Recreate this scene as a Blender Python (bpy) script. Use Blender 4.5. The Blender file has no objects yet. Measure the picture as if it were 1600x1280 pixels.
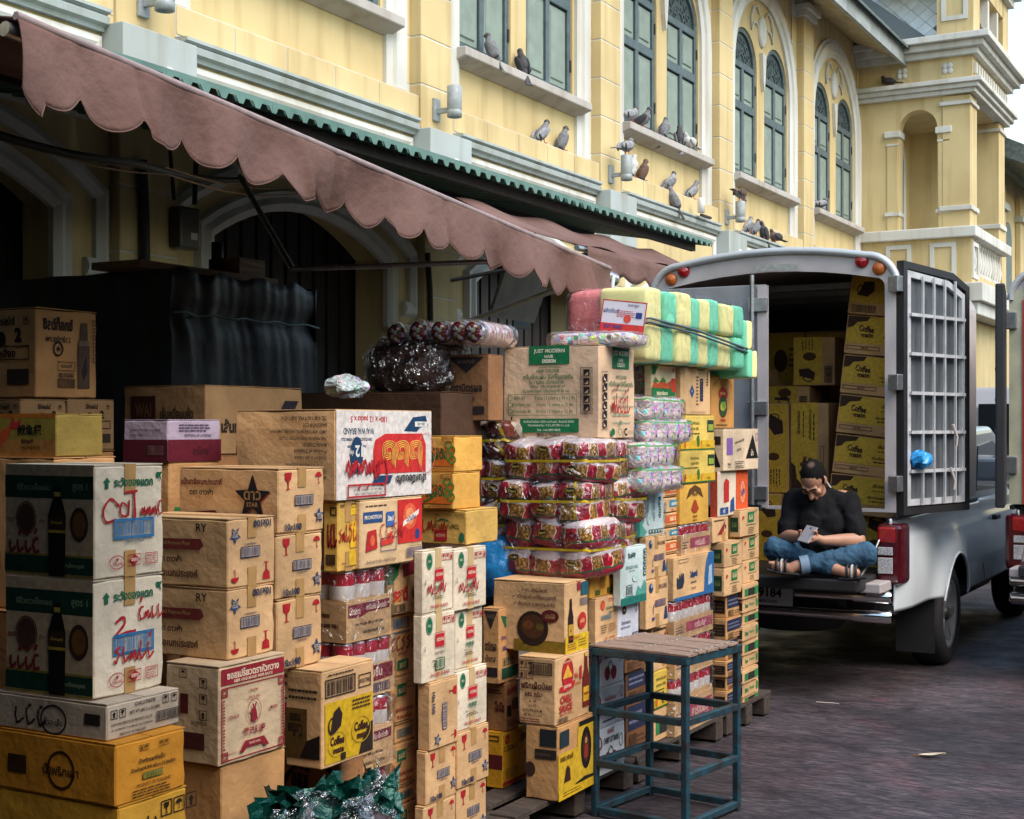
import bpy, bmesh, math, random
import numpy as np
from mathutils import Vector, Matrix, noise
R = math.radians
random.seed(7)
scene = bpy.context.scene
COL = scene.collection

# ------------------------------------------------------------------ camera
CAM_H = 1.67
YAW = R(29.0)
cam = bpy.data.cameras.new('camera')
cam.lens = 50.0; cam.sensor_width = 36.0; cam.shift_y = 0.0175
cam.clip_start = 0.05; cam.clip_end = 2000
camo = bpy.data.objects.new('camera', cam); COL.objects.link(camo)
camo.location = (0, 0, CAM_H); camo.rotation_euler = (R(90), 0, YAW)
scene.camera = camo

# ------------------------------------------------------------------ sky, sun, exposure
SUN_AZ, SUN_EL = R(-17), R(49)          # azimuth from +X towards +Y: the open street side
world = bpy.data.worlds.new('World'); scene.world = world; world.use_nodes = True
nt = world.node_tree; bg = nt.nodes['Background']
sky = nt.nodes.new('ShaderNodeTexSky'); sky.sky_type = 'NISHITA'; sky.sun_disc = False
sky.sun_elevation = SUN_EL; sky.sun_rotation = R(90) - SUN_AZ
sky.air_density = 2.0; sky.dust_density = 1.2; sky.ozone_density = 2.5; sky.altitude = 0
nt.links.new(sky.outputs[0], bg.inputs[0]); bg.inputs[1].default_value = 0.135
sd = bpy.data.lights.new('sun', 'SUN'); sd.energy = 1.5; sd.angle = R(44); sd.color = (1.0, 0.87, 0.73)
so = bpy.data.objects.new('sun', sd); COL.objects.link(so)
sv = Vector((math.cos(SUN_EL) * math.cos(SUN_AZ), math.cos(SUN_EL) * math.sin(SUN_AZ), math.sin(SUN_EL)))
so.rotation_euler = sv.to_track_quat('Z', 'Y').to_euler(); so.location = (10, 4, 14)
scene.view_settings.view_transform = 'Standard'; scene.view_settings.look = 'None'
scene.view_settings.exposure = 1.3; scene.view_settings.gamma = 1.0
scene.view_settings.use_curve_mapping = False
scene.cycles.transparent_max_bounces = 24
scene.cycles.max_bounces = 7
scene.cycles.use_denoising = True

# ------------------------------------------------------------------ layout: where a sight line meets the planes of the place
FP = 2222.0
SY, CY_ = math.sin(YAW), math.cos(YAW)
def uv_of(px): return (px - 800.0) / FP
def on_x(px, py, X):
    u = uv_of(px); t = -X / (SY - CY_ * u)
    return Vector((X, t * (CY_ + SY * u), CAM_H + (668.0 - py) / FP * t))
def on_y(px, py, Y):
    u = uv_of(px); t = Y / (CY_ + SY * u)
    return Vector((-t * (SY - CY_ * u), Y, CAM_H + (668.0 - py) / FP * t))
def depth_of(p): return -p[0] * SY + p[1] * CY_
def run_to(P, a, px):
    """how far along direction a from P until image column px"""
    u = uv_of(px)
    Pd, Pr = -P[0] * SY + P[1] * CY_, P[0] * CY_ + P[1] * SY
    ad, ar = -a[0] * SY + a[1] * CY_, a[0] * CY_ + a[1] * SY
    return (u * Pd - Pr) / (ar - u * ad)

# ------------------------------------------------------------------ materials
def lin(h):
    if isinstance(h, str):
        h = h.lstrip('#'); c = [int(h[i:i + 2], 16) / 255 for i in (0, 2, 4)]
        return tuple(x / 12.92 if x <= .04045 else ((x + .055) / 1.055) ** 2.4 for x in c)
    return tuple(h)
_M = {}
def mat(name, col, rough=.6, metal=0., var=0., vscale=6., bump=0., bscale=60., stretch=(1, 1, 1), col2=None, spec=.5, coat=0.):
    if name in _M: return _M[name]
    m = bpy.data.materials.new(name); m.use_nodes = True; n = m.node_tree.nodes; L = m.node_tree.links
    b = n['Principled BSDF']; c = lin(col)
    b.inputs['Base Color'].default_value = (*c, 1); b.inputs['Roughness'].default_value = rough
    b.inputs['Metallic'].default_value = metal; b.inputs['Specular IOR Level'].default_value = spec
    if coat: b.inputs['Coat Weight'].default_value = coat; b.inputs['Coat Roughness'].default_value = .08
    if var or bump:
        tc = n.new('ShaderNodeTexCoord'); oi = n.new('ShaderNodeObjectInfo')
        mu = n.new('ShaderNodeMath'); mu.operation = 'MULTIPLY'; mu.inputs[1].default_value = 37.
        L.new(oi.outputs['Random'], mu.inputs[0])
        ad = n.new('ShaderNodeVectorMath'); ad.operation = 'ADD'
        L.new(tc.outputs['Object'], ad.inputs[0]); L.new(mu.outputs[0], ad.inputs[1])
        mp = n.new('ShaderNodeMapping'); mp.inputs['Scale'].default_value = stretch
        L.new(ad.outputs[0], mp.inputs[0])
        if var:
            no = n.new('ShaderNodeTexNoise'); no.inputs['Scale'].default_value = vscale; no.inputs['Detail'].default_value = 6
            L.new(mp.outputs[0], no.inputs[0])
            cr = n.new('ShaderNodeValToRGB')
            lo = lin(col2) if col2 else tuple(x * (1 - var) for x in c)
            hi = c if col2 else tuple(min(1, x * (1 + var * .6)) for x in c)
            cr.color_ramp.elements[0].position = .32; cr.color_ramp.elements[0].color = (*lo, 1)
            cr.color_ramp.elements[1].position = .68; cr.color_ramp.elements[1].color = (*hi, 1)
            L.new(no.outputs[0], cr.inputs[0]); L.new(cr.outputs[0], b.inputs['Base Color'])
        if bump:
            nb = n.new('ShaderNodeTexNoise'); nb.inputs['Scale'].default_value = bscale; nb.inputs['Detail'].default_value = 4
            L.new(mp.outputs[0], nb.inputs[0])
            bp = n.new('ShaderNodeBump'); bp.inputs['Strength'].default_value = bump; bp.inputs['Distance'].default_value = .02
            L.new(nb.outputs[0], bp.inputs['Height']); L.new(bp.outputs[0], b.inputs['Normal'])
    _M[name] = m
    return m
def ink(h):
    return mat('ink ' + str(h), h, .75, var=.22, vscale=55, spec=.25)
def board(h):
    return mat('board ' + str(h), h, .82, var=.26, vscale=5, bump=.22, bscale=38, stretch=(1, 1, 1), spec=.25)
def film(name='clear film', shine=.16, tint=(.95, .97, 1), bscale=16., bstr=.9, rough=.12):
    if name in _M: return _M[name]
    m = bpy.data.materials.new(name); m.use_nodes = True; n = m.node_tree.nodes; L = m.node_tree.links
    n.remove(n['Principled BSDF']); out = n['Material Output']
    tr = n.new('ShaderNodeBsdfTransparent'); tr.inputs[0].default_value = (*tint, 1)
    gl = n.new('ShaderNodeBsdfGlossy'); gl.inputs['Roughness'].default_value = rough; gl.inputs[0].default_value = (1, 1, 1, 1)
    mx = n.new('ShaderNodeMixShader'); lw = n.new('ShaderNodeLayerWeight'); lw.inputs[0].default_value = .25
    tc = n.new('ShaderNodeTexCoord'); no = n.new('ShaderNodeTexNoise'); no.inputs['Scale'].default_value = bscale; no.inputs['Detail'].default_value = 3
    no.inputs['Distortion'].default_value = 1.2
    L.new(tc.outputs['Object'], no.inputs[0])
    bp = n.new('ShaderNodeBump'); bp.inputs['Strength'].default_value = bstr; bp.inputs['Distance'].default_value = .05
    L.new(no.outputs[0], bp.inputs['Height'])
    L.new(bp.outputs[0], gl.inputs['Normal']); L.new(bp.outputs[0], lw.inputs['Normal'])
    ma = n.new('ShaderNodeMath'); ma.operation = 'MULTIPLY_ADD'; ma.inputs[1].default_value = .4; ma.inputs[2].default_value = shine * .35
    L.new(lw.outputs['Fresnel'], ma.inputs[0]); L.new(ma.outputs[0], mx.inputs[0])
    L.new(tr.outputs[0], mx.inputs[1]); L.new(gl.outputs[0], mx.inputs[2]); L.new(mx.outputs[0], out.inputs[0])
    _M[name] = m
    return m

# ------------------------------------------------------------------ mesh helpers
class MB:
    def __init__(s): s.v = []; s.f = []; s.m = []; s.s = []
    def add(s, vs, fs, mi=0, smooth=False):
        o = len(s.v); s.v += [tuple(p) for p in vs]
        for f in fs: s.f.append([o + i for i in f]); s.m.append(mi); s.s.append(smooth)
        return s
    def box(s, x0, x1, y0, y1, z0, z1, mi=0):
        v = [(x, y, z) for z in (z0, z1) for y in (y0, y1) for x in (x0, x1)]
        return s.add(v, [(0, 2, 3, 1), (4, 5, 7, 6), (0, 1, 5, 4), (2, 6, 7, 3), (0, 4, 6, 2), (1, 3, 7, 5)], mi)
    def bar(s, p0, p1, w, h, mi=0, up=(0, 0, 1)):
        p0, p1 = Vector(p0), Vector(p1); d = (p1 - p0).normalized(); u = Vector(up)
        a = d.cross(u)
        if a.length < 1e-4: a = d.cross(Vector((1, 0, 0)))
        a.normalize(); b = a.cross(d).normalized(); a *= w / 2; b *= h / 2
        v = [p + i * a + j * b for p in (p0, p1) for i, j in ((-1, -1), (1, -1), (1, 1), (-1, 1))]
        return s.add(v, [(0, 3, 2, 1), (4, 5, 6, 7), (0, 1, 5, 4), (1, 2, 6, 5), (2, 3, 7, 6), (3, 0, 4, 7)], mi)
    def tube(s, pts, r, n=8, mi=0, caps=True, flat=1.0, smooth=True):
        pts = [Vector(p) for p in pts]; rs = r if isinstance(r, (list, tuple)) else [r] * len(pts)
        vs = []; fs = []; prev = None
        for i, p in enumerate(pts):
            d = (pts[min(i + 1, len(pts) - 1)] - pts[max(i - 1, 0)]).normalized()
            if prev is None:
                a = d.cross(Vector((0, 0, 1)))
                if a.length < 1e-3: a = d.cross(Vector((1, 0, 0)))
            else: a = prev - d * prev.dot(d)
            a.normalize(); prev = a; b = d.cross(a)
            for k in range(n):
                an = 2 * math.pi * k / n
                vs.append(p + rs[i] * (math.cos(an) * a + math.sin(an) * flat * b))
        for i in range(len(pts) - 1):
            for k in range(n):
                k2 = (k + 1) % n
                fs.append((i * n + k, i * n + k2, (i + 1) * n + k2, (i + 1) * n + k))
        s.add(vs, fs, mi, smooth)
        if caps:
            s.add(vs[:n], [tuple(reversed(range(n)))], mi); s.add(vs[-n:], [tuple(range(n))], mi)
        return s
    def lathe(s, prof, o=(0, 0, 0), axis='z', n=24, mi=0, smooth=True):
        o = Vector(o); vs = []; fs = []
        ax = {'x': (Vector((1, 0, 0)), Vector((0, 1, 0)), Vector((0, 0, 1))), 'y': (Vector((0, 1, 0)), Vector((0, 0, 1)), Vector((1, 0, 0))), 'z': (Vector((0, 0, 1)), Vector((1, 0, 0)), Vector((0, 1, 0)))}[axis]
        for r, h in prof:
            for k in range(n):
                an = 2 * math.pi * k / n
                vs.append(o + ax[0] * h + ax[1] * r * math.cos(an) + ax[2] * r * math.sin(an))
        for i in range(len(prof) - 1):
            for k in range(n):
                k2 = (k + 1) % n; fs.append((i * n + k, i * n + k2, (i + 1) * n + k2, (i + 1) * n + k))
        return s.add(vs, fs, mi, smooth)
    def prism(s, poly, d0, d1, plane='yz', mi=0):
        """polygon in two axes, extruded along the third"""
        def P(a, b, d): return {'yz': (d, a, b), 'xz': (a, d, b), 'xy': (a, b, d)}[plane]
        n = len(poly)
        vs = [P(a, b, d0) for a, b in poly] + [P(a, b, d1) for a, b in poly]
        fs = [tuple(range(n)), tuple(range(2 * n - 1, n - 1, -1))] + [(i, i + n, (i + 1) % n + n, (i + 1) % n) for i in range(n)]
        return s.add(vs, fs, mi)
    def sweep(s, path, prof, normal, mi=0, closed=False, smooth=False):
        """path of points in a plane with the given normal; prof = (offset across, offset along normal)"""
        N = Vector(normal); pts = [Vector(p) for p in path]; n = len(prof); vs = []; fs = []; m = len(pts)
        for i, p in enumerate(pts):
            d0 = (p - pts[i - 1]).normalized() if (i > 0 or closed) else None
            d1 = (pts[(i + 1) % m] - p).normalized() if (i < m - 1 or closed) else None
            d0 = d0 or d1; d1 = d1 or d0
            d = (d0 + d1).normalized(); a = d.cross(N).normalized(); k = 1 / max(.35, d.dot(d1))
            for o, h in prof: vs.append(p + a * o * k + N * h)
        for i in range(m if closed else m - 1):
            for j in range(n):
                j2 = (j + 1) % n; i2 = (i + 1) % m
                fs.append((i * n + j, i * n + j2, i2 * n + j2, i2 * n + j))
        s.add(vs, fs, mi, smooth)
        if not closed: s.add(vs[:n], [tuple(range(n))], mi); s.add(vs[-n:], [tuple(reversed(range(n)))], mi)
        return s
    def ell(s, c, r, mi=0, nu=16, nv=10, rot=None):
        c = Vector(c); vs = []; fs = []
        for j in range(nv + 1):
            th = math.pi * j / nv
            for i in range(nu):
                ph = 2 * math.pi * i / nu
                q = Vector((r[0] * math.sin(th) * math.cos(ph), r[1] * math.sin(th) * math.sin(ph), r[2] * math.cos(th)))
                if rot is not None: q = rot @ q
                vs.append(c + q)
        for j in range(nv):
            for i in range(nu):
                i2 = (i + 1) % nu; fs.append((j * nu + i, (j + 1) * nu + i, (j + 1) * nu + i2, j * nu + i2))
        return s.add(vs, fs, mi, True)
    def grid(s, fn, nu, nv, mi=0, smooth=True):
        vs = [fn(i / nu, j / nv) for j in range(nv + 1) for i in range(nu + 1)]
        return s.add(vs, [(j * (nu + 1) + i, j * (nu + 1) + i + 1, (j + 1) * (nu + 1) + i + 1, (j + 1) * (nu + 1) + i) for j in range(nv) for i in range(nu)], mi, smooth)
    def mesh(s, name, mats):
        me = bpy.data.meshes.new(name); me.from_pydata(s.v, [], s.f)
        for m in (mats if isinstance(mats, (list, tuple)) else [mats]): me.materials.append(m)
        me.polygons.foreach_set('material_index', s.m); me.polygons.foreach_set('use_smooth', s.s)
        me.update(); return me
    def build(s, name, mats, parent=None, bevel=0, seg=2, fix=False, **kw):
        me = s.mesh(name, mats)
        if fix:
            bm = bmesh.new(); bm.from_mesh(me); bmesh.ops.remove_doubles(bm, verts=bm.verts, dist=1e-5)
            bmesh.ops.recalc_face_normals(bm, faces=bm.faces); bm.to_mesh(me); bm.free()
        return link(name, me, parent, bevel, seg, **kw)
def link(name, me, parent=None, bevel=0, seg=2, loc=None, rot=None):
    o = bpy.data.objects.new(name, me); COL.objects.link(o)
    if parent: o.parent = parent
    if loc is not None: o.location = loc
    if rot is not None: o.rotation_euler = rot
    if bevel:
        b = o.modifiers.new('bevel', 'BEVEL'); b.width = bevel; b.segments = seg; b.limit_method = 'ANGLE'; b.angle_limit = R(40)
    return o
def tag(o, label=None, cat=None, group=None, kind=None):
    if label: o['label'] = label
    if cat: o['category'] = cat
    if group: o['group'] = group
    if kind: o['kind'] = kind
    return o
def thing(name, label, cat, loc=(0, 0, 0), rz=0, group=None, rot=None):
    o = bpy.data.objects.new(name, None); COL.objects.link(o); o.empty_display_size = .1
    o.location = loc; o.rotation_euler = rot if rot is not None else (0, 0, rz)
    return tag(o, label, cat, group)
def kids(o): return [c for c in bpy.data.objects if c.parent == o]
def copy_tree(o, parent=None, ch=None):
    if ch is None:
        ch = {}
        for c in bpy.data.objects:
            if c.parent: ch.setdefault(c.parent.name, []).append(c)
    c = o.copy(); COL.objects.link(c); c.parent = parent
    for k in ch.get(o.name, []): copy_tree(k, c, ch)
    return c
_TS = bpy.data.scenes.new('workbench')
def fuse(name, mb, mats, voxel=.006, smooth=4, parent=None, mesh_only=False, **kw):
    """one continuous skin over overlapping solids"""
    me = mb.mesh(name, mats); o = bpy.data.objects.new(name, me); _TS.collection.objects.link(o)
    r = o.modifiers.new('r', 'REMESH'); r.mode = 'VOXEL'; r.voxel_size = voxel; r.use_smooth_shade = True
    if smooth:
        s = o.modifiers.new('s', 'SMOOTH'); s.iterations = smooth; s.factor = .5
    vl = _TS.view_layers[0]; vl.update(); dg = vl.depsgraph
    m2 = bpy.data.meshes.new_from_object(o.evaluated_get(dg), depsgraph=dg); bpy.data.objects.remove(o)
    m2.materials.clear(); m2.name = name
    for m in (mats if isinstance(mats, (list, tuple)) else [mats]): m2.materials.append(m)
    for p in m2.polygons: p.use_smooth = True; p.material_index = 0
    return m2 if mesh_only else link(name, m2, parent, **kw)
def cone(mb, p0, r0, p1, r1, n=14, mi=0):
    """rounded cone between two joints"""
    p0, p1 = Vector(p0), Vector(p1); mb.ell(p0, (r0,) * 3, mi, 12, 8); mb.ell(p1, (r1,) * 3, mi, 12, 8)
    return mb.tube([p0, p1], [r0, r1], n, mi)
def plate(outer, holes, thick):
    """flat plate with holes in its own XY plane, thickness along Z from 0 to thick"""
    cu = bpy.data.curves.new('plate', 'CURVE'); cu.dimensions = '2D'; cu.fill_mode = 'BOTH'; cu.extrude = thick / 2
    for poly in [outer] + holes:
        sp = cu.splines.new('POLY'); sp.points.add(len(poly) - 1)
        for p, q in zip(sp.points, poly): p.co = (q[0], q[1], 0, 1)
        sp.use_cyclic_u = True
    o = bpy.data.objects.new('plate', cu); me = bpy.data.meshes.new_from_object(o)
    v = [(p.co.x, p.co.y, p.co.z + thick / 2) for p in me.vertices]; f = [list(p.vertices) for p in me.polygons]
    bpy.data.objects.remove(o); bpy.data.curves.remove(cu); bpy.data.meshes.remove(me)
    return v, f
def rough_box(x0, x1, y0, y1, z0, z1, cuts=3, dent=.004, jit=.002, seed=0, bulge=0.):
    rd = random.Random(seed); bm = bmesh.new(); bmesh.ops.create_cube(bm, size=1)
    bmesh.ops.subdivide_edges(bm, edges=bm.edges[:], cuts=cuts, use_grid_fill=True)
    sx, sy, sz = x1 - x0, y1 - y0, z1 - z0; off = Vector((rd.random(), rd.random(), rd.random())) * 50
    jits = {}
    for v in bm.verts:
        c = v.co.copy(); d = [.5 - abs(c.x), .5 - abs(c.y), .5 - abs(c.z)]
        p = Vector((x0 + (c.x + .5) * sx, y0 + (c.y + .5) * sy, z0 + (c.z + .5) * sz))
        on = [i for i in range(3) if d[i] < 1e-4]
        if len(on) == 1:
            i = on[0]; e = 1
            for j in range(3):
                if j != i: e *= math.sin(math.pi * (c[j] + .5))
            nv = noise.noise(p * 7 + off)
            p[i] += -math.copysign(1, c[i]) * e * (dent * (.4 + .9 * abs(nv)) - bulge)
        elif len(on) == 2 and jit:
            for i in on: p[i] -= math.copysign(1, c[i]) * abs(noise.noise(p * 11 + off)) * jit * 1.6
        elif len(on) == 3 and jit:
            p += Vector([-math.copysign(rd.random() * jit, c[i]) for i in range(3)])
        v.co = p
    me = bpy.data.meshes.new('carton_body'); bm.to_mesh(me); bm.free(); return me

# ------------------------------------------------------------------ print on flat faces
_TX = {}
def textmesh(s, bold=.0):
    k = (s, bold)
    if k in _TX: return _TX[k]
    c = bpy.data.curves.new('t', 'FONT'); c.body = s; c.resolution_u = 2; c.offset = bold
    o = bpy.data.objects.new('t', c); me = bpy.data.meshes.new_from_object(o)
    v = np.array([(p.co.x, p.co.y) for p in me.vertices]) if me.vertices else np.zeros((3, 2)); f = [list(p.vertices) for p in me.polygons]
    bpy.data.objects.remove(o); bpy.data.curves.remove(c); bpy.data.meshes.remove(me)
    lo, hi = v.min(0), v.max(0); h = max(1e-6, hi[1] - lo[1]); v = (v - (lo + hi) / 2) / h
    _TX[k] = (v, f, (hi[0] - lo[0]) / h); return _TX[k]
class Print:
    """flat print laid out in fractions of a face; lengths s in fractions of its height"""
    def __init__(s, w, h, seed=0):
        s.w, s.h = w, h; s.P = []; s.k = 0; s.rd = random.Random(seed)
    def _p(s, pts, faces, col):
        s.P.append((pts, faces, col, s.k)); s.k += 1
    def rect(s, x0, y0, x1, y1, col):
        s._p([(x0 * s.w, y0 * s.h), (x1 * s.w, y0 * s.h), (x1 * s.w, y1 * s.h), (x0 * s.w, y1 * s.h)], [(0, 1, 2, 3)], col)
    def frame(s, x0, y0, x1, y1, t, col):
        tx, ty = t * s.h / s.w, t
        o = [(x0, y0), (x1, y0), (x1, y1), (x0, y1)]; i = [(x0 + tx, y0 + ty), (x1 - tx, y0 + ty), (x1 - tx, y1 - ty), (x0 + tx, y1 - ty)]
        s._p([(a * s.w, b * s.h) for a, b in o + i], [(k, (k + 1) % 4, (k + 1) % 4 + 4, k + 4) for k in range(4)], col)
    def poly(s, pts, col):
        s._p([(a * s.w, b * s.h) for a, b in pts], [tuple(range(len(pts)))], col)
    def shape(s, x, y, sz, pts, col):
        s._p([(x * s.w + a * sz * s.h, y * s.h + b * sz * s.h) for a, b in pts], [tuple(range(len(pts)))], col)
    def disc(s, x, y, rx, ry, col, n=20):
        s.poly([(x + rx * math.cos(2 * math.pi * k / n) * s.h / s.w, y + ry * math.sin(2 * math.pi * k / n)) for k in range(n)], col)
    def ring(s, x, y, rx, ry, t, col, n=24):
        a = [((x * s.w + q * math.cos(2 * math.pi * k / n)), (y * s.h + q2 * math.sin(2 * math.pi * k / n))) for q, q2 in ((rx * s.h, ry * s.h), ((rx - t) * s.h, (ry - t) * s.h)) for k in range(n)]
        s._p(a, [(k, (k + 1) % n, (k + 1) % n + n, k + n) for k in range(n)], col)
    def text(s, t, x, y, sz, col, maxw=None, rot=0, bold=.02, sx=1.):
        v, f, asp = textmesh(t, bold); q = v * sz * s.h; q[:, 0] *= sx
        if maxw and asp * sz * s.h * sx > maxw * s.w: q[:, 0] *= maxw * s.w / (asp * sz * s.h * sx)
        if rot:
            c, n = math.cos(R(rot)), math.sin(R(rot)); q = np.stack([q[:, 0] * c - q[:, 1] * n, q[:, 0] * n + q[:, 1] * c], 1)
        s._p([(a + x * s.w, b + y * s.h) for a, b in q], f, col)
    def barcode(s, x0, y0, x1, y1, col, bg=None, n=26):
        if bg: s.rect(x0, y0, x1, y1, bg)
        s.frame(x0, y0, x1, y1, .08 * (y1 - y0), col)
        a, b = x0 + .05 * (x1 - x0), x1 - .05 * (x1 - x0); x = a; pts = []; fs = []
        while x < b:
            d = (b - a) / n * s.rd.choice((.4, .7, 1.0)); e = min(b, x + d); o = len(pts)
            pts += [(x * s.w, (y0 + .12 * (y1 - y0)) * s.h), (e * s.w, (y0 + .12 * (y1 - y0)) * s.h), (e * s.w, (y1 - .12 * (y1 - y0)) * s.h), (x * s.w, (y1 - .12 * (y1 - y0)) * s.h)]
            fs.append((o, o + 1, o + 2, o + 3)); x = e + (b - a) / n * s.rd.choice((.5, .8))
        s._p(pts, fs, col)
    def star(s, x, y, r, col, rot=0):
        s.shape(x, y, r, [((1 if k % 2 == 0 else .42) * math.sin(math.pi * k / 5 + R(rot)), (1 if k % 2 == 0 else .42) * math.cos(math.pi * k / 5 + R(rot))) for k in range(10)], col)
    def glass(s, x, y, z, col, flip=1):
        s.shape(x, y, z, [(-.33, .5 * flip), (.33, .5 * flip), (.27, .1 * flip), (.06, -.05 * flip), (.05, -.42 * flip), (.24, -.5 * flip), (-.24, -.5 * flip), (-.05, -.42 * flip), (-.06, -.05 * flip), (-.27, .1 * flip)][::flip], col)
    def umbrella(s, x, y, z, col):
        s.shape(x, y, z, [(.42 * math.cos(math.pi * k / 8), .1 + .38 * math.sin(math.pi * k / 8)) for k in range(9)], col)
        s.shape(x, y, z, [(-.03, .1), (-.03, -.45), (.14, -.45), (.14, -.38), (.04, -.38), (.04, .1)], col)
    def arrow(s, x, y, z, col):
        s.shape(x, y, z, [(0, .5), (-.42, .05), (-.2, .05), (-.2, -.5), (.2, -.5), (.2, .05), (.42, .05)], col)
    def icons(s, x, y, sz, col, kinds='gua', bg=True):
        for i, k in enumerate(kinds):
            cx = x + i * sz * 1.12 * s.h / s.w
            s.frame(cx - .5 * sz * s.h / s.w, y - .5 * sz, cx + .5 * sz * s.h / s.w, y + .5 * sz, sz * .08, col)
            {'g': s.glass, 'u': s.umbrella, 'a': s.arrow}[k](cx, y, sz * .7, col)
    def stroke(s, pts, wd, col):
        if len(pts) > 2:      # round the pen path
            q = [pts[0]] + list(pts) + [pts[-1]]; out = []
            for a, b, c, d in zip(q, q[1:], q[2:], q[3:]):
                for k in range(4):
                    t = k / 4; out.append(tuple(.5 * (2 * b[i] + (c[i] - a[i]) * t + (2 * a[i] - 5 * b[i] + 4 * c[i] - d[i]) * t * t + (3 * b[i] - a[i] - 3 * c[i] + d[i]) * t ** 3) for i in (0, 1)))
            pts = out + [pts[-1]]
        P = [Vector((a * s.w, b * s.h)) for a, b in pts]; v = []; f = []; wd *= s.h
        for i, p in enumerate(P):
            d = (P[min(i + 1, len(P) - 1)] - P[max(i - 1, 0)]); d = d.normalized() if d.length > 0 else Vector((1, 0))
            n = Vector((-d.y, d.x)) * wd / 2 * (.75 + .5 * s.rd.random()); v += [tuple(p + n), tuple(p - n)]
        s._p(v, [(2 * i, 2 * i + 2, 2 * i + 3, 2 * i + 1) for i in range(len(P) - 1)], col)
    def scrawl(s, x0, y0, x1, y1, col, n=5, wd=.022, seed=1):
        """a hurried marker word: n tall loops in a row"""
        rd = random.Random(seed); w = (x1 - x0) / n
        for i in range(n):
            a = x0 + i * w; top = y0 + (y1 - y0) * rd.uniform(.65, 1); k = rd.choice('lmcs')
            if k == 'l': pts = [(a + w * .2, top), (a + w * .15, y0 + (top - y0) * .5), (a + w * .3, y0), (a + w * .6, y0 + .1 * (top - y0)), (a + w * .9, y0 + .35 * (top - y0))]
            elif k == 'm': pts = [(a, y0), (a + w * .1, top * .6 + y0 * .4), (a + w * .3, y0 + .15 * (top - y0)), (a + w * .5, top * .7 + y0 * .3), (a + w * .75, y0), (a + w, top * .5 + y0 * .5)]
            elif k == 'c': pts = [(a + w * .8, top), (a + w * .3, top * .95 + y0 * .05), (a + w * .1, (top + y0) / 2), (a + w * .3, y0), (a + w * .9, y0 + .1 * (top - y0))]
            else: pts = [(a + w * .8, top), (a + w * .2, top * .8 + y0 * .2), (a + w * .7, (top + y0) / 2), (a + w * .3, y0), (a, y0 + .2 * (top - y0))]
            m = []
            for q, r_ in zip(pts, pts[1:]): m += [q, ((q[0] + r_[0]) / 2 + rd.uniform(-.05, .05) * w, (q[1] + r_[1]) / 2)]
            s.stroke(m + [pts[-1]], wd, col)
            if rd.random() < .35: s.stroke([(a + w * .3, top + .04), (a + w * .6, top + .09)], wd, col)
    def lines(s, x0, y0, x1, y1, n, col, th=.4):
        """small print: rows of short words"""
        pts = []; fs = []; hh = (y1 - y0) / n
        for i in range(n):
            y = y1 - (i + .75) * hh; x = x0; end = x1 - s.rd.random() * .25 * (x1 - x0)
            while x < end:
                d = s.rd.uniform(.03, .09) * max(.5, (x1 - x0) * 2); e = min(end, x + d); o = len(pts)
                pts += [(x * s.w, y * s.h), (e * s.w, y * s.h), (e * s.w, (y + hh * th) * s.h), (x * s.w, (y + hh * th) * s.h)]
                fs.append((o, o + 1, o + 2, o + 3)); x = e + .012
        s._p(pts, fs, col)
    def build(s, name, O, U, V, N, parent, turn=0, lift=.001):
        if not s.P: return None
        cols = []; vs = []; fs = []; mi = []
        O, U, V, N = Vector(O), Vector(U), Vector(V), Vector(N)
        for pts, faces, col, k in s.P:
            if col not in cols: cols.append(col)
            o = len(vs)
            for a, b in pts:
                if turn == 180: a, b = s.w - a, s.h - b
                elif turn == 90: a, b = s.h - b, a
                elif turn == 270: a, b = b, s.w - a
                vs.append(O + U * a + V * b + N * (lift + .00022 * k))
            for f in faces: fs.append([o + i for i in f]); mi.append(cols.index(col))
        me = bpy.data.meshes.new(name); me.from_pydata(vs, [], fs)
        for c in cols: me.materials.append(ink(c) if isinstance(c, str) else c)
        me.polygons.foreach_set('material_index', mi); me.update()
        return link(name, me, parent)
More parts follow.
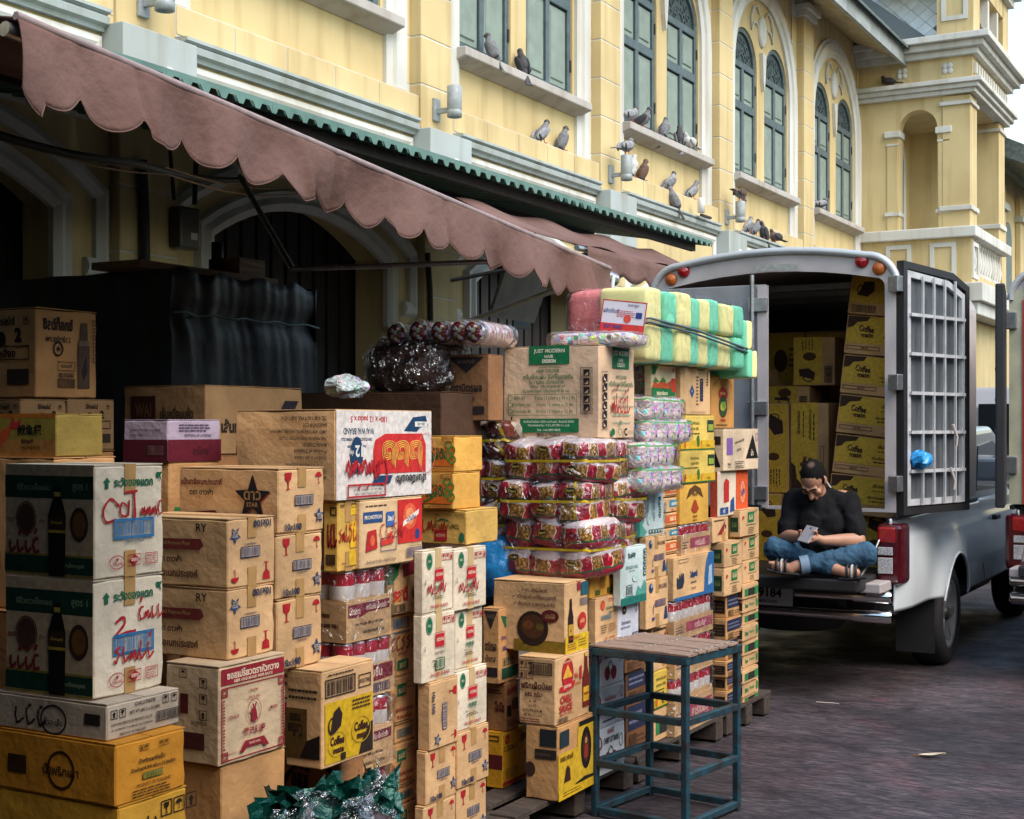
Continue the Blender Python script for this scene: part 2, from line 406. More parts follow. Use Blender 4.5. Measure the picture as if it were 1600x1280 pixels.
# ================================================================== SETTING
def ground_material():
    m = bpy.data.materials.new('worn concrete road'); m.use_nodes = True; n = m.node_tree.nodes; L = m.node_tree.links
    b = n['Principled BSDF']; tc = n.new('ShaderNodeTexCoord')
    def nz(sc, st, det=6, dist=0):
        mp = n.new('ShaderNodeMapping'); mp.inputs['Scale'].default_value = st; L.new(tc.outputs['Object'], mp.inputs[0])
        x = n.new('ShaderNodeTexNoise'); x.inputs['Scale'].default_value = sc; x.inputs['Detail'].default_value = det; x.inputs['Distortion'].default_value = dist
        L.new(mp.outputs[0], x.inputs[0]); return x
    def ramp(src, p0, c0, p1, c1):
        r = n.new('ShaderNodeValToRGB'); e = r.color_ramp.elements; e[0].position = p0; e[0].color = (*c0, 1); e[1].position = p1; e[1].color = (*c1, 1); L.new(src, r.inputs[0]); return r
    def mix(a, bb, f, mode='MULTIPLY'):
        x = n.new('ShaderNodeMix'); x.data_type = 'RGBA'; x.blend_type = mode; x.inputs[0].default_value = f
        L.new(a, x.inputs[6]); L.new(bb, x.inputs[7]); return x.outputs[2]
    big = ramp(nz(.9, (1, 1, 1), 5, .6).outputs[0], .3, (.044, .036, .041), .72, (.135, .108, .115))
    streak = ramp(nz(48, (.2, 1, 1), 8, .7).outputs[0], .40, (.30, .28, .31), .60, (1.3, 1.25, 1.25))
    fine = ramp(nz(70, (.45, 1, 1), 6, .8).outputs[0], .38, (.35, .35, .35), .62, (1.4, 1.4, 1.4))
    red = ramp(nz(1.7, (1, 1, 1), 4, 1).outputs[0], .52, (1, 1, 1), .75, (1.5, .95, .95))
    dirt = ramp(nz(4.5, (.5, 1, 1), 7, 1.2).outputs[0], .36, (.5, .5, .53), .6, (1, 1, 1))
    c = mix(mix(mix(mix(big.outputs[0], streak.outputs[0], .85), fine.outputs[0], .6), red.outputs[0], .8), dirt.outputs[0], .8)
    ds = n.new('ShaderNodeTexNoise'); ds.inputs['Scale'].default_value = 3; L.new(tc.outputs['Object'], ds.inputs[0])
    va = n.new('ShaderNodeVectorMath'); va.operation = 'MULTIPLY_ADD'; va.inputs[1].default_value = (.35, .35, 0); L.new(ds.outputs['Color'], va.inputs[0]); L.new(tc.outputs['Object'], va.inputs[2])
    vo = n.new('ShaderNodeTexVoronoi'); vo.feature = 'DISTANCE_TO_EDGE'; vo.inputs['Scale'].default_value = .55; L.new(va.outputs[0], vo.inputs[0])
    cr_ = ramp(vo.outputs['Distance'], .002, (.25, .24, .26), .007, (1, 1, 1)); c = mix(c, cr_.outputs[0], .4)
    gr = ramp(nz(260, (.8, 1, 1), 2).outputs[0], .36, (.45, .44, .46), .64, (1.55, 1.5, 1.5)); c = mix(c, gr.outputs[0], .8)
    stn = ramp(nz(.55, (1, 1, 1), 8, 2).outputs[0], .42, (.55, .53, .55), .56, (1, 1, 1)); c = mix(c, stn.outputs[0], .9)
    L.new(c, b.inputs['Base Color'])
    rr = ramp(nz(3, (1, 1, 1), 4).outputs[0], .3, (.42, .42, .42), .7, (.8, .8, .8)); L.new(rr.outputs[0], b.inputs['Roughness'])
    bp = n.new('ShaderNodeBump'); bp.inputs['Strength'].default_value = .5; bp.inputs['Distance'].default_value = .012
    L.new(streak.outputs[0], bp.inputs['Height']); L.new(bp.outputs[0], b.inputs['Normal'])
    return m
MB().add([(-300, -300, 0), (300, -300, 0), (300, 600, 0), (-300, 600, 0)], [(0, 1, 2, 3)]).build('ground', ground_material())['kind'] = 'structure'
pv = MB().box(-7.5, -4.5, -6, 27, 0.004, .13).build('pavement', mat('pavement concrete', (.16, .145, .135), .85, var=.3, vscale=3, bump=.3), bevel=.015); pv['kind'] = 'structure'

def wall_paint(name, col):
    m = mat(name, col, .78, var=.0001, spec=.3); n = m.node_tree.nodes; L = m.node_tree.links; b = n['Principled BSDF']
    tc = [x for x in n if x.type == 'TEX_COORD'][0]; cr = [x for x in n if x.type == 'VALTORGB'][0]; c = lin(col)
    g = n.new('ShaderNodeNewGeometry'); mp = n.new('ShaderNodeMapping'); mp.inputs['Scale'].default_value = (1, 1, .09)
    L.new(g.outputs['Position'], mp.inputs[0])
    a = n.new('ShaderNodeTexNoise'); a.inputs['Scale'].default_value = 5.5; a.inputs['Detail'].default_value = 7; L.new(mp.outputs[0], a.inputs[0])
    L.new(a.outputs[0], cr.inputs[0]); e = cr.color_ramp.elements
    e[0].position = .33; e[0].color = (c[0] * .83, c[1] * .80, c[2] * .75, 1); e[1].position = .52; e[1].color = (*c, 1)
    a2 = n.new('ShaderNodeTexNoise'); a2.inputs['Scale'].default_value = 1.1; a2.inputs['Detail'].default_value = 8; L.new(g.outputs['Position'], a2.inputs[0])
    r2 = n.new('ShaderNodeValToRGB'); r2.color_ramp.elements[0].position = .3; r2.color_ramp.elements[0].color = (.86, .83, .8, 1); r2.color_ramp.elements[1].position = .6; r2.color_ramp.elements[1].color = (1, 1, 1, 1)
    L.new(a2.outputs[0], r2.inputs[0])
    mx = n.new('ShaderNodeMix'); mx.data_type = 'RGBA'; mx.blend_type = 'MULTIPLY'; mx.inputs[0].default_value = 1
    L.new(cr.outputs[0], mx.inputs[6]); L.new(r2.outputs[0], mx.inputs[7]); L.new(mx.outputs[2], b.inputs['Base Color'])
    return m
YEL = wall_paint('yellow lime paint', (.57, .46, .245))
YEL2 = wall_paint('yellow block paint', (.58, .47, .255))
WHT = wall_paint('white trim paint', (.57, .58, .56))
BLU = wall_paint('pale grey blue paint', (.38, .43, .44))
SILL = wall_paint('weathered sill', (.42, .40, .385))
GRN = mat('shutter frame paint', (.07, .105, .12), .55, var=.25, vscale=9, bump=.08)
GRN2 = mat('shutter panel paint', (.20, .255, .225), .6, var=.15, vscale=5, bump=.06)
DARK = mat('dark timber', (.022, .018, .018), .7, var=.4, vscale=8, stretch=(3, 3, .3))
LAMPG = mat('lamp grey paint', (.30, .33, .35), .5, var=.2, vscale=20)
TARPB = mat('faded awning', (.08, .1, .1), .7, var=.3)
XW = -7.5          # upper wall face
XL = -7.38         # lower wall face
def yz(v, x0): return [(x0 + c, a, b) for a, b, c in v]

bld = thing('yellow_building', 'long yellow colonial building with green shuttered arched windows behind the stalls', 'building', (XW, 11, 0))
def bpart(mb, name, m, parent=None, **kw):
    """geometry given in world coordinates, kept relative to the building's base"""
    base = (Vector((XW, 11, 0)) if parent is None or parent == bld else Vector((XW, 11, 0)) + PL.get(parent.name, Vector()))
    mb.v = [(p[0] - base.x, p[1] - base.y, p[2] - base.z) for p in mb.v]
    return mb.build(name, m, parent or bld, **kw)
PL = {}
BAYS = [11 + 4 * k for k in range(-2, 5)]
def seg_arch(yc, h, z0, zs, rise, n=14):
    r = (h * h + rise * rise) / (2 * rise); a0 = math.asin(h / r)
    arc = [(yc + r * math.sin(a0 - 2 * a0 * i / n), zs + rise - r + r * math.cos(a0 - 2 * a0 * i / n)) for i in range(n + 1)]
    return [(yc - h, z0), (yc + h, z0)] + arc
# ground floor wall with its arched openings
v, f = plate([(-4, .0), (27.3, 0), (27.3, 4.84), (-4, 4.84)], [seg_arch(r - 1.325, 1.35, .02, 3.24, .4)[::-1] for r in BAYS], .42)
bpart(MB().add(yz(v, XL - .42), f), 'ground_floor_wall', YEL)
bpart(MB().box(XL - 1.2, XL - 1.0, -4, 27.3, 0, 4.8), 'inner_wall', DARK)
door_me = None
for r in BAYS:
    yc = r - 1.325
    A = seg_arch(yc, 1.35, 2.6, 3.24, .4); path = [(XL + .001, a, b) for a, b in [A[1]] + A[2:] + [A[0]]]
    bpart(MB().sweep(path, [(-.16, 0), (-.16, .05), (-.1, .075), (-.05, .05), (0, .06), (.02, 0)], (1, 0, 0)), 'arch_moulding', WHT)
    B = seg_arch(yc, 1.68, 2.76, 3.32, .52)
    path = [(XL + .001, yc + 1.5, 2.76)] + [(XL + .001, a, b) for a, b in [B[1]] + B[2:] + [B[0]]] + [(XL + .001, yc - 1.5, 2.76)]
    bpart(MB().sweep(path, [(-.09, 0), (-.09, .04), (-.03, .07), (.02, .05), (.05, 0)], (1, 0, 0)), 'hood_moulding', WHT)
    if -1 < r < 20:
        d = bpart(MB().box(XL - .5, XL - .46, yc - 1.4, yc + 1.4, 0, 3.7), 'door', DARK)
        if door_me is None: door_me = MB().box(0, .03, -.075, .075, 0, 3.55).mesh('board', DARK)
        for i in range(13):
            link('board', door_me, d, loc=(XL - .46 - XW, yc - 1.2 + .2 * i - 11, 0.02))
# upper wall with window openings, one bay after another
ZS, ZSP, WR = 5.5, 7.26, .575
def arched(yc, z0, zs, r, n=14):
    return [(yc - r, z0), (yc + r, z0)] + [(yc + r * math.cos(math.pi * i / n), zs + r * math.sin(math.pi * i / n)) for i in range(n + 1)]
holes = []
for r in BAYS:
    for yc in (r - .575, r - 2.075): holes.append(arched(yc, ZS, ZSP, WR)[::-1])
v, f = plate([(-4, 4.85), (27.3, 4.85), (27.3, 9.6), (-4, 9.6)], holes, .22)
bpart(MB().add(yz(v, XW - .22), f), 'upper_wall', YEL)
bpart(MB().box(XW - .4, XW - .3, -4, 27.3, 4.8, 9.6), 'shutter_backing', DARK)

def make_window(yc):
    o = Vector((XW - .075, yc, ZS)); w = .572
    fr = MB()
    for a, b in ((-w, -w + .07), (-.045, .045), (w - .07, w)): fr.box(0, .05, a, b, 0, ZSP - ZS)
    for z0, z1 in ((0, .12), (1.06, 1.18), (1.70, 1.80)): fr.box(0.002, .052, -w + .01, w - .01, z0, z1)
    for i in range(14):
        a0, a1 = math.pi * i / 14, math.pi * (i + 1) / 14; z = ZSP - ZS
        q = [(rr * math.cos(a), z + rr * math.sin(a)) for rr, a in ((w, a0), (w, a1), (w - .07, a1), (w - .07, a0))]
        fr.prism(q, 0, .05)
    win = fr.build('window', GRN, bld, bevel=.006, seg=1, loc=o - Vector((XW, 11, 0)))
    for s in (-1, 1):
        for z0, z1 in ((.14, 1.04), (1.2, 1.68)):
            a, b = sorted((s * .06, s * (w - .085)))
            MB().box(.004, .02, a, b, z0, z1).build('panel', GRN2, win)
            a += .055; b -= .055
            MB().box(.01, .036, a, b, z0 + .055, z1 - .055).build('panel_field', GRN2, win, bevel=.012, seg=1)
    fan = MB().box(.0, .012, -w + .05, w - .05, ZSP - ZS + .01, ZSP - ZS + .3)
    n = 16; z = ZSP - ZS
    fan = MB().prism([((w - .06) * math.cos(math.pi * i / n), z + .02 + (w - .06) * math.sin(math.pi * i / n)) for i in range(n + 1)], .0, .012).build('fanlight', mat('fanlight dark', (.03, .05, .055), .6), win)
    fw = MB()
    for ring in range(2):
        for i in range(7):
            a = math.pi * (i + .5 + .5 * ring) / 7.5; rr = .17 + .17 * ring
            c = Vector((.02, rr * math.cos(a), z + .03 + rr * math.sin(a)))
            pts = [c + Vector((0, .062 * math.cos(t * .7) * (1 - t * .06), .062 * math.sin(t * .7) * (1 - t * .06))) for t in range(10)]
            fw.tube(pts, .009, 5)
    fw.build('fretwork', GRN, fan)
    for s in (-1, 1):
        for z in (.35, 1.4): MB().box(.05, .065, s * (w - .02) - .012, s * (w - .02) + .012, z, z + .14).build('hinge', DARK, win)
    return win
win0 = make_window(BAYS[0] - .575); CH = {}
for c in bpy.data.objects:
    if c.parent: CH.setdefault(c.parent.name, []).append(c)
for r in BAYS:
    for yc in (r - .575, r - 2.075):
        if r == BAYS[0] and yc == r - .575: continue
        w = copy_tree(win0, bld, CH); w.location = Vector((XW - .075, yc, ZS)) - Vector((XW, 11, 0))

def cornice(y0, y1, z, name='ledge_moulding', x=XL, m=BLU, parent=None):
    prof = [(0, 0), (.05, .0), (.06, .03), (.1, .045), (.11, .09), (.08, .11), (.12, .125), (.12, .15), (0, .16)]
    mb = MB(); n = len(prof)
    for y in (y0, y1): mb.v += [(x + a, y, z + b) for a, b in prof]
    for i in range(n - 1): mb.f.append([i, i + 1, n + i + 1, n + i]); mb.m.append(0); mb.s.append(False)
    for k in (0, n): mb.f.append([k + i for i in range(n)]); mb.m.append(0); mb.s.append(False)
    return bpart(mb, name, m, parent)
BLK = {}
def block(parent, x0, x1, y0, y1, z0, z1, m=YEL2, name='block'):
    k = (round(x1 - x0, 3), round(y1 - y0, 3), round(z1 - z0, 3), m.name)
    if k not in BLK: BLK[k] = MB().box(0, x1 - x0, 0, y1 - y0, 0, z1 - z0).mesh(name, m)
    return link(name, BLK[k], parent, bevel=.006, seg=1, loc=(x0 - XW, y0 - 11, z0))
for bi, r in enumerate(BAYS):
    # giant arch architrave round the pair of windows
    yc = r - 1.3; rad = 1.5; zs = 7.08; n = 20
    path = [(XW + .001, yc + rad, 4.86)] + [(XW + .001, yc + rad * math.cos(math.pi * i / n), zs + rad * math.sin(math.pi * i / n)) for i in range(n + 1)] + [(XW + .001, yc - rad, 4.86)]
    bpart(MB().sweep(path, [(-.16, 0), (-.16, .04), (-.08, .06), (-.06, .09), (.1, .09), (.12, .05), (.18, .05), (.18, 0)], (1, 0, 0)), 'arch_surround', WHT)
    # voussoir joints over the arch
    if r > 15:
        for i in range(11):
            a = math.pi * (.5 - (i - 5) * .055)
            p = [Vector((XW + .002, yc + q * math.cos(a), zs + q * math.sin(a))) for q in (1.72, 2.02)]
            bpart(MB().bar(p[0], p[1], .018, .012, up=(1, 0, 0)), 'voussoir_joint', WHT)
    # sill
    s = [(0, 0), (.16, .06), (.2, .07), (.2, .16), (0, .17)]
    mb = MB().prism([(XW + .002 + a, ZS - .17 + b) for a, b in s], r - 2.78, r + .12, 'xz')
    sill = bpart(mb, 'window_sill', SILL, bevel=.008, seg=1)
    # oval medallion with leaf scrolls between the two window heads
    md = bpart(MB().lathe([(.0, .07), (.10, .07), (.13, .05), (.17, .05), (.2, .03), (.2, 0)], (0, 0, 0), 'x', 20), 'medallion', WHT)
    md.location = (.002, yc - 11, 7.95); md.scale = (1, .8, 1.25); md.data.transform(Matrix.Translation((XW, 11, 0)))
    for sgn in (-1, 1):
        leaf = [Vector((XW + .02, yc + sgn * q, 7.95 + w)) for q, w in ((.12, .24), (.26, .36), (.42, .30), (.52, .12), (.5, -.08), (.4, .06), (.28, .08), (.2, .02))]
        bpart(MB().tube(leaf, [.012, .03, .034, .03, .012, .022, .022, .01], 6, flat=.6), 'leaf_scroll', WHT)
    bpart(MB().prism([(yc - .09, 7.6), (yc + .09, 7.6), (yc + .05, 7.2), (yc, 7.0), (yc - .05, 7.2)], XW + .002, XW + .06), 'bracket', WHT)
    # pilaster built of blocks with white joints, on the wall to the right of the bay
    pil = bpart(MB().box(XW + .001, XW + .144, r + .476, r + 1.014, 4.5, 9.2).box(XW + .0005, XW + .017, r + .2, r + 1.28, 4.86, 9.2), 'pilaster', WHT)
    for k in range(10):
        z0 = 4.5 + .46 * k
        if z0 > 8.6: break
        block(pil, XW + .0015, XW + .15, r + .47, r + 1.02, z0 + .007, z0 + .453)
        if k:
            block(pil, XW + .0015, XW + .022, r + .2, r + .468, z0 + .007, z0 + .453)
            block(pil, XW + .0015, XW + .022, r + 1.022, r + 1.22, z0 + .007, z0 + .453)
    cap = MB().box(XW + .002, XW + .2, r + .42, r + 1.07, 8.64, 8.74).box(XW + .003, XW + .26, r + .38, r + 1.11, 8.742, 8.84)
    bpart(cap, 'capital', WHT, bevel=.01)
    # dado under the ledge: row of blocks, ledge, framed panel, lamp block
    row = bpart(MB().box(XL - .01, XL + .006, r - 2.9, r + .46, 4.6, 4.842), 'dado_course', WHT)
    nb = 5; w = 3.36 / nb
    for k in range(nb): block(row, XL + .0062, XL + .014, r - 2.9 + k * w + .006, r - 2.9 + (k + 1) * w - .006, 4.62, 4.835)
    cornice(r - 2.9, r + .33, 4.44)
    pts = [(XL + .001, r - 2.86, 3.86), (XL + .001, r - 2.86, 4.36), (XL + .001, r + .28, 4.36), (XL + .001, r + .28, 3.86)]
    bpart(MB().sweep(pts, [(-.05, 0), (-.05, .03), (0, .045), (.05, .02), (.05, 0)], (1, 0, 0), closed=True), 'panel_frame', WHT)
    lb = bpart(MB().box(XL + .001, XL + .22, r + .34, r + 1.1, 3.88, 4.5), 'lamp_block', BLU, bevel=.008)
    bs = bpart(MB().lathe([(.001, .05), (.035, .045), (.05, .02), (.05, .015), (.075, .012), (.075, 0)], (XL + .22, r + .8, 4.2), 'x', 18), 'boss', WHT)
    # pilaster shaft below
    low = bpart(MB().box(XL + .001, XL + .094, r + .436, r + 1.014, .13, 3.87), 'pilaster_base', WHT)
    for k in range(8):
        z0 = .13 + .465 * k; block(low, XL + .0015, XL + .1, r + .43, r + 1.02, z0 + .007, z0 + .458)
# roof over the upper floor: eave board, soffit, tiles out of sight behind
bpart(MB().prism([(XW - .1, 9.1), (-6.62, 8.62), (-6.62, 8.66), (XW - .1, 9.15)], -4, 28.0, 'xz'), 'soffit', mat('soffit boards', (.42, .34, .2), .8, var=.25))
bpart(MB().box(-6.62, -6.56, -4, 28.05, 8.55, 8.86), 'eave_board', mat('eave paint', (.30, .33, .335), .65, var=.3, vscale=3))
bpart(MB().prism([(-6.52, 8.85), (-6.45, 8.8), (-6.45, 8.85), (-12, 11.2), (-12, 11.1)], -4, 28.2, 'xz'), 'roof', mat('old green tiles', (.10, .13, .13), .7, var=.4, vscale=12, bump=.4))

# ---------------------------------------------------------------- portico at the far end
por = bld
PY0, PX1 = 27.4, -5.45          # front face towards us, street corner
def pp(mb, name, m, parent=None, **kw): return bpart(mb, name, m, parent, **kw)
PW = 3.5
# lower storey
pp(MB().box(XW - .5, PX1 - .1, PY0 + .05, PY0 + PW, 0, 3.75), 'portico_base', YEL)
pp(MB().box(XW - .5, PX1 + .25, PY0 - .25, PY0 + PW + .2, 3.76, 4.0).box(XW - .5, PX1 + .35, PY0 - .35, PY0 + PW + .3, 4.0, 4.35), 'floor_band', WHT, bevel=.02)
# balustrade with panels
pp(MB().box(XW, PX1 + .1, PY0 - .1, PY0 + .1, 4.36, 5.22), 'balustrade', YEL)
pp(MB().box(PX1 - .1, PX1 + .1, PY0 + .1, PY0 + PW, 4.36, 4.55), 'balustrade', YEL)
pp(MB().box(XW, PX1 + .2, PY0 - .22, PY0 + .16, 5.22, 5.42).box(PX1 - .16, PX1 + .2, PY0 + .16, PY0 + PW, 5.22, 5.42), 'handrail', WHT, bevel=.02)
for i in range(11):
    y = PY0 + .55 + i * .26
    pp(MB().lathe([(.05, 4.55), (.05, 4.62), (.03, 4.66), (.07, 4.82), (.045, 5.0), (.03, 5.1), (.05, 5.16), (.05, 5.22)], (PX1, y, 0), 'z', 10), 'baluster', WHT)
for a in (PX1 - .42, PX1 - 1.25):
    q = [(a - .2, PY0 - .101, 4.55), (a - .2, PY0 - .101, 5.1), (a + .2, PY0 - .101, 5.1), (a + .2, PY0 - .101, 4.55)]
    pp(MB().sweep(q, [(-.04, 0), (-.04, .03), (.04, .03), (.04, 0)], (0, -1, 0), closed=True), 'panel_frame', WHT)
q = [(PX1 + .101, PY0 - .05, 4.5), (PX1 + .101, PY0 - .05, 5.1), (PX1 + .101, PY0 + .4, 5.1), (PX1 + .101, PY0 + .4, 4.5)]
pp(MB().sweep(q, [(-.04, 0), (-.04, .03), (.04, .03), (.04, 0)], (1, 0, 0), closed=True), 'panel_frame', WHT)
# arcade wall facing us
ax, ar = -6.36, .36
v, f = plate([(XW, 5.42), (PX1 - .25, 5.42), (PX1 - .25, 8.0), (XW, 8.0)], [arched(ax, 5.43, 7.35, ar)[::-1]], .3)
pp(MB().add([(a, PY0 + .3 - c, b) for a, b, c in v], f), 'arcade_wall', YEL)
for a in (ax - ar - .12, ax + ar + .12):
    pp(MB().box(a - .15, a + .15, PY0 - .06, PY0 + .34, 7.22, 7.34).box(a - .12, a + .12, PY0 - .03, PY0 + .32, 7.06, 7.1), 'impost', WHT, bevel=.01)
    pp(MB().box(a - .1, a + .1, PY0 - .02, PY0 + .31, 5.42, 7.06), 'half_column', YEL)
    pp(MB().box(a - .14, a + .14, PY0 - .05, PY0 + .33, 5.72, 5.79), 'base_ring', WHT)
# piers at the street side
for y in (PY0, PY0 + PW - .6):
    pp(MB().box(PX1 - .45, PX1 + .06, y - .03, y + .6, 5.42, 7.9), 'pier', YEL, bevel=.01)
    pp(MB().box(PX1 - .5, PX1 + .1, y - .08, y + .64, 5.74, 5.83), 'base_ring', WHT, bevel=.01)
    pp(MB().box(PX1 - .5, PX1 + .1, y - .08, y + .64, 7.72, 7.79), 'neck_ring', WHT, bevel=.01)
# inner wall of the porch with its own door arch
v, f = plate([(PY0 + .3, 5.42), (PY0 + PW, 5.42), (PY0 + PW, 8.0), (PY0 + .3, 8.0)], [arched(PY0 + 1.75, 5.5, 7.0, .6)[::-1]], .1)
pp(MB().add(yz(v, XW + .12), f), 'porch_wall', YEL)
pp(MB().box(XW + .1, XW + .13, PY0 + .9, PY0 + 2.6, 5.4, 7.8), 'porch_door', GRN)
A = arched(PY0 + 1.75, 5.5, 7.0, .72)
pp(MB().sweep([(XW + .23, a, b) for a, b in [A[1]] + A[2:] + [A[0]]], [(-.1, 0), (-.1, .07), (.1, .07), (.1, 0)], (1, 0, 0)), 'arch_surround', WHT)
pp(MB().box(XW, PX1 - .1, PY0 + PW - .3, PY0 + PW, 5.42, 8.0), 'porch_side_wall', YEL)
pp(MB().box(XW, PX1 - .05, PY0 + .02, PY0 + PW, 7.9, 8.0), 'porch_ceiling', YEL)
# entablature
def ent(z, h, out, name, m, steps=3):
    mb = MB()
    for k in range(steps):
        o = out * (k + 1) / steps; mb.box(XW + .001 * k, PX1 + .1 + o, PY0 - .05 - o, PY0 + PW + o, z + h * k / steps + .0005, z + h * (k + 1) / steps)
    return pp(mb, name, m, bevel=.012)
ent(7.92, .26, .2, 'lower_cornice', WHT)
pp(MB().box(XW, PX1 + .1, PY0 - .05, PY0 + PW, 8.18, 8.62), 'frieze', YEL)
for x in (PX1 - .35, PX1 - 1.2):
    c = Vector((x, PY0 - .055, 8.42))
    for k in range(4):
        a = math.pi / 4 + k * math.pi / 2
        pp(MB().ell(c + Vector((.07 * math.cos(a), 0, .07 * math.sin(a))), (.055, .03, .055), 0, 10, 6), 'rosette_petal', WHT)
for i in range(14):
    pp(MB().box(PX1 + .101, PX1 + .16, PY0 + .05 + i * .24, PY0 + .17 + i * .24, 8.3, 8.5), 'dentil', WHT)
ent(8.62, .36, .36, 'upper_cornice', WHT)
for y in (PY0 - .05, PY0 + PW - .55): pp(MB().box(PX1 - .55, PX1 + .12, y, y + .6, 8.98, 11.2), 'parapet_pier', YEL)
q = [(PX1 - .42, PY0 - .051, 9.35), (PX1 - .42, PY0 - .051, 10.9), (PX1 - .02, PY0 - .051, 10.9), (PX1 - .02, PY0 - .051, 9.35)]
pp(MB().sweep(q, [(-.04, 0), (-.04, .03), (.04, .03), (.04, 0)], (0, -1, 0), closed=True), 'panel_frame', WHT)
pp(MB().box(PX1 - .05, PX1 + .12, PY0 + .55, PY0 + PW - .5, 8.98, 9.2).box(PX1 - .05, PX1 + .12, PY0 + .55, PY0 + PW - .5, 10.05, 10.4), 'parapet_rail', YEL)
pp(MB().box(PX1 - .5, PX1 - .4, PY0 + .55, PY0 + PW - .5, 8.98, 10.2), 'parapet_back', YEL)
for y in (PY0 + 1.45, PY0 + 2.4): pp(MB().box(PX1 - .05, PX1 + .1, y, y + .16, 9.2, 10.05), 'parapet_post', WHT)
ent(10.4, .5, .4, 'crown_cornice', WHT)
# tiled roof behind the parapet: grey diamond tiles
rf = pp(MB().prism([(PX1 - .6, 8.98), (XW - 3, 12.6), (XW - 3, 8.98)], PY0 + .3, PY0 + PW + 5, 'xz'), 'tower_roof', mat('tower roof grey', (.12, .14, .15), .8))  # roof body in one plain dark grey
sl = pp(MB().add([(XW - 3, PY0 + .3, 8.98), (PX1 - .6, PY0 + .3, 8.98), (PX1 - .6, PY0 + 2.2, 11.9), (XW - 3, PY0 + 2.2, 11.9)], [(0, 1, 2, 3)]), 'roof_slope', mat('roof joints', (.10, .13, .15), .7))
til = mat('grey roof tile', (.82, .85, .86), .6, var=.2, vscale=2)
dm = MB(); nv = Vector((0, -2.92, 1.9)).normalized(); up = Vector((0, 1.9, 2.92)).normalized(); rt = Vector((1, 0, 0))
hw, hh = .165, .2
dm.add([p + nv * .02 for p in (-rt * hw * .95, -up * hh * .95, rt * hw * .95, up * hh * .95)] + [p * 1.02 for p in (-rt * hw * .95, -up * hh * .95, rt * hw * .95, up * hh * .95)], [(0, 1, 2, 3), (0, 4, 5, 1), (1, 5, 6, 2), (2, 6, 7, 3), (3, 7, 4, 0)])
tm = dm.mesh('tile', til)
for j in range(14):
    for i in range(11):
        p = Vector((PX1 - .75 - i * 2 * hw - (hw if j % 2 else 0), PY0 + .3, 8.98)) + up * (.25 + j * hh) + nv * .005
        if j * hh + .4 < 3.4: link('tile', tm, sl, loc=p - Vector((XW, 11, 0)))
wing = thing('far_wing', 'yellow wing with green eave past the portico at the right edge', 'building', (-6, 38, 0))
MB().box(-3, 0, -6, 14, 0, 7.6).build('wall', YEL, wing)
MB().prism([(-3, 9.0), (1.0, 7.2), (1.0, 7.6), (-3, 9.6)], -6.5, 14, 'xz').build('roof', mat('old green tiles', (.1, .13, .13)), wing)
for y in (-4.6, -2.2): MB().box(.01, .12, y, y + .5, 4, 7.2).build('pilaster', YEL2, wing); MB().box(.01, .2, y - .1, y + .6, 6.6, 6.75).build('capital', WHT, wing)
for y in (-3.4, -1.0): MB().prism(arched(y, 4.4, 6.0, .45), .01, .05).build('window', GRN, wing)

# ---------------------------------------------------------------- wall lamps
lampm = None
def wall_lamp(y, label):
    t = thing('wall_lamp', label, 'lamp', (XW + .15, y, 4.66), 0, 'wall lamps on the pilasters')
    MB().lathe([(.0, .3), (.066, .3), (.072, .295), (.072, .07), (.069, .066), (.072, .062), (.072, 0), (.06, 0), (.055, .02), (0, .02)], (.22, 0, 0), 'z', 20).build('lamp_body', LAMPG, t)
    MB().box(0, .03, -.055, .055, -.02, .2).box(.03, .16, -.02, .02, .05, .1).build('bracket', LAMPG, t, bevel=.006)
    return t
for r, l in ((7, 'grey cylinder wall lamp at the top left above the awning'), (11, 'grey cylinder wall lamp without a pigeon, above the middle of the green roof edge'),
             (15, 'grey cylinder wall lamp under the ruffled striped pigeon'), (19, 'grey cylinder wall lamp nearest the truck roof, pigeon bending on it')):
    wall_lamp(r + .72, l)
cam_t = thing('security_camera', 'small white camera on the ledge left of the farthest wall lamp', 'camera', (XL + .18, 18.35, 4.62))
MB().lathe([(0, .2), (.045, .2), (.05, .19), (.05, 0), (0, 0)], (0, 0, 0), 'z', 14).build('housing', mat('white plastic', (.7, .7, .7), .4), cam_t)
MB().bar((0, 0, -.03), (0, .35, -.03), .04, .03).build('arm', DARK, cam_t)

# ---------------------------------------------------------------- corrugated lean-to roof on the wall
RX0, RZ0, RX1, RZ1 = -5.0, 3.43, XL, 3.84
lean = thing('lean_to_roof', 'green corrugated metal roof along the wall above the awning', 'roof', (RX0, 5, RZ0))
sheet_m = mat('green roof sheet', (.035, .13, .105), .5, var=.35, vscale=6, col2=(.05, .075, .065))
prof = []
for k in range(6): prof += [(k * .14, 0), (k * .14 + .035, 0), (k * .14 + .055, .034), (k * .14 + .115, .034)]
prof.append((.84, 0))
sm = MB(); n = len(prof)
for (x, z) in ((0, 0), (RX1 - RX0, RZ1 - RZ0)): sm.v += [(x, a, z + b) for a, b in prof]
for (x, z) in ((0, -.005), (RX1 - RX0, RZ1 - RZ0 - .005)): sm.v += [(x, a, z + b) for a, b in prof]
for i in range(n - 1):
    sm.f += [[i, i + 1, n + i + 1, n + i], [2 * n + i, 3 * n + i, 3 * n + i + 1, 2 * n + i + 1], [i, 2 * n + i, 2 * n + i + 1, i + 1]]; sm.m += [0] * 3; sm.s += [False] * 3
shm = sm.mesh('roof_sheet', sheet_m)
for i in range(21): link('roof_sheet', shm, lean, loc=(random.uniform(-.012, .012), -4.694 - 5 + i * .842, random.uniform(-.003, .003)))  # run carried on out of view at left to darken the wall below
tm_ = MB(); pts = [(a, b - .012) for a, b in prof] + [(.84, .052), (0, .052)]
tm_.prism(pts, .002, .007)
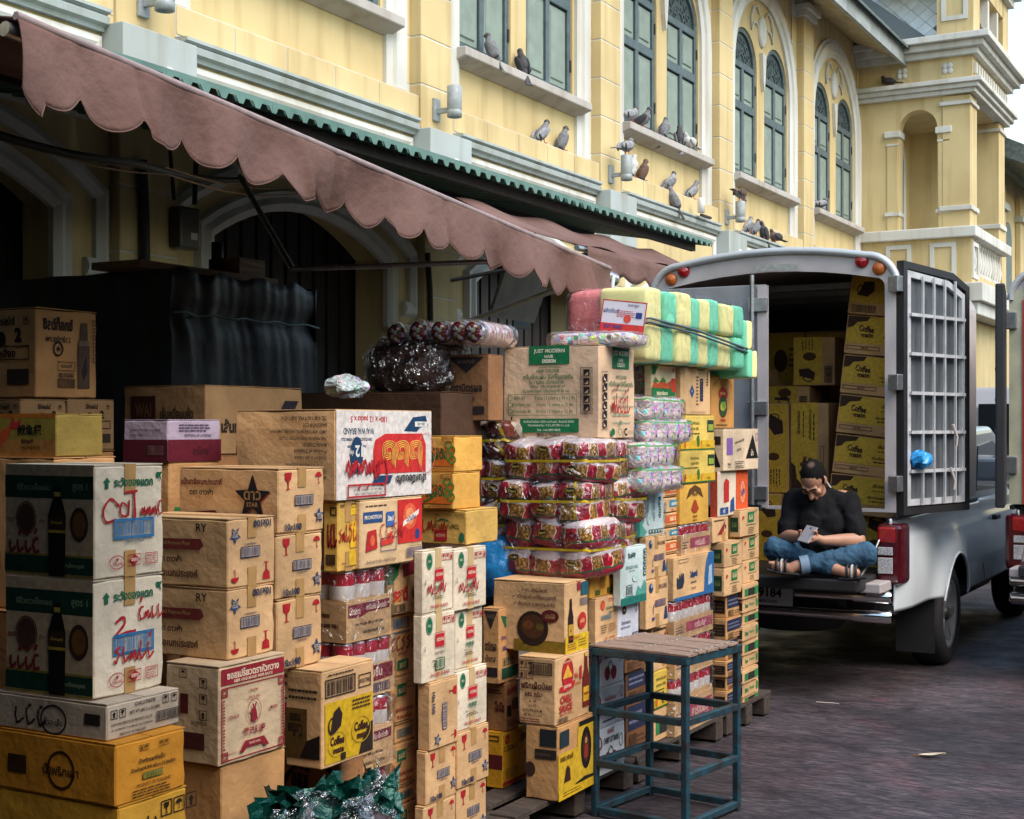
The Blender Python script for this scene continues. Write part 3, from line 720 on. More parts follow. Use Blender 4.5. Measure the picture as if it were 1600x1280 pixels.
edm = tm_.mesh('edge_trim', mat('mint roof edge', (.09, .18, .155), .5, var=.25, vscale=7))
for i in range(21): link('edge_trim', edm, lean, loc=(.008, -4.694 - 5 + i * .842, -.004))
for x in (.12, 1.2): MB().box(-x - .05, -x, -9.6, 7.9, .172 * x - .075, .172 * x - .012).build('purlin', DARK, lean)

# ---------------------------------------------------------------- shop row across the lane, behind and right of the photographer
row = thing('shop_row', 'low row of shophouses across the lane, out of frame at right', 'building', (4.3, 10, 0))
sh_ = mat('shop row wall', (.22, .2, .18), .85, var=.3, vscale=1.5)
for k in range(13):
    y = -28 + 4.6 * k; hgt = 4.3 + .5 * math.sin(k * 2.1)
    MB().box(0, 6, y, y + 4.55, 0, hgt).build('house_wall', sh_, row); MB().box(-.04, -.001, y + .5, y + 4.0, .1, 2.6).build('shutter', DARK, row)
    MB().prism([(-.02, 3.0), (-1.1, 2.65), (-1.1, 2.69), (-.02, 3.06)], y + .2, y + 4.3, 'xz').build('shop_awning', TARPB, row)

mk = thing('shade_roof', 'unseen metal roof behind the camera, added to block light from that side', 'roof', (-1, -8, 0))  # unseen, put in to cut the sky light from behind the camera
MB().prism([(-5.2, 3.2), (0, 3.9), (5.1, 3.2), (5.1, 3.24), (0, 3.94), (-5.2, 3.24)], -9, 7.6, 'xz').build('roof_sheet', TARPB, mk); MB().box(-5.2, 5.1, -9.1, -9.0, 0, 3.9).build('end_wall', sh_, mk)
for x in (-5, 5):
    for y in (-8.5, -4, 0, 4, 7.3): MB().box(x - .05, x + .05, y - .05, y + .05, 0, 3.2).build('post', DARK, mk)
# ================================================================== AWNING
FAB = mat('awning fabric', (.185, .108, .092), .85, var=.5, vscale=2.2, col2=(.115, .062, .05), bump=.4, bscale=22, spec=.2)
PIPE = mat('awning piping', (.27, .20, .195), .8, var=.2, vscale=20)
STEEL = mat('galvanised steel', (.45, .45, .46), .35, metal=.9, var=.2, vscale=30)
A0 = on_x(22, 27, -3.1); A1 = on_x(951, 421, -3.1)       # front edge, near and far end
BX, BZ = -5.05, 3.27
awn = thing('awning', 'faded reddish brown fabric awning with scalloped valance over the boxes', 'awning', (A0.x, A0.y, 0))
base = Vector((A0.x, A0.y, 0)); LEN = A1.y - A0.y
def front(s): return A0.lerp(A1, s)
def wob(y, z, k=1.): return .07 * k * noise.noise(Vector((y * 2.3, z * 2.0, 3.1))) + .03 * k * noise.noise(Vector((y * 6., z * 4., 9.)))
def top_fn(u, v):
    p = front(u); q = Vector((BX, p.y + .02, BZ)); s = p.lerp(q, v)
    s.z -= .05 * math.sin(math.pi * v) * (.6 + .4 * math.sin(u * 9)); s.z += .02 * noise.noise(Vector((u * 9, v * 5, 1)))
    return s - base
o = MB().grid(top_fn, 60, 10).build('top_cloth', FAB, awn); sm_ = o.modifiers.new('s', 'SOLIDIFY'); sm_.thickness = .004; sm_.offset = 0
NS = 17
def val_fn(u, v):
    p = front(u); k = (u * NS) % 1.0; lobe = math.sin(math.pi * k); drop = .155 + .068 * lobe ** .7 + .012 * noise.noise(Vector((u * 14, 0, 5)))
    if u < .02: drop += .04
    d = drop * v; y = p.y
    ph = y * 5.2 + 1.4 * math.sin(y * 1.9) + 2.2 * v * noise.noise(Vector((y * 1.1, 2, 0)))
    x = .012 + wob(y, d, v ** .8) + .026 * v ** .7 * math.sin(ph * 2.0)
    for c, a_ in ((.05, .5), (.12, -1), (.2, .6), (.33, 1.2), (.385, -1), (.47, .7), (.58, -.7), (.69, 1.3), (.78, -.6), (.93, 1)): x += .022 * a_ * math.exp(-((u - c - .01 * v) / .006) ** 2) * v ** .5
    return Vector((p.x + x, y + .012 * noise.noise(Vector((y * 4, d * 6, 2))) * v, p.z - d)) - base
o = MB().grid(val_fn, 420, 14).build('valance', FAB, awn); sm_ = o.modifiers.new('s', 'SOLIDIFY'); sm_.thickness = .003; sm_.offset = 0
hem = [val_fn(i / 420, 1.0) for i in range(421)]
MB().tube(hem, .003, 5).build('hem', FAB, awn)
MB().tube([front(i / 40) + Vector((.006, 0, .004)) - base for i in range(41)], .013, 6).build('piping', PIPE, awn)
MB().tube([front(-.002) + Vector((-.03, 0, -.03)) - base, front(1.035) + Vector((-.03, 0, -.03)) - base], .022, 10).build('front_bar', STEEL, awn)
for s in (.87,):       # folding arms
    p = front(s) + Vector((-.03, 0, -.04)); e = Vector((-4.35, p.y + (.75 if s < .6 else -.5), p.z - .03)); w = Vector((-5.1, p.y, 3.05))
    MB().tube([p - base, e - base], .013, 8).tube([e - base, w - base], .015, 8).build('folding_arm', STEEL, awn)
MB().tube([Vector((BX, A0.y - .1, BZ + .02)) - base, Vector((BX, A1.y + .3, BZ + .02)) - base], .04, 10).build('roller', DARK, awn)
# strut from the wall to the front bar
p0, p1 = on_x(735, 501, -4.4), on_x(868, 453, -3.35)
MB().tube([p0 - base, p1 - base], .016, 8).build('strut', STEEL, awn)
e0 = front(1.01); MB().tube([e0 + Vector((0, .02, -.02)) - base, e0 + Vector((-.02, .0, -.24)) - base], .012, 6).build('crank_rod', mat('white plastic', (.7, .7, .7), .4), awn)
cl = MB()
for k in range(5): cl.lathe([(.028, 0), (.036, .008), (.028, .016)], tuple(front(1.006 + .006 * k) + Vector((-.03, 0, -.03)) - base), 'y', 12)
cl.build('end_collar', STEEL, awn)
# next awning along the wall, seen past the end of the first
aw2 = thing('short_awning', 'second brown awning further along, behind the awning end', 'awning', (-5.1, 9.0, 0))
o = MB().grid(lambda u, v: Vector((1.0 * (1 - v), -.6 + 3.4 * u, 2.86 + .40 * v - .04 * math.sin(3.1 * v) + .02 * math.sin(u * 20))), 30, 8).build('top_cloth', FAB, aw2)
sm_ = o.modifiers.new('s', 'SOLIDIFY'); sm_.thickness = .004
o = MB().grid(lambda u, v: Vector((1.01 + .02 * math.sin(u * 30) * v, -.6 + 3.4 * u, 2.86 - (.14 + .05 * abs(math.sin(u * 36))) * v)), 90, 4).build('valance', FAB, aw2)
sm_ = o.modifiers.new('s', 'SOLIDIFY'); sm_.thickness = .003
MB().tube([(.98, -.7, 2.84), (.98, 2.9, 2.84)], .02, 8).build('front_bar', STEEL, aw2)
for y in (-.5, 2.6): MB().tube([(.96, y, 2.82), (-.1, y, 2.7)], .015, 6).build('arm', DARK, aw2)

# ---------------------------------------------------------------- neighbouring stall at the left edge: dark tarpaulin side under a green roof
TARP = mat('dark tarpaulin', (.022, .021, .024), .55, var=.35, vscale=5, bump=.25, bscale=14)
ns = thing('market_stall', 'neighbouring stall with dark tarpaulin side and green roll at the far left', 'stall', (-3.6, 1.0, 0))
def tarp(x0, x1, y, z0, z1, amp=.05):
    return lambda u, v: Vector((x0 + (x1 - x0) * u, y + amp * noise.noise(Vector((u * 7, v * 1.5, y))) + .02 * math.sin(u * 40) * (1 - v), z0 + (z1 - z0) * v))
o = MB().grid(tarp(-2.4, .98, 1.22, .05, 3.0), 50, 14).build('side_tarpaulin', TARP, ns); o.modifiers.new('s', 'SOLIDIFY').thickness = .004  # tarpaulin widened to keep more light off the near boxes
o = MB().grid(lambda u, v: Vector((-2.4 + 3.15 * v + (.9 * v if u < .86 else 0), -3.2 + 4.45 * u, 3.35 - .4 * v - .08 * math.sin(math.pi * u))), 24, 8).build('canopy', mat('green canvas', (.02, .07, .055), .7, var=.3), ns); o.modifiers.new('s', 'SOLIDIFY').thickness = .006  # canopy stretched outwards, out of view, to shade the near box sides
MB().tube([(.735, -3.2, 2.93), (.735, 1.27, 2.93)], .05, 10).build('rolled_edge', mat('green canvas', (.02, .07, .055)), ns)
for x, y in ((.7, -3.1), (.96, 1.17), (-2.3, 1.2), (-2.3, -3.1)): MB().tube([(x, y, 0), (x, y, 2.95)], .025, 8).build('post', STEEL, ns)
MB().box(-2.3, .5, -3, 1.0, .0, .8).build('counter', DARK, ns)

pa = thing('shade_canopy', 'unseen dark tarpaulin canopy over the camera, added to shade the near boxes', 'canopy', (-.8, -.3, 0))  # unseen sheet overhead, added to shade the nearest stacks
o = MB().grid(lambda u, v: Vector((-1.95 + 2.5 * u, -2.6 + 5.45 * v, 3.08 - .1 * math.sin(math.pi * u) * math.sin(math.pi * v) + .02 * math.sin(u * 30))), 30, 20).build('canopy_sheet', TARP, pa); o.modifiers.new('s', 'SOLIDIFY').thickness = .004
for x, y in ((-1.85, -2.5), (.5, -2.5), (.5, -.1), (-1.9, 1.9)): MB().tube([(x, y, 0), (x, y, 3.06)], .025, 8).build('pole', STEEL, pa)
gl_ = thing('shade_block', 'unseen dark block behind the camera, added to keep light off the boxes', 'goods', (-1.1, -1.8, 0))  # unseen bulk, added to darken the box sides facing the camera
MB().box(-1.7, 1.7, -.8, .8, 0, 1.2).build('lower_tier', DARK, gl_, bevel=.05); MB().box(-1.6, 1.6, -.7, .7, 1.2, 2.4).build('upper_tier', TARP, gl_, bevel=.08)
ct = thing('shade_cart', 'unseen covered cart left of the camera, added to block light from the boxes', 'cart', (-2.15, -.12, 0))  # unseen heap, added to block light reaching the near box sides
def heap(u, v):
    a = 2 * math.pi * u; x, y = math.cos(a), math.sin(a); k = 1 / max(abs(x), abs(y)) ** .85; q = 1 if v < .8 else 1 - (v - .8) * 5 * .999
    return Vector(((.78 + .05 * noise.noise(Vector((u * 9, v * 3, 2)))) * x * k * q, (1.2 + .05 * noise.noise(Vector((u * 9, v * 3, 5)))) * y * k * q, .3 + 2.1 * min(1, v / .8) + .06 * noise.noise(Vector((u * 5, v * 5, 8)))))
MB().grid(heap, 64, 20).build('tarpaulin', TARP, ct); MB().box(-.75, .75, -1.2, 1.2, .28, .34).build('deck', pw_ if False else DARK, ct)
for x in (-.7, .7):
    for y in (-.8, .8): MB().lathe([(0, -.03), (.2, -.03), (.24, -.01), (.24, .01), (.2, .03), (0, .03)], (x, y, .24), 'x', 20).build('wheel', DARK, ct)
# ---------------------------------------------------------------- behind the boxes: tarpaulin covered crate, plank, meter box, cables
CX = -4.5
c0 = on_x(268, 420, CX); c1 = on_x(495, 455, CX)
cr = thing('covered_crate', 'tall crate under a black tarpaulin tied with a cord, behind the boxes', 'crate', (CX, c0.y, 0))
H = c0.z; W = c1.y - c0.y
def cov(u, v):
    fold = .006 * math.sin(u * 27 + 5 * math.sin(u * 5) + 3 * math.sin(v * 2)) * (1 - abs(v - .82) * .9) + .03 * noise.noise(Vector((u * 3, v * 1.4, 4))) + .010 * noise.noise(Vector((u * 19 + v * 4, v * 5, 4)))
    cin = -.03 * math.exp(-((H * v - H + .2) / .05) ** 2)
    return Vector((fold + cin, W * u, .0 + H * v + .015 * math.sin(u * 25) * (v > .97)))
o = MB().grid(cov, 90, 50).build('tarpaulin', TARP, cr); o.modifiers.new('s', 'SOLIDIFY').thickness = .004
o = MB().grid(lambda u, v: Vector((-1.1 * u, .02 * math.sin(u * 20 + v * 4), H * v)), 20, 10).build('tarpaulin_end', TARP, cr)
o = MB().grid(lambda u, v: Vector((-1.1 * u, W + .02 * math.sin(u * 20 + v * 4), H * v)), 20, 10).build('tarpaulin_end', TARP, cr)
MB().box(-1.1, -.05, 0.03, W - .03, .02, H - .01).build('crate_box', DARK, cr)
MB().tube([(.012 + .03 * noise.noise(Vector((i * .3, 0, 0))), W * i / 30, H - .2 + .006 * math.sin(i)) for i in range(31)], .006, 6).build('cord', mat('teal cord', (.12, .2, .19), .6), cr)
wood = mat('raw timber', (.20, .115, .055), .75, var=.4, vscale=10, stretch=(8, .6, 8), bump=.2)
pl = thing('timber_plank', 'long timber plank lying on top of the tarpaulin covered crate', 'plank', (CX - .2, c0.y, H + .002))
MB().box(-.18, .12, -.12, W - .22, 0, .035).build('plank_board', wood, pl, bevel=.004)
MB().box(-.1, .1, W - .5, W - .3, .036, .12).build('end_block', wood, pl, bevel=.004)
MB().lathe([(0, .16), (.03, .16), (.03, 0), (0, 0)], (-.02, W * .52, .036), 'z', 12).build('jar', DARK, pl)
mt = on_x(266, 360, XL + .02)
mb_ = thing('electric_meter', 'small electric meter box with white sticker beside the arch', 'meter', (XL + .1, mt.y, mt.z - .2))
MB().box(0, .12, -.11, .11, 0.05, .36).build('case', mat('meter case', (.05, .05, .05), .35), mb_, bevel=.02)
MB().box(.121, .124, .0, .07, .12, .17).build('sticker', mat('sticker white', (.5, .48, .46), .6), mb_)
MB().tube([(.05, .12, .4), (.05, .14, .8), (.05, .0, 1.1), (.05, -.1, 1.5)], .02, 6).tube([(.05, -.1, .4), (.06, -.16, .8), (.05, -.1, 1.2)], .016, 6).build('conduit', DARK, mb_)
def cable(pts, r, name, label, m):
    P = [Vector(p) for p in pts]; b = P[0].copy(); out = []
    for i in range(len(P) - 1):
        for k in range(8):
            t = k / 8; q = P[i].lerp(P[i + 1], t); q.z -= .06 * math.sin(math.pi * t) * (P[i + 1] - P[i]).length / 3; out.append(q - b)
    out.append(P[-1] - b); o = MB().tube(out, r, 6).build(name, m); o.location = b; return tag(o, label, 'cable')
blk = mat('black cable', (.012, .011, .012), .6); cop = mat('dull orange wire', (.25, .12, .05), .5)
cable([on_x(-30, 203, -5.2), on_x(210, 255, -5.4), on_x(420, 275, -6.6)], .022, 'power_cable', 'thick black cable sagging under the awning at left', blk)
cable([on_x(90, 238, -5.3), on_x(260, 262, -5.6), on_x(470, 290, -6.8)], .006, 'thin_wire', 'upper of two thin orange wires beneath the thick cable', cop)
cable([on_x(90, 243, -5.3), on_x(260, 272, -5.6), on_x(470, 302, -6.8)], .006, 'thin_wire', 'lower of two thin orange wires beneath the thick cable', cop)
cable([on_x(668, 395, XL + .12), on_x(672, 450, XL + .12), on_x(674, 560, XL + .12)], .03, 'drain_pipe', 'black pipe running down the pilaster between the two arches', blk)
cable([on_x(222, 250, XL + .15), on_x(226, 330, XL + .14), on_x(228, 470, XL + .14)], .04, 'drain_pipe', 'black pipe on the pilaster left of the meter box', blk)
sb = thing('sign_board', 'plain grey board hanging tilted inside the right arch', 'board', on_x(818, 452, -6.2))
v = MB().box(-.03, .0, -.42, .42, -.3, .34).build('panel', mat('grey board', (.16, .145, .125), .7, var=.2), sb); v.rotation_euler = (0, R(22), 0)
MB().bar((-.01, -.4, .3), (-.2, -.4, .9), .01, .01).bar((-.01, .4, .3), (-.2, .4, .9), .01, .01).build('hanger', DARK, sb)
cb = thing('door_sign', 'small dark sign reading BC in the shaded right doorway', 'sign', on_x(812, 500, -6.9))
MB().box(0, .02, -.16, .2, -.09, .09).build('plate', DARK, cb)
P_ = Print(.3, .12); P_.text('BC', .5, .5, .75, '#2c4a63', bold=.02); P_.build('lettering', (.021, -.13, -.06), (0, 1, 0), (0, 0, 1), (1, 0, 0), cb)
# low dark trestle table that carries the goods behind the front row
tb = thing('trestle_table', 'low dark trestle table in the shade behind the front boxes', 'table', (-3.9, 5.0, 0))
MB().box(-.75, .55, -2.3, 1.6, .74, .78).build('table_top', DARK, tb)
for x in (-.65, .45):
    for y in (-2.2, -.4, 1.5): MB().box(x, x + .06, y, y + .06, 0, .739).build('leg', DARK, tb)
# pallets under the stacks
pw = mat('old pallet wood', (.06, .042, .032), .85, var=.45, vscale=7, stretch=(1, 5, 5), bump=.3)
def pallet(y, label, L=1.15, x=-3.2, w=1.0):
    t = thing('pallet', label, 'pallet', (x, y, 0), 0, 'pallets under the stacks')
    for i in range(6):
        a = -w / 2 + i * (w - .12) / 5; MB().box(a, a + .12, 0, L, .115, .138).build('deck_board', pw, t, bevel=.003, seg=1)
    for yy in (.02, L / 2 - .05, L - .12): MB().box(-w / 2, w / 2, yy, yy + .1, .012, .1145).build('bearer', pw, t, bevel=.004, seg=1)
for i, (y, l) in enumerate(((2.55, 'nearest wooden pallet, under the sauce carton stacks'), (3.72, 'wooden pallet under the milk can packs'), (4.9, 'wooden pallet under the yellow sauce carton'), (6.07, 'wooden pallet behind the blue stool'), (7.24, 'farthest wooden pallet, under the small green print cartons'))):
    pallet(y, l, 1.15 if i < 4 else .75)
# ================================================================== CARTONS
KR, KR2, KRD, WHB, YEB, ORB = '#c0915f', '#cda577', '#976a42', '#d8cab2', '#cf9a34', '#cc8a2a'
RED, GRNK, NAVY, BLK, PUR = '#a81c24', '#14603f', '#22304f', '#1c1719', '#5a3f78'
TAPE = mat('brown packing tape', '#b48c58', .3, var=.2, vscale=12, spec=.6)
TAPE2 = mat('clear packing tape', '#c9ac7d', .22, var=.1, vscale=12, spec=.6)
_seed = [100]
def carton(name, label, X, l, c, r, top, z0, base=KR, front=None, side=None, yaw=0., w=None, fturn=0, sturn=0, tape=False, ftape=False, group=None, flat=False, L=None, P=None, H=None, roll=0.):
    _seed[0] += 1; sd_ = _seed[0]
    if P is None:
        P = on_x(c, top, X); H = P.z - z0
    a = Vector((-math.cos(yaw), -math.sin(yaw), 0)); b = Vector((-math.sin(yaw), math.cos(yaw), 0))
    if L is None: L = max(.04, run_to(P, b, r))
    if w is None: w = max(.04, run_to(P, a, l)) if l is not None else .34
    t = thing(name, label, 'box', (P.x, P.y, z0), yaw, group)
    if roll: t.rotation_euler = (R(roll), 0, yaw)
    bm_ = board(base)
    me = rough_box(-w, 0, 0, L, 0, H - .004, 4, min(.008, .022 * min(w, L, H)), min(.006, .018 * min(w, L, H)), sd_)
    me.materials.append(bm_); link('carton_body', me, t, bevel=.004, seg=1)
    if not flat:
        for s in (0, 1):
            y0, y1 = (.002, L / 2 - .002) if s == 0 else (L / 2 + .002, L - .002)
            f = MB().box(-w + .002, -.002, y0, y1, H - .0035, H - .0005).build('flap', bm_, t)
    if tape or ftape:
        tp = MB(); tw = .02; m = L / 2
        tp.box(-w, .0006, m - tw, m + tw, H - .0003, H + .0004)
        if ftape: tp.box(.0004, .0012, m - tw, m + tw, H - min(.075, H * .3), H + .0004)
        tp.build('tape', TAPE if ftape != 2 else TAPE2, t)
        if ftape: MB().box(.0004, .0012, m - tw, m + tw, 0.001, min(.07, H * .28)).build('tape', TAPE if ftape != 2 else TAPE2, t)
    if front:
        sw = fturn in (90, 270); p = Print(H if sw else L, L if sw else H, sd_); front(p)
        p.build('printed_face', (0, 0, 0), (0, 1, 0), (0, 0, 1), (1, 0, 0), t, fturn, .0016)
    if side:
        sw = sturn in (90, 270); p = Print(H if sw else w, w if sw else H, sd_ + 9); side(p)
        p.build('printed_side', (-w, 0, 0), (1, 0, 0), (0, 0, 1), (0, -1, 0), t, sturn, .0016)
    return z0 + H, t
# ------------------------------------------------------------------ prints
def d_soy(word):
    def f(p):
        p.arrow(.17, .84, .1, GRNK); p.text('ระวังของแตก', .55, .845, .085, GRNK, .56, bold=.035)
        p.shape(.92, .88, .09, [(-.4, .5), (.1, .45), (.45, .5), (.2, .1), (.35, -.5), (.0, -.05), (-.3, -.1)], GRNK)
        if word == 0:
            p.stroke([(.34, .63), (.22, .7), (.12, .6), (.16, .5), (.3, .52)], .02, RED); p.stroke([(.46, .62), (.38, .66), (.36, .56), (.46, .55), (.48, .68), (.47, .54)], .02, RED)
            p.stroke([(.42, .75), (.6, .76)], .024, RED); p.stroke([(.55, .76), (.56, .62), (.56, .5)], .028, RED)
            p.scrawl(.66, .54, .97, .68, RED, 4, .017, 3)
        else:
            p.stroke([(.3, .62), (.4, .66), (.42, .6), (.28, .5), (.4, .52), (.58, .53)], .024, RED); p.scrawl(.62, .62, .98, .74, RED, 4, .017, 5)
        p.frame(.26, .34, .84, .52, .014, '#1f6c9e'); p.barcode(.28, .355, .82, .505, '#1f6c9e', None, 34)
        p.text('1 88 51912 07064 8', .55, .315, .022, '#2d4f70', .4)
        if word: p.scrawl(.26, .28, .84, .46, RED, 5, .019, 8)
        p.ring(.3, .14, .09, .062, .008, RED); p.text('THAILAND', .3, .125, .025, RED, .14); p.star(.3, .16, .025, RED)
        p.frame(.46, .1, .64, .2, .007, RED); p.poly([(.55, .195), (.63, .15), (.55, .105), (.47, .15)], RED); p.text('ฮาลาล', .55, .15, .03, '#e8ddc8', .1)
        p.frame(.7, .1, .88, .2, .007, RED); p.text('HACCP', .79, .175, .026, RED, .15); p.lines(.71, .11, .87, .155, 3, RED)
    return f
def d_soy_side(p):
    p.rect(.006, .004, .998, .996, '#b9a486')  # cream side painted tan to stand in for shade
    p.rect(0, .7, 1, .9, '#123a2c'); p.text('ซีอิ๊วขาวเห็ดหอม', .33, .8, .06, '#7a8f74', .5); p.text('สูตร 1', .85, .8, .08, '#7a8f74', .2)
    p.rect(0, .04, 1, .19, '#123a2c'); p.text('ซีอิ๊วขาวตราเด็กสมบูรณ์', .72, .115, .05, '#8f9a80', .46)
    p.rect(0, .19, 1, .21, '#8a7a34'); p.rect(0, .02, 1, .035, '#8a7a34')
    p.disc(.25, .52, .11, .13, '#4a332a'); p.ring(.25, .52, .13, .15, .015, '#6a4432'); p.text('ตรา', .08, .5, .04, '#8a3a32'); p.text('เด็ก', .43, .5, .04, '#8a3a32')
    p.disc(.85, .48, .11, .15, '#3a241a'); p.disc(.85, .48, .08, .11, '#6e4a22')
    p.scrawl(.05, .22, .42, .36, '#7a2a28', 4, .03, 4)
    p.poly([(.52, .02), (.7, .02), (.71, .55), (.68, .66), (.655, .72), (.65, .8), (.58, .8), (.575, .72), (.55, .66), (.51, .55)], '#120d0d')
    p.rect(.515, .42, .706, .56, '#2e2416'); p.rect(.515, .4, .706, .425, '#b09032'); p.rect(.58, .72, .65, .76, '#b09a4a')
    p.text('เด็กสมบูรณ์', .61, .49, .035, '#c0a040', .17)
def d_star_front(p):
    p.glass(.2, .8, .26, RED); p.umbrella(.86, .83, .2, RED)
    p.barcode(.34, .42, .74, .58, NAVY, '#b9a79a', 24); p.text('1 08 8506 0041 2', .54, .385, .03, NAVY, .3)
    p.star(.86, .24, .13, NAVY); p.star(.87, .25, .11, '#31517c'); p.text('ดาว', .865, .25, .05, '#c3a77e', .12); p.text('CLUB', .865, .2, .03, '#c3a77e', .1)
    p.text('10x100', .3, .1, .11, NAVY, .42, bold=.03)
def d_star_turned(p): d_star_front(p)
def d_star_side(p):
    p.star(.76, .52, .36, '#7e2a2a'); p.star(.75, .54, .36, '#1a1c26'); p.text('ดาว', .75, .58, .14, '#a07c4e', .22); p.text('STAR', .75, .44, .07, '#a07c4e', .2)
    p.text('แป้งสาลีอเนกประสงค์', .24, .78, .11, '#6a2428', .42, bold=.03); p.text('ตรา ดาวฟ้า', .24, .62, .1, '#33261f', .3, bold=.03)
    p.poly([(.1, .22), (.14, .3), (.38, .34), (.42, .28), (.38, .18), (.12, .14)], '#6e2a28'); p.text('All Purpose Flour', .26, .24, .07, '#a07c4e', .26)
    p.rect(.48, .08, .58, .26, '#2a2020')
def d_star_flip(p):
    p.text('แป้งสาลีอเนกประสงค์', .45, .2, .13, '#5c3a28', .55, bold=.03); p.text('ตรา ดาวฟ้า', .45, .4, .1, '#3a2a20', .34, bold=.03)
    p.poly([(.25, .58), (.28, .68), (.75, .7), (.78, .6), (.74, .54), (.3, .53)], '#6e2a28'); p.text('All Purpose Flour', .52, .62, .07, '#a07c4e', .4); p.text('RY', .76, .86, .12, '#33261f')
def d_paste(p):
    for x, k in ((.09, 'a'), (.2, 'g')): p.icons(x, .68, .24, BLK, k)
    for x, k in ((.79, 'g'), (.91, 'u')): p.icons(x, .8, .24, BLK, k)
    p.text('CHILLI PASTE', .5, .85, .1, BLK, .3); p.text('NET WT. 400 G x 12 CANS.', .5, .65, .09, BLK, .42); p.text('CHUA HAH SENG FOOD PRODUCT CO.,LTD.', .32, .42, .085, BLK, .56)
    p.text('TEL +66 2888 0201-7 +66 2888 0257 FAX +66 2888 0203', .32, .28, .05, BLK, .56); p.text('PRODUCT OF THAILAND', .33, .13, .075, BLK, .34); p.barcode(.65, .22, .98, .5, BLK)
def d_paste_side(p):
    p.ring(.55, .4, .5, .42, .06, '#2e2426'); p.scrawl(.2, .2, .5, .8, '#2e2426', 3, .07, 4); p.rect(.82, .4, .95, .7, '#2e2426'); p.text('ฉั่วฮะเส็ง', .55, .35, .2, '#2e2426', .4)
def d_orange(p):
    for x, k in ((.36, 'ag'), (.64, 'gu')): p.icons(x, .84, .1, '#5a3a10', k)
    p.text('น้ำพริกเผากึ่งเม็ด', .5, .64, .08, '#2a1d10', .4, bold=.03); p.text('น้ำหนักสุทธิ 900 กรัม x 12 กระป๋อง', .52, .51, .085, '#2a1d10', .72, bold=.03)
    p.barcode(.37, .33, .65, .44, '#2c4a28', '#b8a13c'); p.text('PRODUCT OF THAILAND', .52, .25, .05, '#5a2a18', .5); p.lines(.22, .06, .82, .2, 3, '#3c2812')
def d_orange_side(p):
    p.ring(.58, .45, .32, .32, .05, '#3a2414'); p.text('น้ำพริกเผา', .58, .45, .18, '#3a2414', .42); p.rect(.15, .3, .3, .6, '#3a2414')
def d_orange_low(p):
    p.text('ไตโย(ห่อ)', .3, .72, .2, '#20160e', .5, bold=.04); p.icons(.68, .84, .16, '#20160e', 'gua'); p.ring(.8, .42, .06, .05, .012, RED); p.text('R', .8, .42, .05, RED)
def d_deer(p):
    m = '#8f1f2c'
    p.rect(.03, .8, .97, .96, m); p.text('ซอสเปรี้ยวตราหัวกวาง', .5, .895, .085, '#e2cdb2', .8, bold=.03); p.text('DEER HEAD BRAND SOUR SAUCE', .5, .825, .03, '#e2cdb2', .7)
    p.frame(.03, .04, .97, .775, .012, m)
    for x, y in ((.03, .68), (.88, .68), (.03, .04), (.88, .04)): p.frame(x, y, x + .09, y + .095, .014, m); p.frame(x + .02, y + .02, x + .07, y + .075, .01, m)
    for x in (.045, .925): p.lines(x, .15, x + .03, .66, 16, m, .6)
    p.text('อ่ำเจ่าผล', .5, .7, .035, m, .25); p.text('SINCE 1952', .5, .625, .028, m, .25)
    p.ring(.5, .48, .11, .125, .008, m)
    p.shape(.5, .47, .18, [(-.25, -.5), (-.18, -.1), (-.35, .05), (-.3, .15), (-.1, .2), (-.22, .5), (-.1, .45), (0, .28), (.12, .55), (.2, .48), (.1, .22), (.18, .05), (.28, -.5)], m)
    p.text('TRADE', .2, .47, .035, m); p.text('MARK', .8, .47, .035, m); p.text('勝洋頭鹿', .5, .29, .085, m, .62, bold=.02)
    p.poly([(.28, .1), (.36, .2), (.64, .2), (.72, .1), (.66, .09), (.62, .13), (.38, .13), (.34, .09)], m); p.text('TRADE MARK', .5, .165, .022, '#dcc3a4', .25); p.text('NET 680 CC x 12', .14, .11, .024, m, .16)
def d_deer_side(p):
    for y in (.82, .66): p.icons(.72, y, .1, '#3c2418', 'g')
    p.icons(.72, .5, .1, '#3c2418', 'a'); p.icons(.35, .9, .09, '#3c2418', 'u'); p.rect(.3, .15, .75, .32, '#4a2220'); p.text('(แตกง่าย)', .65, .42, .06, '#4a3020', .4); p.rect(.3, .5, .45, .7, '#5a2020')
def d_plain(p):
    p.lines(.08, .12, .9, .22, 1, '#4a3524', .8)
def d_plain_flaptext(p):
    p.text('เฮ 10002', .2, .3, .1, '#3b2d22', .3); p.text('เฮ 10002', .62, .34, .1, '#3b2d22', .3)
def d_coffee(p):
    p.rect(.05, .04, .96, .66, '#c9a21c')
    p.poly([(.96, .04), (.96, .36), (.9, .34), (.8, .24), (.72, .14), (.68, .04)], '#2c2018')
    p.barcode(.05, .71, .62, .9, '#3a2a22', None, 30); p.frame(.68, .73, .92, .87, .012, '#3a2a22'); p.text('8101748', .8, .8, .05, '#3a2a22', .2); p.lines(.1, .92, .6, .96, 1, '#3a2a22')
    for x, y, s in ((.27, .22, .26), (.72, .3, .28)):
        p.ring(x, y, s * .62, s * .5, .012, '#b48f2a'); p.text('Coffee', x, y + .04, s * .36, '#3a2016', .26, rot=0, bold=.04); p.text('mate', x + .02, y - .06, s * .24, '#3a2016', .2, bold=.04)
    p.poly([(.14, .36), (.2, .56), (.3, .6), (.36, .52), (.33, .4), (.22, .34)], '#2b1c18'); p.ring(.17, .42, .07, .09, .02, '#2b1c18')
    p.lines(.55, .52, .94, .64, 3, '#4a3020', .5); p.rect(.33, .05, .42, .12, '#2c2018')
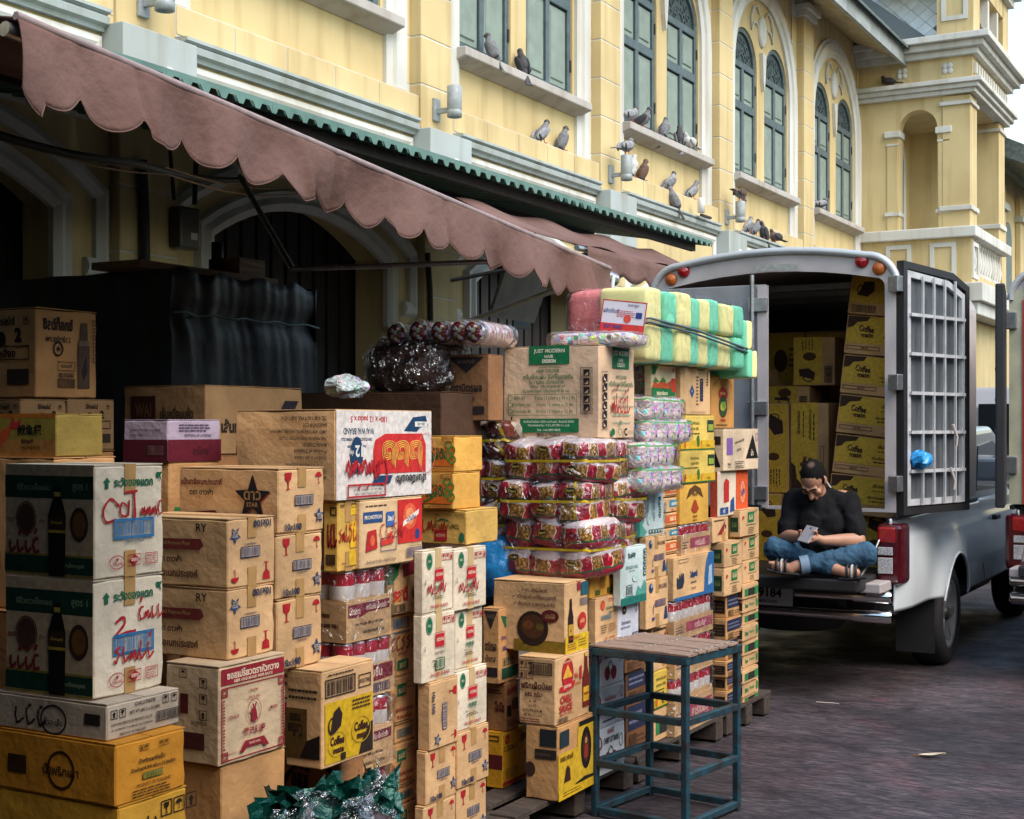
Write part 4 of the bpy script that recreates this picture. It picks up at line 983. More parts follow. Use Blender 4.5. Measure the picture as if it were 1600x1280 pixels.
def d_coffee_side(p):
    p.rect(.0, .1, .6, .6, '#57401a'); p.text('Coffee', .28, .38, .14, '#1c1210', .4, rot=180, bold=.03); p.text('mate', .28, .5, .1, '#1c1210', .3, rot=180, bold=.03); p.poly([(.4, .1), (.95, .1), (.95, .35), (.6, .28)], '#1c1410'); p.lines(.1, .68, .9, .82, 2, '#33261c')
def d_vermicelli(p):
    N = '#17395a'; p.rect(.012, .012, .995, .985, '#d4ccc6'); p.text('180g x 12 packs x 5', .68, .1, .09, RED, .42, bold=.03); p.text('WAI WAI BRAND', .78, .24, .07, N, .3, bold=.02); p.text('DEHYDRATED RICE VERMICELLI', .8, .33, .035, N, .3); p.text('ส่วนผสม : ข้าวเจ้า 100%', .8, .41, .035, N, .3)
    p.poly([(.08, .06), (.22, .08), (.32, .24), (.18, .25), (.14, .2), (.05, .18)], N); p.rect(.06, .13, .2, .19, '#d8d4cc'); p.text('200-100', .13, .16, .035, N, .12)
    pts = [(.08, .72), (.08, .4), (.12, .27), (.3, .27), (.52, .27), (.62, .34), (.64, .45), (.64, .72)]; p.poly(pts, '#c22c2a')
    # the maze-like word in golden lines
    for x0 in (.13, .28, .42):
        for k in range(4):
            o = k * .012; q = k * .018
            p.stroke([(x0 + o, .66 - q), (x0 + o, .38 + q), (x0 + .12 - o, .38 + q), (x0 + .12 - o, .55 - q), (x0 + .05 + o, .55 - q), (x0 + .05 + o, .48)], .011, '#e0b04c')
    p.ring(.08, .5, .2, .24, .008, '#c97a70'); p.disc(.81, .5, .12, .2, N); p.text('12', .79, .46, .13, '#d9d5cc', .14, bold=.03); p.text('ห่อ', .86, .48, .06, '#d9d5cc', .06); p.text('จัดชุด', .81, .61, .08, '#d9d5cc', .14)
    p.text('เส้นหมี่อบแห้ง', .25, .8, .11, '#1d1b1e', .38, bold=.04); p.poly([(.45, .74), (.62, .74), (.66, .82), (.48, .83)], N)
    p.frame(.52, .82, .9, .97, .02, RED); p.lines(.55, .85, .87, .94, 2, '#b3a9a0')
    p.scrawl(.5, .56, .92, .9, RED, 5, .028, 12)
def d_vermicelli_side(p):
    for i, (t, w) in enumerate((('TEL. 0-2811-6219 FAX. 0-2811-6210', .62), ('BAANDONTHIP 73210', .32), ('3 MOO 14 PETCHKASEM RD., RAIKHING, SAMPHRAN,', .78), ('THAI PRESERVED FOOD FACTORY CO.,LTD.', .66), ('MANUFACTURED BY :', .34), ('Product of Thailand', .44), ('โทรศัพท์ 0-2811-6219', .44), ('3 หมู่ 14 ถ.เพชรเกษม อ.สามพราน', .62), ('บริษัท โรงงานผลิตภัณฑ์อาหารไทย จำกัด', .6), ('ผลิตโดย :', .2))):
        p.text(t, .08 + w * .36, .1 + i * .072, .042, '#33241c', w * .72, bold=.02)
    p.ring(.75, .78, .1, .1, .02, '#4a3020'); p.disc(.75, .78, .05, .05, '#4a3020')
def d_verm_back_front(p):
    p.text('เส้นหมี่อบแห้ง', .4, .42, .2, '#2a2320', .5, bold=.04); p.poly([(.6, .2), (.76, .2), (.95, .8), (.8, .8)], '#26222c'); p.disc(.35, .1, .12, .14, '#6a1a22')
def d_verm_back_side(p):
    p.rect(.1, .45, .4, .85, '#3a1a18'); p.text('WAI', .25, .65, .2, '#6a4a2a', .2); p.text('เส้นหมี่อบแห้ง', .66, .6, .18, '#2a1f1a', .4); p.rect(.5, .15, .92, .4, '#2a201c')
def d_tea_side(p):
    p.rect(0, 0, 1, .52, '#4d1220'); p.barcode(.53, .14, .93, .4, '#20141a', '#8a5a5a'); p.text('DAILY DRINK', .3, .62, .06, '#3a2c3a', .3, rot=180); p.text('AROMATIC & DELICIOUS FORMULA', .5, .74, .055, '#3a2c3a', .7, rot=180)
def d_tea_front(p):
    p.rect(0, 0, 1, .52, '#5c1424'); p.text('PRODUCT OF THAILAND', .55, .62, .06, '#33263a', .55, rot=180); p.lines(.2, .7, .85, .9, 3, '#4a3a50'); p.text('ชาไทย', .6, .25, .2, '#2a0c14', .5)
def d_squid(p):
    p.rect(0, .06, 1, .96, '#8a7a32'); p.rect(0, .0, 1, .4, '#a07038'); p.rect(0, .9, 1, 1, '#a8631e')
    p.poly([(.1, .05), (.14, .3), (.2, .55), (.34, .7), (.4, .62), (.34, .4), (.2, .16)], '#b8502a'); p.poly([(.36, .66), (.42, .92), (.46, .8), (.54, .9), (.52, .72), (.6, .74), (.48, .64)], '#a8302a')
    p.text('魷魚標', .65, .62, .26, '#182018', .55, bold=.03); p.text('香味魚露', .62, .36, .1, '#182018', .36); p.text('泰國名產魚露公司', .66, .22, .08, '#6a4a1a', .5)
def d_spray(p):
    k = '#241a14'; p.text('ชิลด์ท็อกซ์', .35, .83, .15, k, .48, bold=.04); p.text('เพาเวอร์การ์ด 2', .35, .66, .07, k, .4, bold=.02); p.ring(.35, .55, .075, .085, .02, k); p.star(.35, .55, .04, k)
    p.frame(.34, .31, .62, .41, .006, k); p.text('หนักสุทธิ', .48, .36, .05, k, .24); p.text('8215383', .48, .26, .05, k, .24); p.barcode(.34, .12, .62, .22, k)
    p.poly([(.67, .12), (.86, .12), (.86, .6), (.83, .66), (.82, .86), (.72, .86), (.7, .66), (.67, .6)], '#4a382c'); p.rect(.68, .6, .855, .66, '#6e5842'); p.poly([(.72, .3), (.8, .5), (.82, .3), (.76, .2)], '#2a1e18')
    for i in range(6): p.frame(.91, .84 - i * .085, .96, .9 - i * .085, .008, k)
def d_spray_side(p):
    k = '#1c1410'; p.text('Shield', .5, .86, .1, k, .5); p.text('2', .72, .7, .16, k, .2, bold=.05); p.disc(.45, .66, .07, .08, k); p.icons(.85, .85, .08, k, 'g'); p.frame(.1, .42, .9, .58, .012, k); p.text('สีเหลือง', .5, .5, .1, k, .7, bold=.04); p.rect(.55, .15, .9, .32, '#2e221a')
def d_starch(p):
    p.text('1297', .2, .93, .05, '#33241c', .2); p.rect(.58, .8, .98, .93, '#e0b62c'); p.frame(.62, .9, .95, .96, .01, '#4a3420'); p.disc(.72, .62, .08, .06, '#d6c090'); p.rect(.5, .08, .9, .3, '#d9ae2c'); p.rect(.55, .33, .98, .7, '#d8aa28')
    p.scrawl(.02, .42, .98, .68, '#a3221e', 6, .02, 21); p.text('Made by', .25, .12, .03, '#4a3420', .3); p.text('Tai Union Group Co.', .5, .07, .03, '#4a3420', .7)
def d_starch_side(p):
    p.scrawl(.3, .35, .95, .7, '#8a2420', 3, .03, 6); p.rect(.2, .1, .85, .25, '#4a3424'); p.frame(.5, .8, .95, .92, .02, '#3c2a1e')
def d_ovalt(p):
    p.lines(.08, .88, .5, .93, 1, '#4a3a30'); p.rect(.04, .66, .34, .82, '#2b4a78'); p.text('PROMOTION', .19, .74, .06, '#d4cabc', .26, bold=.03)
    p.rect(.58, .3, .985, .96, '#c22a26'); p.disc(.78, .7, .2, .2, '#d85a3c'); p.disc(.78, .7, .13, .13, '#e08a5c'); p.poly([(.66, .55), (.92, .72), (.93, .8), (.67, .63)], '#e8ddd0'); p.text('โอวัลติน', .79, .675, .08, '#26386a', .24, rot=12, bold=.03)
    p.disc(.9, .42, .07, .08, '#2b3a72'); p.rect(.39, .58, .52, .8, '#3f63a0'); p.text('3in1', .455, .7, .08, '#dcd4c8', .11, bold=.04)
    p.poly([(.07, .24), (.25, .28), (.23, .56), (.1, .54)], '#b3262a'); p.disc(.17, .4, .06, .08, '#d8683a'); p.poly([(.3, .3), (.5, .33), (.5, .42), (.3, .38)], '#cf3b30'); p.frame(.3, .22, .55, .42, .012, '#32497e'); p.text('ฟรี', .45, .46, .1, '#c22a26', .1, bold=.04)
    p.scrawl(.28, .4, .66, .66, '#a3201e', 4, .02, 17); p.text('น้ำหนักสุทธิ 35 กรัม x 18 ซอง x 12 ถุง', .3, .09, .06, '#4a3a48', .52); p.barcode(.71, .08, .98, .22, '#33406a', None, 30); p.frame(.78, .245, .96, .29, .006, '#4a3a48')
def d_rosdee(p):
    p.poly([(.0, .55), (.0, .96), (.35, .98), (.3, .7), (.12, .56)], '#1d6b42'); p.poly([(.42, .86), (.94, .96), (.9, .84), (.96, .72), (.46, .64)], '#8a2230'); p.text('รสดี', .36, .36, .26, '#b3262a', .46, bold=.05)
    p.stroke([(.06, .2), (.3, .26), (.52, .5), (.6, .62)], .03, '#a8832a'); p.disc(.8, .34, .1, .13, '#1d5a3a'); p.disc(.8, .4, .05, .06, '#d8c098'); p.barcode(.06, .04, .5, .18, '#33261e', None, 24); p.text('รสหมู', .8, .12, .08, '#1d5a3a', .26)
def d_rosdee2(p):
    p.barcode(.1, .76, .72, .92, '#2b5a72', None, 24); p.ring(.86, .88, .06, .06, .012, '#1d5a3a'); p.lines(.05, .66, .9, .74, 1, '#3a5560'); p.scrawl(.02, .42, .96, .66, '#7e201e', 5, .026, 9); p.text('ผงปรุงรส', .45, .36, .07, '#8a2a28', .6)
    p.rect(.25, .1, .66, .26, '#1d5a3a'); p.text('รสดี', .45, .18, .1, '#b09a70', .3, bold=.03); p.poly([(.86, .3), (.98, .4), (.92, .18)], '#a3262a')
def d_aji(p):
    p.rect(.22, .7, .58, .88, '#1d5a3a'); p.text('รสดี', .4, .79, .1, '#b09a70', .3, bold=.03); p.frame(.62, .8, .9, .9, .01, '#4a5a50'); p.text('ผลิตภัณฑ์ความอร่อย', .5, .5, .075, '#8f2a28', .7, bold=.03); p.text('70 ประเทศทั่วโลก', .5, .39, .075, '#8f2a28', .6, bold=.03); p.lines(.08, .26, .92, .34, 2, '#4a3628')
    p.barcode(.2, .08, .8, .2, '#2b5a62', None, 26); p.poly([(.03, .62), (.14, .66), (.05, .56)], '#a3262a')
def d_crisp(word):
    def f(p):
        p.disc(.2, .82, .09, .13, '#14603f', 18); p.ring(.2, .82, .08, .115, .008, '#8aa88a'); p.text('ISO', .2, .82, .04, '#c8c8a8', .12)
        for i, k in enumerate('gua'): p.icons(.66 + i * .13, .86, .11, RED, k)
        p.rect(.38, .5, .64, .68, '#b81f28'); p.frame(.355, .475, .665, .705, .008, '#b81f28'); p.text('ครัววังทิพย์', .51, .6, .06, '#e3cdb4', .22)
        if word == 2: p.text('دقيق مقرمش', .5, .41, .05, BLK, .4)
        else: p.text('炸脆粉', .5, .39, .09, '#14603f', .42, bold=.02)
        p.frame(.42, .29, .58, .335, .006, '#3a4a3a'); p.text('จำนวน', .32, .305, .03, BLK, .14); p.lines(.3, .21, .66, .27, 2, '#2a3a2a')
        if word == 2: p.barcode(.36, .16, .64, .33, '#14603f', '#dccdb4')
        p.text('PACKED 10 BAGS', .5, .1, .05, RED, .7, bold=.02)
        if word == 1: p.scrawl(.12, .3, .72, .62, RED, 3, .024, 14)
        p.text('MFG', .04, .5, .03, BLK, rot=90)
    return f
def d_tempura(p):
    p.text('TEMPURA FLOUR', .5, .52, .13, '#6a5f24', .7, rot=180); p.poly([(.3, .62), (.45, .74), (.6, .7), (.64, .62), (.55, .68), (.44, .69)], '#14603f'); p.rect(.3, .1, .58, .42, '#a3222a'); p.text('ครัววังทิพย์', .44, .27, .1, '#dcb48a', .2); p.disc(.9, .22, .09, .14, '#2b6b48')
    p.scrawl(.02, .36, .6, .88, '#a3221e', 4, .03, 31); p.lines(.72, .78, .98, .94, 4, '#6a5f24')
def d_mango(p):
    p.poly([(0, .16), (.96, .16), (.96, .72), (.5, .66), (0, .74)], '#d56a22'); p.text('ปอไส้ตัน', .42, .5, .34, '#1f5a34', .66, bold=.05, rot=4); p.text('ตราดา', .16, .86, .14, '#a8322a', .3)
    for x, y in ((.8, .74), (.9, .6), (.82, .44), (.92, .34)): p.ring(x, y, .13, .13, .05, '#5a8a3a', 10)
    p.stroke([(.05, .2), (.3, .3), (.5, .44)], .05, '#3a6a2a'); p.frame(.6, .82, .95, .95, .02, '#b3402a'); p.lines(.2, .05, .95, .12, 1, '#b3402a')
def d_pou(p):
    p.poly([(.08, .9), (.5, .86), (.3, .72)], '#1f5a3a'); p.text('น้ำตาลทรายขาวบริสุทธิ์', .5, .6, .08, PUR, .8, bold=.03); p.text('500 กก. ชุด 3', .5, .45, .085, PUR, .7, bold=.03); p.rect(.12, .06, .92, .2, '#1f4a36'); p.icons(.25, .28, .1, '#1f4a36', 'agu'); p.lines(.5, .9, .95, .97, 2, '#3f6a50')
def d_pou_side(p):
    p.poly([(.1, .96), (.9, .96), (.5, .72)], '#2a2224'); p.text('SHAPOD', .5, .89, .06, '#6a5a4c', .5); p.text('ตรามิตรผล', .5, .5, .12, '#2a2022', .7, bold=.03); p.text('น้ำตาล', .5, .34, .1, '#2a2022', .6); p.rect(.1, .1, .9, .22, '#2a2022')
def d_mojo(p):
    p.text('เส้นโซบะ', .45, .84, .14, '#8a2424', .7, rot=10, bold=.03); p.rect(.1, .3, .4, .52, '#2a1a18'); p.barcode(.46, .42, .92, .64, '#2a1a18'); p.lines(.1, .1, .9, .24, 3, '#7a2a24')
def d_mojo_side(p):
    p.text('โมโซ', .7, .5, .2, '#5a2020', .5, bold=.05); p.lines(.1, .75, .9, .85, 2, '#33221a')
def d_oil(p):
    p.disc(.2, .86, .08, .09, '#b8282a'); p.text('ไก่ทอง', .2, .86, .035, '#d8b048', .14); p.icons(.62, .93, .06, '#b8282a', 'gua'); p.frame(.05, .66, .62, .74, .01, '#33241a'); p.text('แม่บ้าน 2000', .33, .7, .045, '#33241a', .5, bold=.03); p.barcode(.75, .74, .97, .88, '#4a3a20'); p.frame(.42, .46, .7, .6, .006, '#a85a28'); p.lines(.1, .16, .72, .34, 5, '#8a5a1c'); p.rect(0, .06, 1, .12, '#a3262a')
def d_oil_side(p): p.rect(.0, .35, 1, .6, '#5a1c1a'); p.frame(.1, .84, .8, .94, .02, '#33241a')
def d_lady(p):
    p.rect(0, 0, 1, .62, '#c7a226'); p.poly([(.45, .0), (.96, .0), (.98, .95), (.55, .95)], '#c9a52a'); p.rect(.56, .88, .97, .95, '#1d1716'); p.disc(.76, .56, .17, .29, '#171212'); p.disc(.76, .56, .1, .2, '#4a241a'); p.disc(.76, .66, .035, .045, '#b38a5a'); p.poly([(.72, .6), (.8, .6), (.82, .42), (.7, .42)], '#8a3020')
    p.poly([(.46, .0), (.97, .0), (.96, .16), (.72, .18), (.46, .14)], '#241a16'); p.rect(0, 0, 1, .12, '#cda61e'); p.lines(.12, .03, .7, .1, 2, '#5a3c14'); p.rect(.04, .7, .28, .92, '#20323a'); p.text('100% พริกแท้', .22, .55, .08, '#5a4010', .34, bold=.03); p.poly([(.14, .22), (.32, .22), (.3, .38), (.24, .44), (.2, .4)], '#3a1d16')
def d_lady_side(p):
    p.rect(.45, .72, .95, .95, '#1e2426'); p.rect(.3, .55, .95, .68, '#2a2220'); p.lines(.32, .57, .93, .66, 1, '#4a3a2e'); p.disc(.15, .4, .08, .1, '#3a2420')
def d_chili(p):
    p.disc(.34, .72, .18, .22, '#b3262a'); p.poly([(.2, .66), (.34, .86), (.48, .66)], '#dba63a'); p.ring(.34, .72, .19, .23, .02, '#8a1f24'); p.text('GOLDEN MOUNTAIN', .34, .9, .03, '#d8b48a', .3); p.poly([(.12, .55), (.56, .6), (.52, .5), (.3, .46), (.1, .48)], '#b3262a'); p.text('ภูเขาทอง', .33, .53, .06, '#e0cdb0', .3)
    p.text('No.', .6, .66, .08, '#b3262a', .12, bold=.04); p.text('1', .72, .68, .2, '#b3262a', bold=.08); p.text('Sriracha', .64, .54, .04, '#b3262a', .2)
    p.text('CHILI', .28, .36, .12, '#a8242a', .46, bold=.05); p.text('SAUCE', .28, .23, .11, '#a8242a', .46, bold=.05); p.text('(MILD HOT) 680 g', .28, .14, .05, '#a8242a', .46)
    p.poly([(.78, .14), (.96, .14), (.96, .6), (.92, .72), (.91, .96), (.84, .96), (.83, .72), (.78, .6)], '#6a2018'); p.rect(.785, .22, .955, .44, '#d09a2a'); p.rect(.835, .9, .915, .97, '#c7a84a'); p.barcode(.05, .02, .34, .1, BLK); p.text('ซอสพริก', .87, .34, .05, '#8a2018', .15)
def d_chili_side(p):
    k = '#4a2424'; p.icons(.1, .88, .12, k, 'gu'); p.icons(.1, .73, .12, k, 'au'); p.barcode(.34, .74, .92, .92, '#2a2020'); p.text('พริกเผ็ดน้อย', .5, .58, .11, k, .84, bold=.04); p.text('680 กรัม', .42, .45, .08, k, .46, bold=.03)
    for i, t in enumerate(('&  36', '12-17', '210x285x265 M', '680 กรัม x 12 ขวด')): p.text(t, .4, .35 - i * .07, .04, k, .5)
    p.lines(.05, .03, .7, .1, 2, '#7a2a2a')
def d_maggi(p):
    p.rect(0, 0, 1, .24, '#d2ad24'); p.poly([(.12, .14), (.34, .14), (.34, .5), (.28, .62), (.27, .76), (.19, .76), (.18, .62), (.12, .5)], '#241616'); p.rect(.13, .24, .335, .4, '#b8902a'); p.text('ม่อ', .23, .32, .05, '#6a2018', .15); p.disc(.72, .42, .13, .12, '#b02a26'); p.text('ม่อไอ้', .72, .42, .06, '#dcb070', .22, bold=.03)
    p.rect(.5, .86, .64, .98, '#8f2430'); p.rect(.66, .78, .98, .97, '#1f5460'); p.barcode(.62, .64, .97, .74, '#2b4a60'); p.text('THIN SOY SAUCE', .35, .2, .04, '#a3402a', .5); p.lines(.08, .04, .5, .14, 3, '#a8602a'); p.lines(.55, .06, .95, .18, 3, '#8a6a1c')
def d_maggi_side(p):
    p.rect(.3, .0, 1, .17, '#7a641e'); p.disc(.56, .33, .25, .25, '#281a14'); p.disc(.56, .36, .19, .17, '#4a2c18'); p.disc(.5, .38, .08, .06, '#6a3c1c'); p.disc(.66, .36, .06, .05, '#5a4a20'); p.disc(.8, .52, .14, .09, '#5a1c1c'); p.text('ม่อไอ้', .8, .52, .07, '#9a7a4a', .2, bold=.03)
    for i, t in enumerate(('✓ ยา..งกไม่แตก', '✓ ทวีหมักด้วยวิธีธรรมชาติ', '✓ คัดสรร ราคาประหยัด')): p.text(t, .58, .88 - i * .1, .06, '#4a2a34', .6, bold=.02)
    p.text('เล็กตราลูก', .5, .12, .05, '#33241a', .3)
def d_modern(p):
    G = '#14683f'
    p.rect(.28, .8, .7, 1.0, G); p.text('JUST MODERN', .49, .94, .055, '#dcd6bc', .36); p.text('HAIR', .49, .885, .035, '#dcd6bc', .13); p.text('DESIGN', .49, .835, .04, '#dcd6bc', .14, bold=.04); p.text('ผลิตภัณฑ์ & ดีที่สุดของเส้นผม', .5, .77, .025, G, .42)
    p.text('HAIR COLOUR', .48, .73, .035, G, .24); p.text('ครีมย้อมผม จัสท์โมเดอร์น', .48, .67, .055, G, .52, bold=.02); p.text('ใน 1 กล่อง ประกอบด้วย', .46, .61, .045, G, .36); p.text('สีย้อม   ปริมาณสุทธิ 50 มล.', .48, .56, .045, G, .48); p.text('ดีเวลลอปเปอร์  ปริมาณสุทธิ 50 มล.', .46, .51, .045, G, .5)
    p.frame(.06, .25, .78, .48, .005, G)
    for i, (a, b) in enumerate((('สีดำ A1', 'จำนวน 12 กล่อง x 6 ลัง x 2 ชั้น'), ('สีน้ำตาลเทา A2', 'จำนวน 12 กล่อง x 12 ลัง'), ('สีน้ำตาลเข้ม B1', 'จำนวน 12 กล่อง x 12 ลัง'))):
        y = .44 - .072 * i; p.ring(.08, y, .03, .03, .005, G); p.text(a, .18 + .02 * (i > 0), y, .04, G, .2); p.text(b, .55, y, .04, G, .42)
    p.rect(.19, .065, .8, .215, G); p.text('จัดจำหน่ายโดย บริษัท เอ.ซี.แอล. อินเตอร์ จำกัด', .49, .185, .03, '#c8d0b4', .54); p.text('Distributed by : P.C.L.INTER Co.,Ltd.', .49, .14, .032, '#c8d0b4', .5); p.text('โทร : +66 2892 0595', .49, .095, .03, '#c8d0b4', .3); p.text('Made in Thailand', .49, .04, .03, BLK, .24)
    p.arrow(.1, .22, .04, BLK); p.umbrella(.1, .16, .06, BLK); p.glass(.1, .085, .06, BLK)
    p.frame(.82, .26, .94, .76, .006, BLK); p.frame(.835, .275, .925, .745, .004, BLK)
    for i in range(5): p.rect(.85, .29 + .093 * i, .915, .365 + .093 * i, BLK); p.poly([(.86, .3 + .093 * i), (.9, .3 + .093 * i), (.9, .34 + .093 * i)], '#a88c70')
def d_modern_side(p):
    G = '#14683f'; p.rect(.36, .76, .82, .99, G); p.text('JUST MODERN', .59, .92, .07, '#dcd6bc', .42); p.text('HAIR', .59, .85, .04, '#dcd6bc', .16); p.text('DESIGN', .59, .8, .045, '#dcd6bc', .2); p.text('HAIR COLOUR', .6, .67, .035, G, .3); p.text('ครีมย้อมผม จัสท์โมเดอร์น', .6, .6, .06, G, .66)
    for y in (.52, .44, .34, .24, .16): p.lines(.35, y, .95, y + .03, 1, '#7aa088', .35)
    p.frame(.06, .1, .22, .72, .006, BLK)
    for i in range(6): p.rect(.09, .12 + .098 * i, .19, .2 + .098 * i, BLK); p.poly([(.1, .13 + .098 * i), (.16, .13 + .098 * i), (.1, .17 + .098 * i)], '#c8b4a0')
    p.scrawl(.32, .28, .82, .5, RED, 5, .02, 41); p.text('B1', .55, .17, .05, G, .1); p.disc(.33, .07, .05, .04, G); p.ring(.52, .07, .05, .04, .008, G); p.text('C', .68, .07, .09, BLK, bold=.06); p.lines(.74, .05, .97, .09, 2, '#3a4a40')
def d_season(p):
    p.disc(.3, .82, .09, .09, '#c8542a'); p.ring(.3, .82, .11, .11, .02, '#a8322a'); p.icons(.6, .92, .08, '#a8322a', 'gua'); p.text('SEASONING SAUCE', .7, .74, .06, '#33605a', .52); p.text('GREEN CAP', .72, .64, .05, '#33605a', .3); p.barcode(.2, .5, .7, .6, '#2b6b80', None, 24); p.lines(.2, .2, .5, .4, 4, '#4a3a30'); p.lines(.55, .2, .92, .4, 4, '#8a5a3a'); p.text('SODA CHAMPION', .6, .08, .05, '#b3402a', .7)
def d_gold(p):
    p.poly([(.4, .2), (.62, .2), (.62, .6), (.56, .8), (.46, .8), (.4, .6)], '#a06a1a'); p.ring(.51, .5, .1, .1, .015, '#6a4410'); p.rect(.8, .4, .92, .6, '#6a5a1c'); p.rect(.2, .05, .4, .18, '#4a5a20'); p.rect(.7, .05, .92, .2, '#4a4a18')
def d_pickle(p):
    T = '#1f6b62'; p.text('Raitip', .42, .84, .13, '#1d4a48', .6, bold=.02, rot=6); p.text('PICKLED CHILI', .42, .64, .055, '#4a7a78', .52); p.text('พริกดองในน้ำเกลือ', .42, .58, .03, '#4a7a78', .4)
    p.rect(.0, .0, .98, .13, T); p.poly([(.55, .13), (.65, .3), (.75, .22), (.9, .38), (.98, .3), (.98, .13)], '#4f9489'); p.poly([(.1, .13), (.3, .2), (.5, .13)], '#4f9489'); p.barcode(.2, .14, .42, .34, '#3a4a50', '#cfdcd8'); p.disc(.55, .45, .14, .07, '#b4cec8')
    for i in range(5): p.rect(.86, .45 + i * .1, .95, .53 + i * .1, '#2a4a48'); p.disc(.905, .49 + i * .1, .02, .02, '#c8d8d4')
def d_sugar(p):
    p.disc(.28, .84, .12, .1, '#33241f'); p.text('ลิน', .28, .84, .07, '#b8a890', .16); p.text('น้ำตาลกรวด', .36, .56, .09, '#33304a', .6, bold=.02); p.text('BROWN SUGAR', .34, .44, .05, '#4a4a68', .56); p.barcode(.66, .08, .96, .28, '#33304a', None, 12); p.icons(.85, .9, .08, BLK, 'g'); p.icons(.85, .78, .08, BLK, 'a')
def d_cherry(p):
    p.text('CHERRY LOT BRAND', .45, .7, .13, '#2a3438', .6, bold=.03); p.ring(.84, .6, .1, .14, .02, '#2b7060'); p.disc(.3, .3, .14, .16, '#7e2430'); p.disc(.56, .28, .14, .16, '#8a2a34'); p.stroke([(.3, .42), (.42, .56), (.54, .42)], .025, '#33502a'); p.text('เชอร์รี่', .42, .9, .12, '#a33a48', .4)
def d_cherry2(p):
    p.text('ตราหมู่บ้าน', .4, .42, .2, '#2a3438', .6, bold=.04); p.text('เชอร์รี่เชื่อม', .42, .7, .13, '#b34a58', .6); p.ring(.86, .75, .1, .14, .03, '#a33a48'); p.lines(.1, .1, .7, .22, 1, '#33404a')
def d_cherry_side(p): p.ring(.5, .7, .18, .2, .03, '#b83a4a'); p.text('5', .5, .7, .16, '#b83a4a'); p.frame(.3, .1, .8, .35, .03, '#2a3a44')
def d_luxe(p):
    N = '#2a3a5e'; p.disc(.2, .82, .1, .1, N); p.disc(.23, .86, .05, .04, '#8aa0b0'); p.text('UN LUXE', .72, .82, .09, '#6a4a44', .4, bold=.03); p.barcode(.38, .42, .86, .56, '#33284a', '#a58a86', 18); p.stroke([(.38, .5), (.3, .42), (.3, .28)], .02, '#33284a')
    p.shape(.3, .22, .18, [(-.5, .1), (-.3, -.3), (0, -.4), (.3, -.3), (.5, .1), (.25, -.05), (.1, .1), (0, -.05), (-.1, .1), (-.25, -.05)], PUR); p.poly([(.78, .14), (.96, .14), (.9, .4), (.84, .4)], N)
def d_milk_o(p): p.poly([(.1, .3), (.9, .35), (.9, .85), (.1, .8)], '#cf5a26'); p.text('นมสด', .5, .58, .3, '#e2c8a0', .5, bold=.05); p.lines(.1, .08, .9, .25, 1, '#8a4a24'); p.ring(.08, .7, .2, .25, .06, '#3a8a9a')
def d_milk_b(p): p.rect(.35, .35, .8, .8, '#3a86a0'); p.text('นมกล่อง', .58, .58, .26, '#d8d4c0', .36, bold=.05); p.ring(.1, .4, .2, .3, .08, '#3a86a0'); p.text('180ml', .5, .16, .16, '#c8622a', .4); p.rect(.82, .2, .97, .6, '#4a7a8a')
def d_milk_p(p): d_milk_o(p)
def d_goldchili(p):
    p.poly([(.2, .62), (.3, .86), (.5, .96), (.7, .86), (.8, .62), (.66, .7), (.5, .8), (.34, .7)], '#5a3c1c'); p.text('ศรีราชา', .5, .73, .1, '#5a3c1c', .3, bold=.03); p.poly([(.36, .36), (.5, .6), (.64, .36), (.56, .26), (.44, .26)], '#a33a20'); p.ring(.5, .42, .17, .17, .015, '#8a5a1c'); p.text('พริกแห้ง', .5, .18, .08, '#7a2a1c', .4, bold=.03); p.text('SRIRACHA', .5, .08, .05, '#5a3c1c', .4)
def d_glove(p):
    p.poly([(.74, 0), (1, 0), (1, 1), (.86, 1), (.8, .8), (.76, .5)], '#2b5f92'); p.rect(0, 0, 1, .08, '#2b5f92'); p.text('ไข่มุกปู', .48, .54, .2, '#26406a', .4, bold=.06, rot=5); p.text('ถุงมือแม่บ้าน', .48, .36, .08, '#2a2020', .34, bold=.03); p.text('2800.00', .48, .22, .06, '#8a6a44', .2)
    p.poly([(.08, .28), (.2, .28), (.24, .42), (.23, .6), (.2, .64), (.19, .5), (.17, .66), (.15, .5), (.13, .64), (.11, .48), (.07, .56), (.06, .4)], '#26303e'); p.poly([(.84, .2), (.95, .24), (.94, .7), (.86, .66)], '#9ab0c0'); p.frame(.1, .86, .34, .95, .01, '#4a3424')
def d_can_tray(p): p.poly([(.3, .3), (.97, .3), (.97, .8), (.3, .8)], '#a8485a'); p.text('คาร์เนชัน', .64, .55, .34, '#d9b0a4', .5, bold=.04); p.lines(.04, .3, .24, .7, 3, '#5a3a5a')
def d_can_tray2(p):
    p.poly([(.04, .62), (.3, .6), (.5, .7), (.96, .72), (.96, .96), (.04, .94)], '#7a1f30'); p.text('Carnation', .18, .78, .2, '#d8b8a8', .24, bold=.02); p.text('คาร์เนชัน เอ็กซ์ตร้า', .66, .83, .16, '#d8b8a8', .46, bold=.03); p.text('Net Weight 388 g x 48 Cans', .5, .42, .1, '#4a2a24', .6); p.text('ผลิตภัณฑ์นมข้นหวาน', .6, .22, .1, '#33241e', .5)
def d_can_tray3(p):
    p.poly([(.04, .46), (.5, .44), (.96, .5), (.96, .96), (.04, .94)], '#7a1f30'); p.text('คาร์เนชัน', .5, .74, .3, '#d8b8a8', .7, bold=.03); p.barcode(.1, .1, .9, .38, '#33406a')
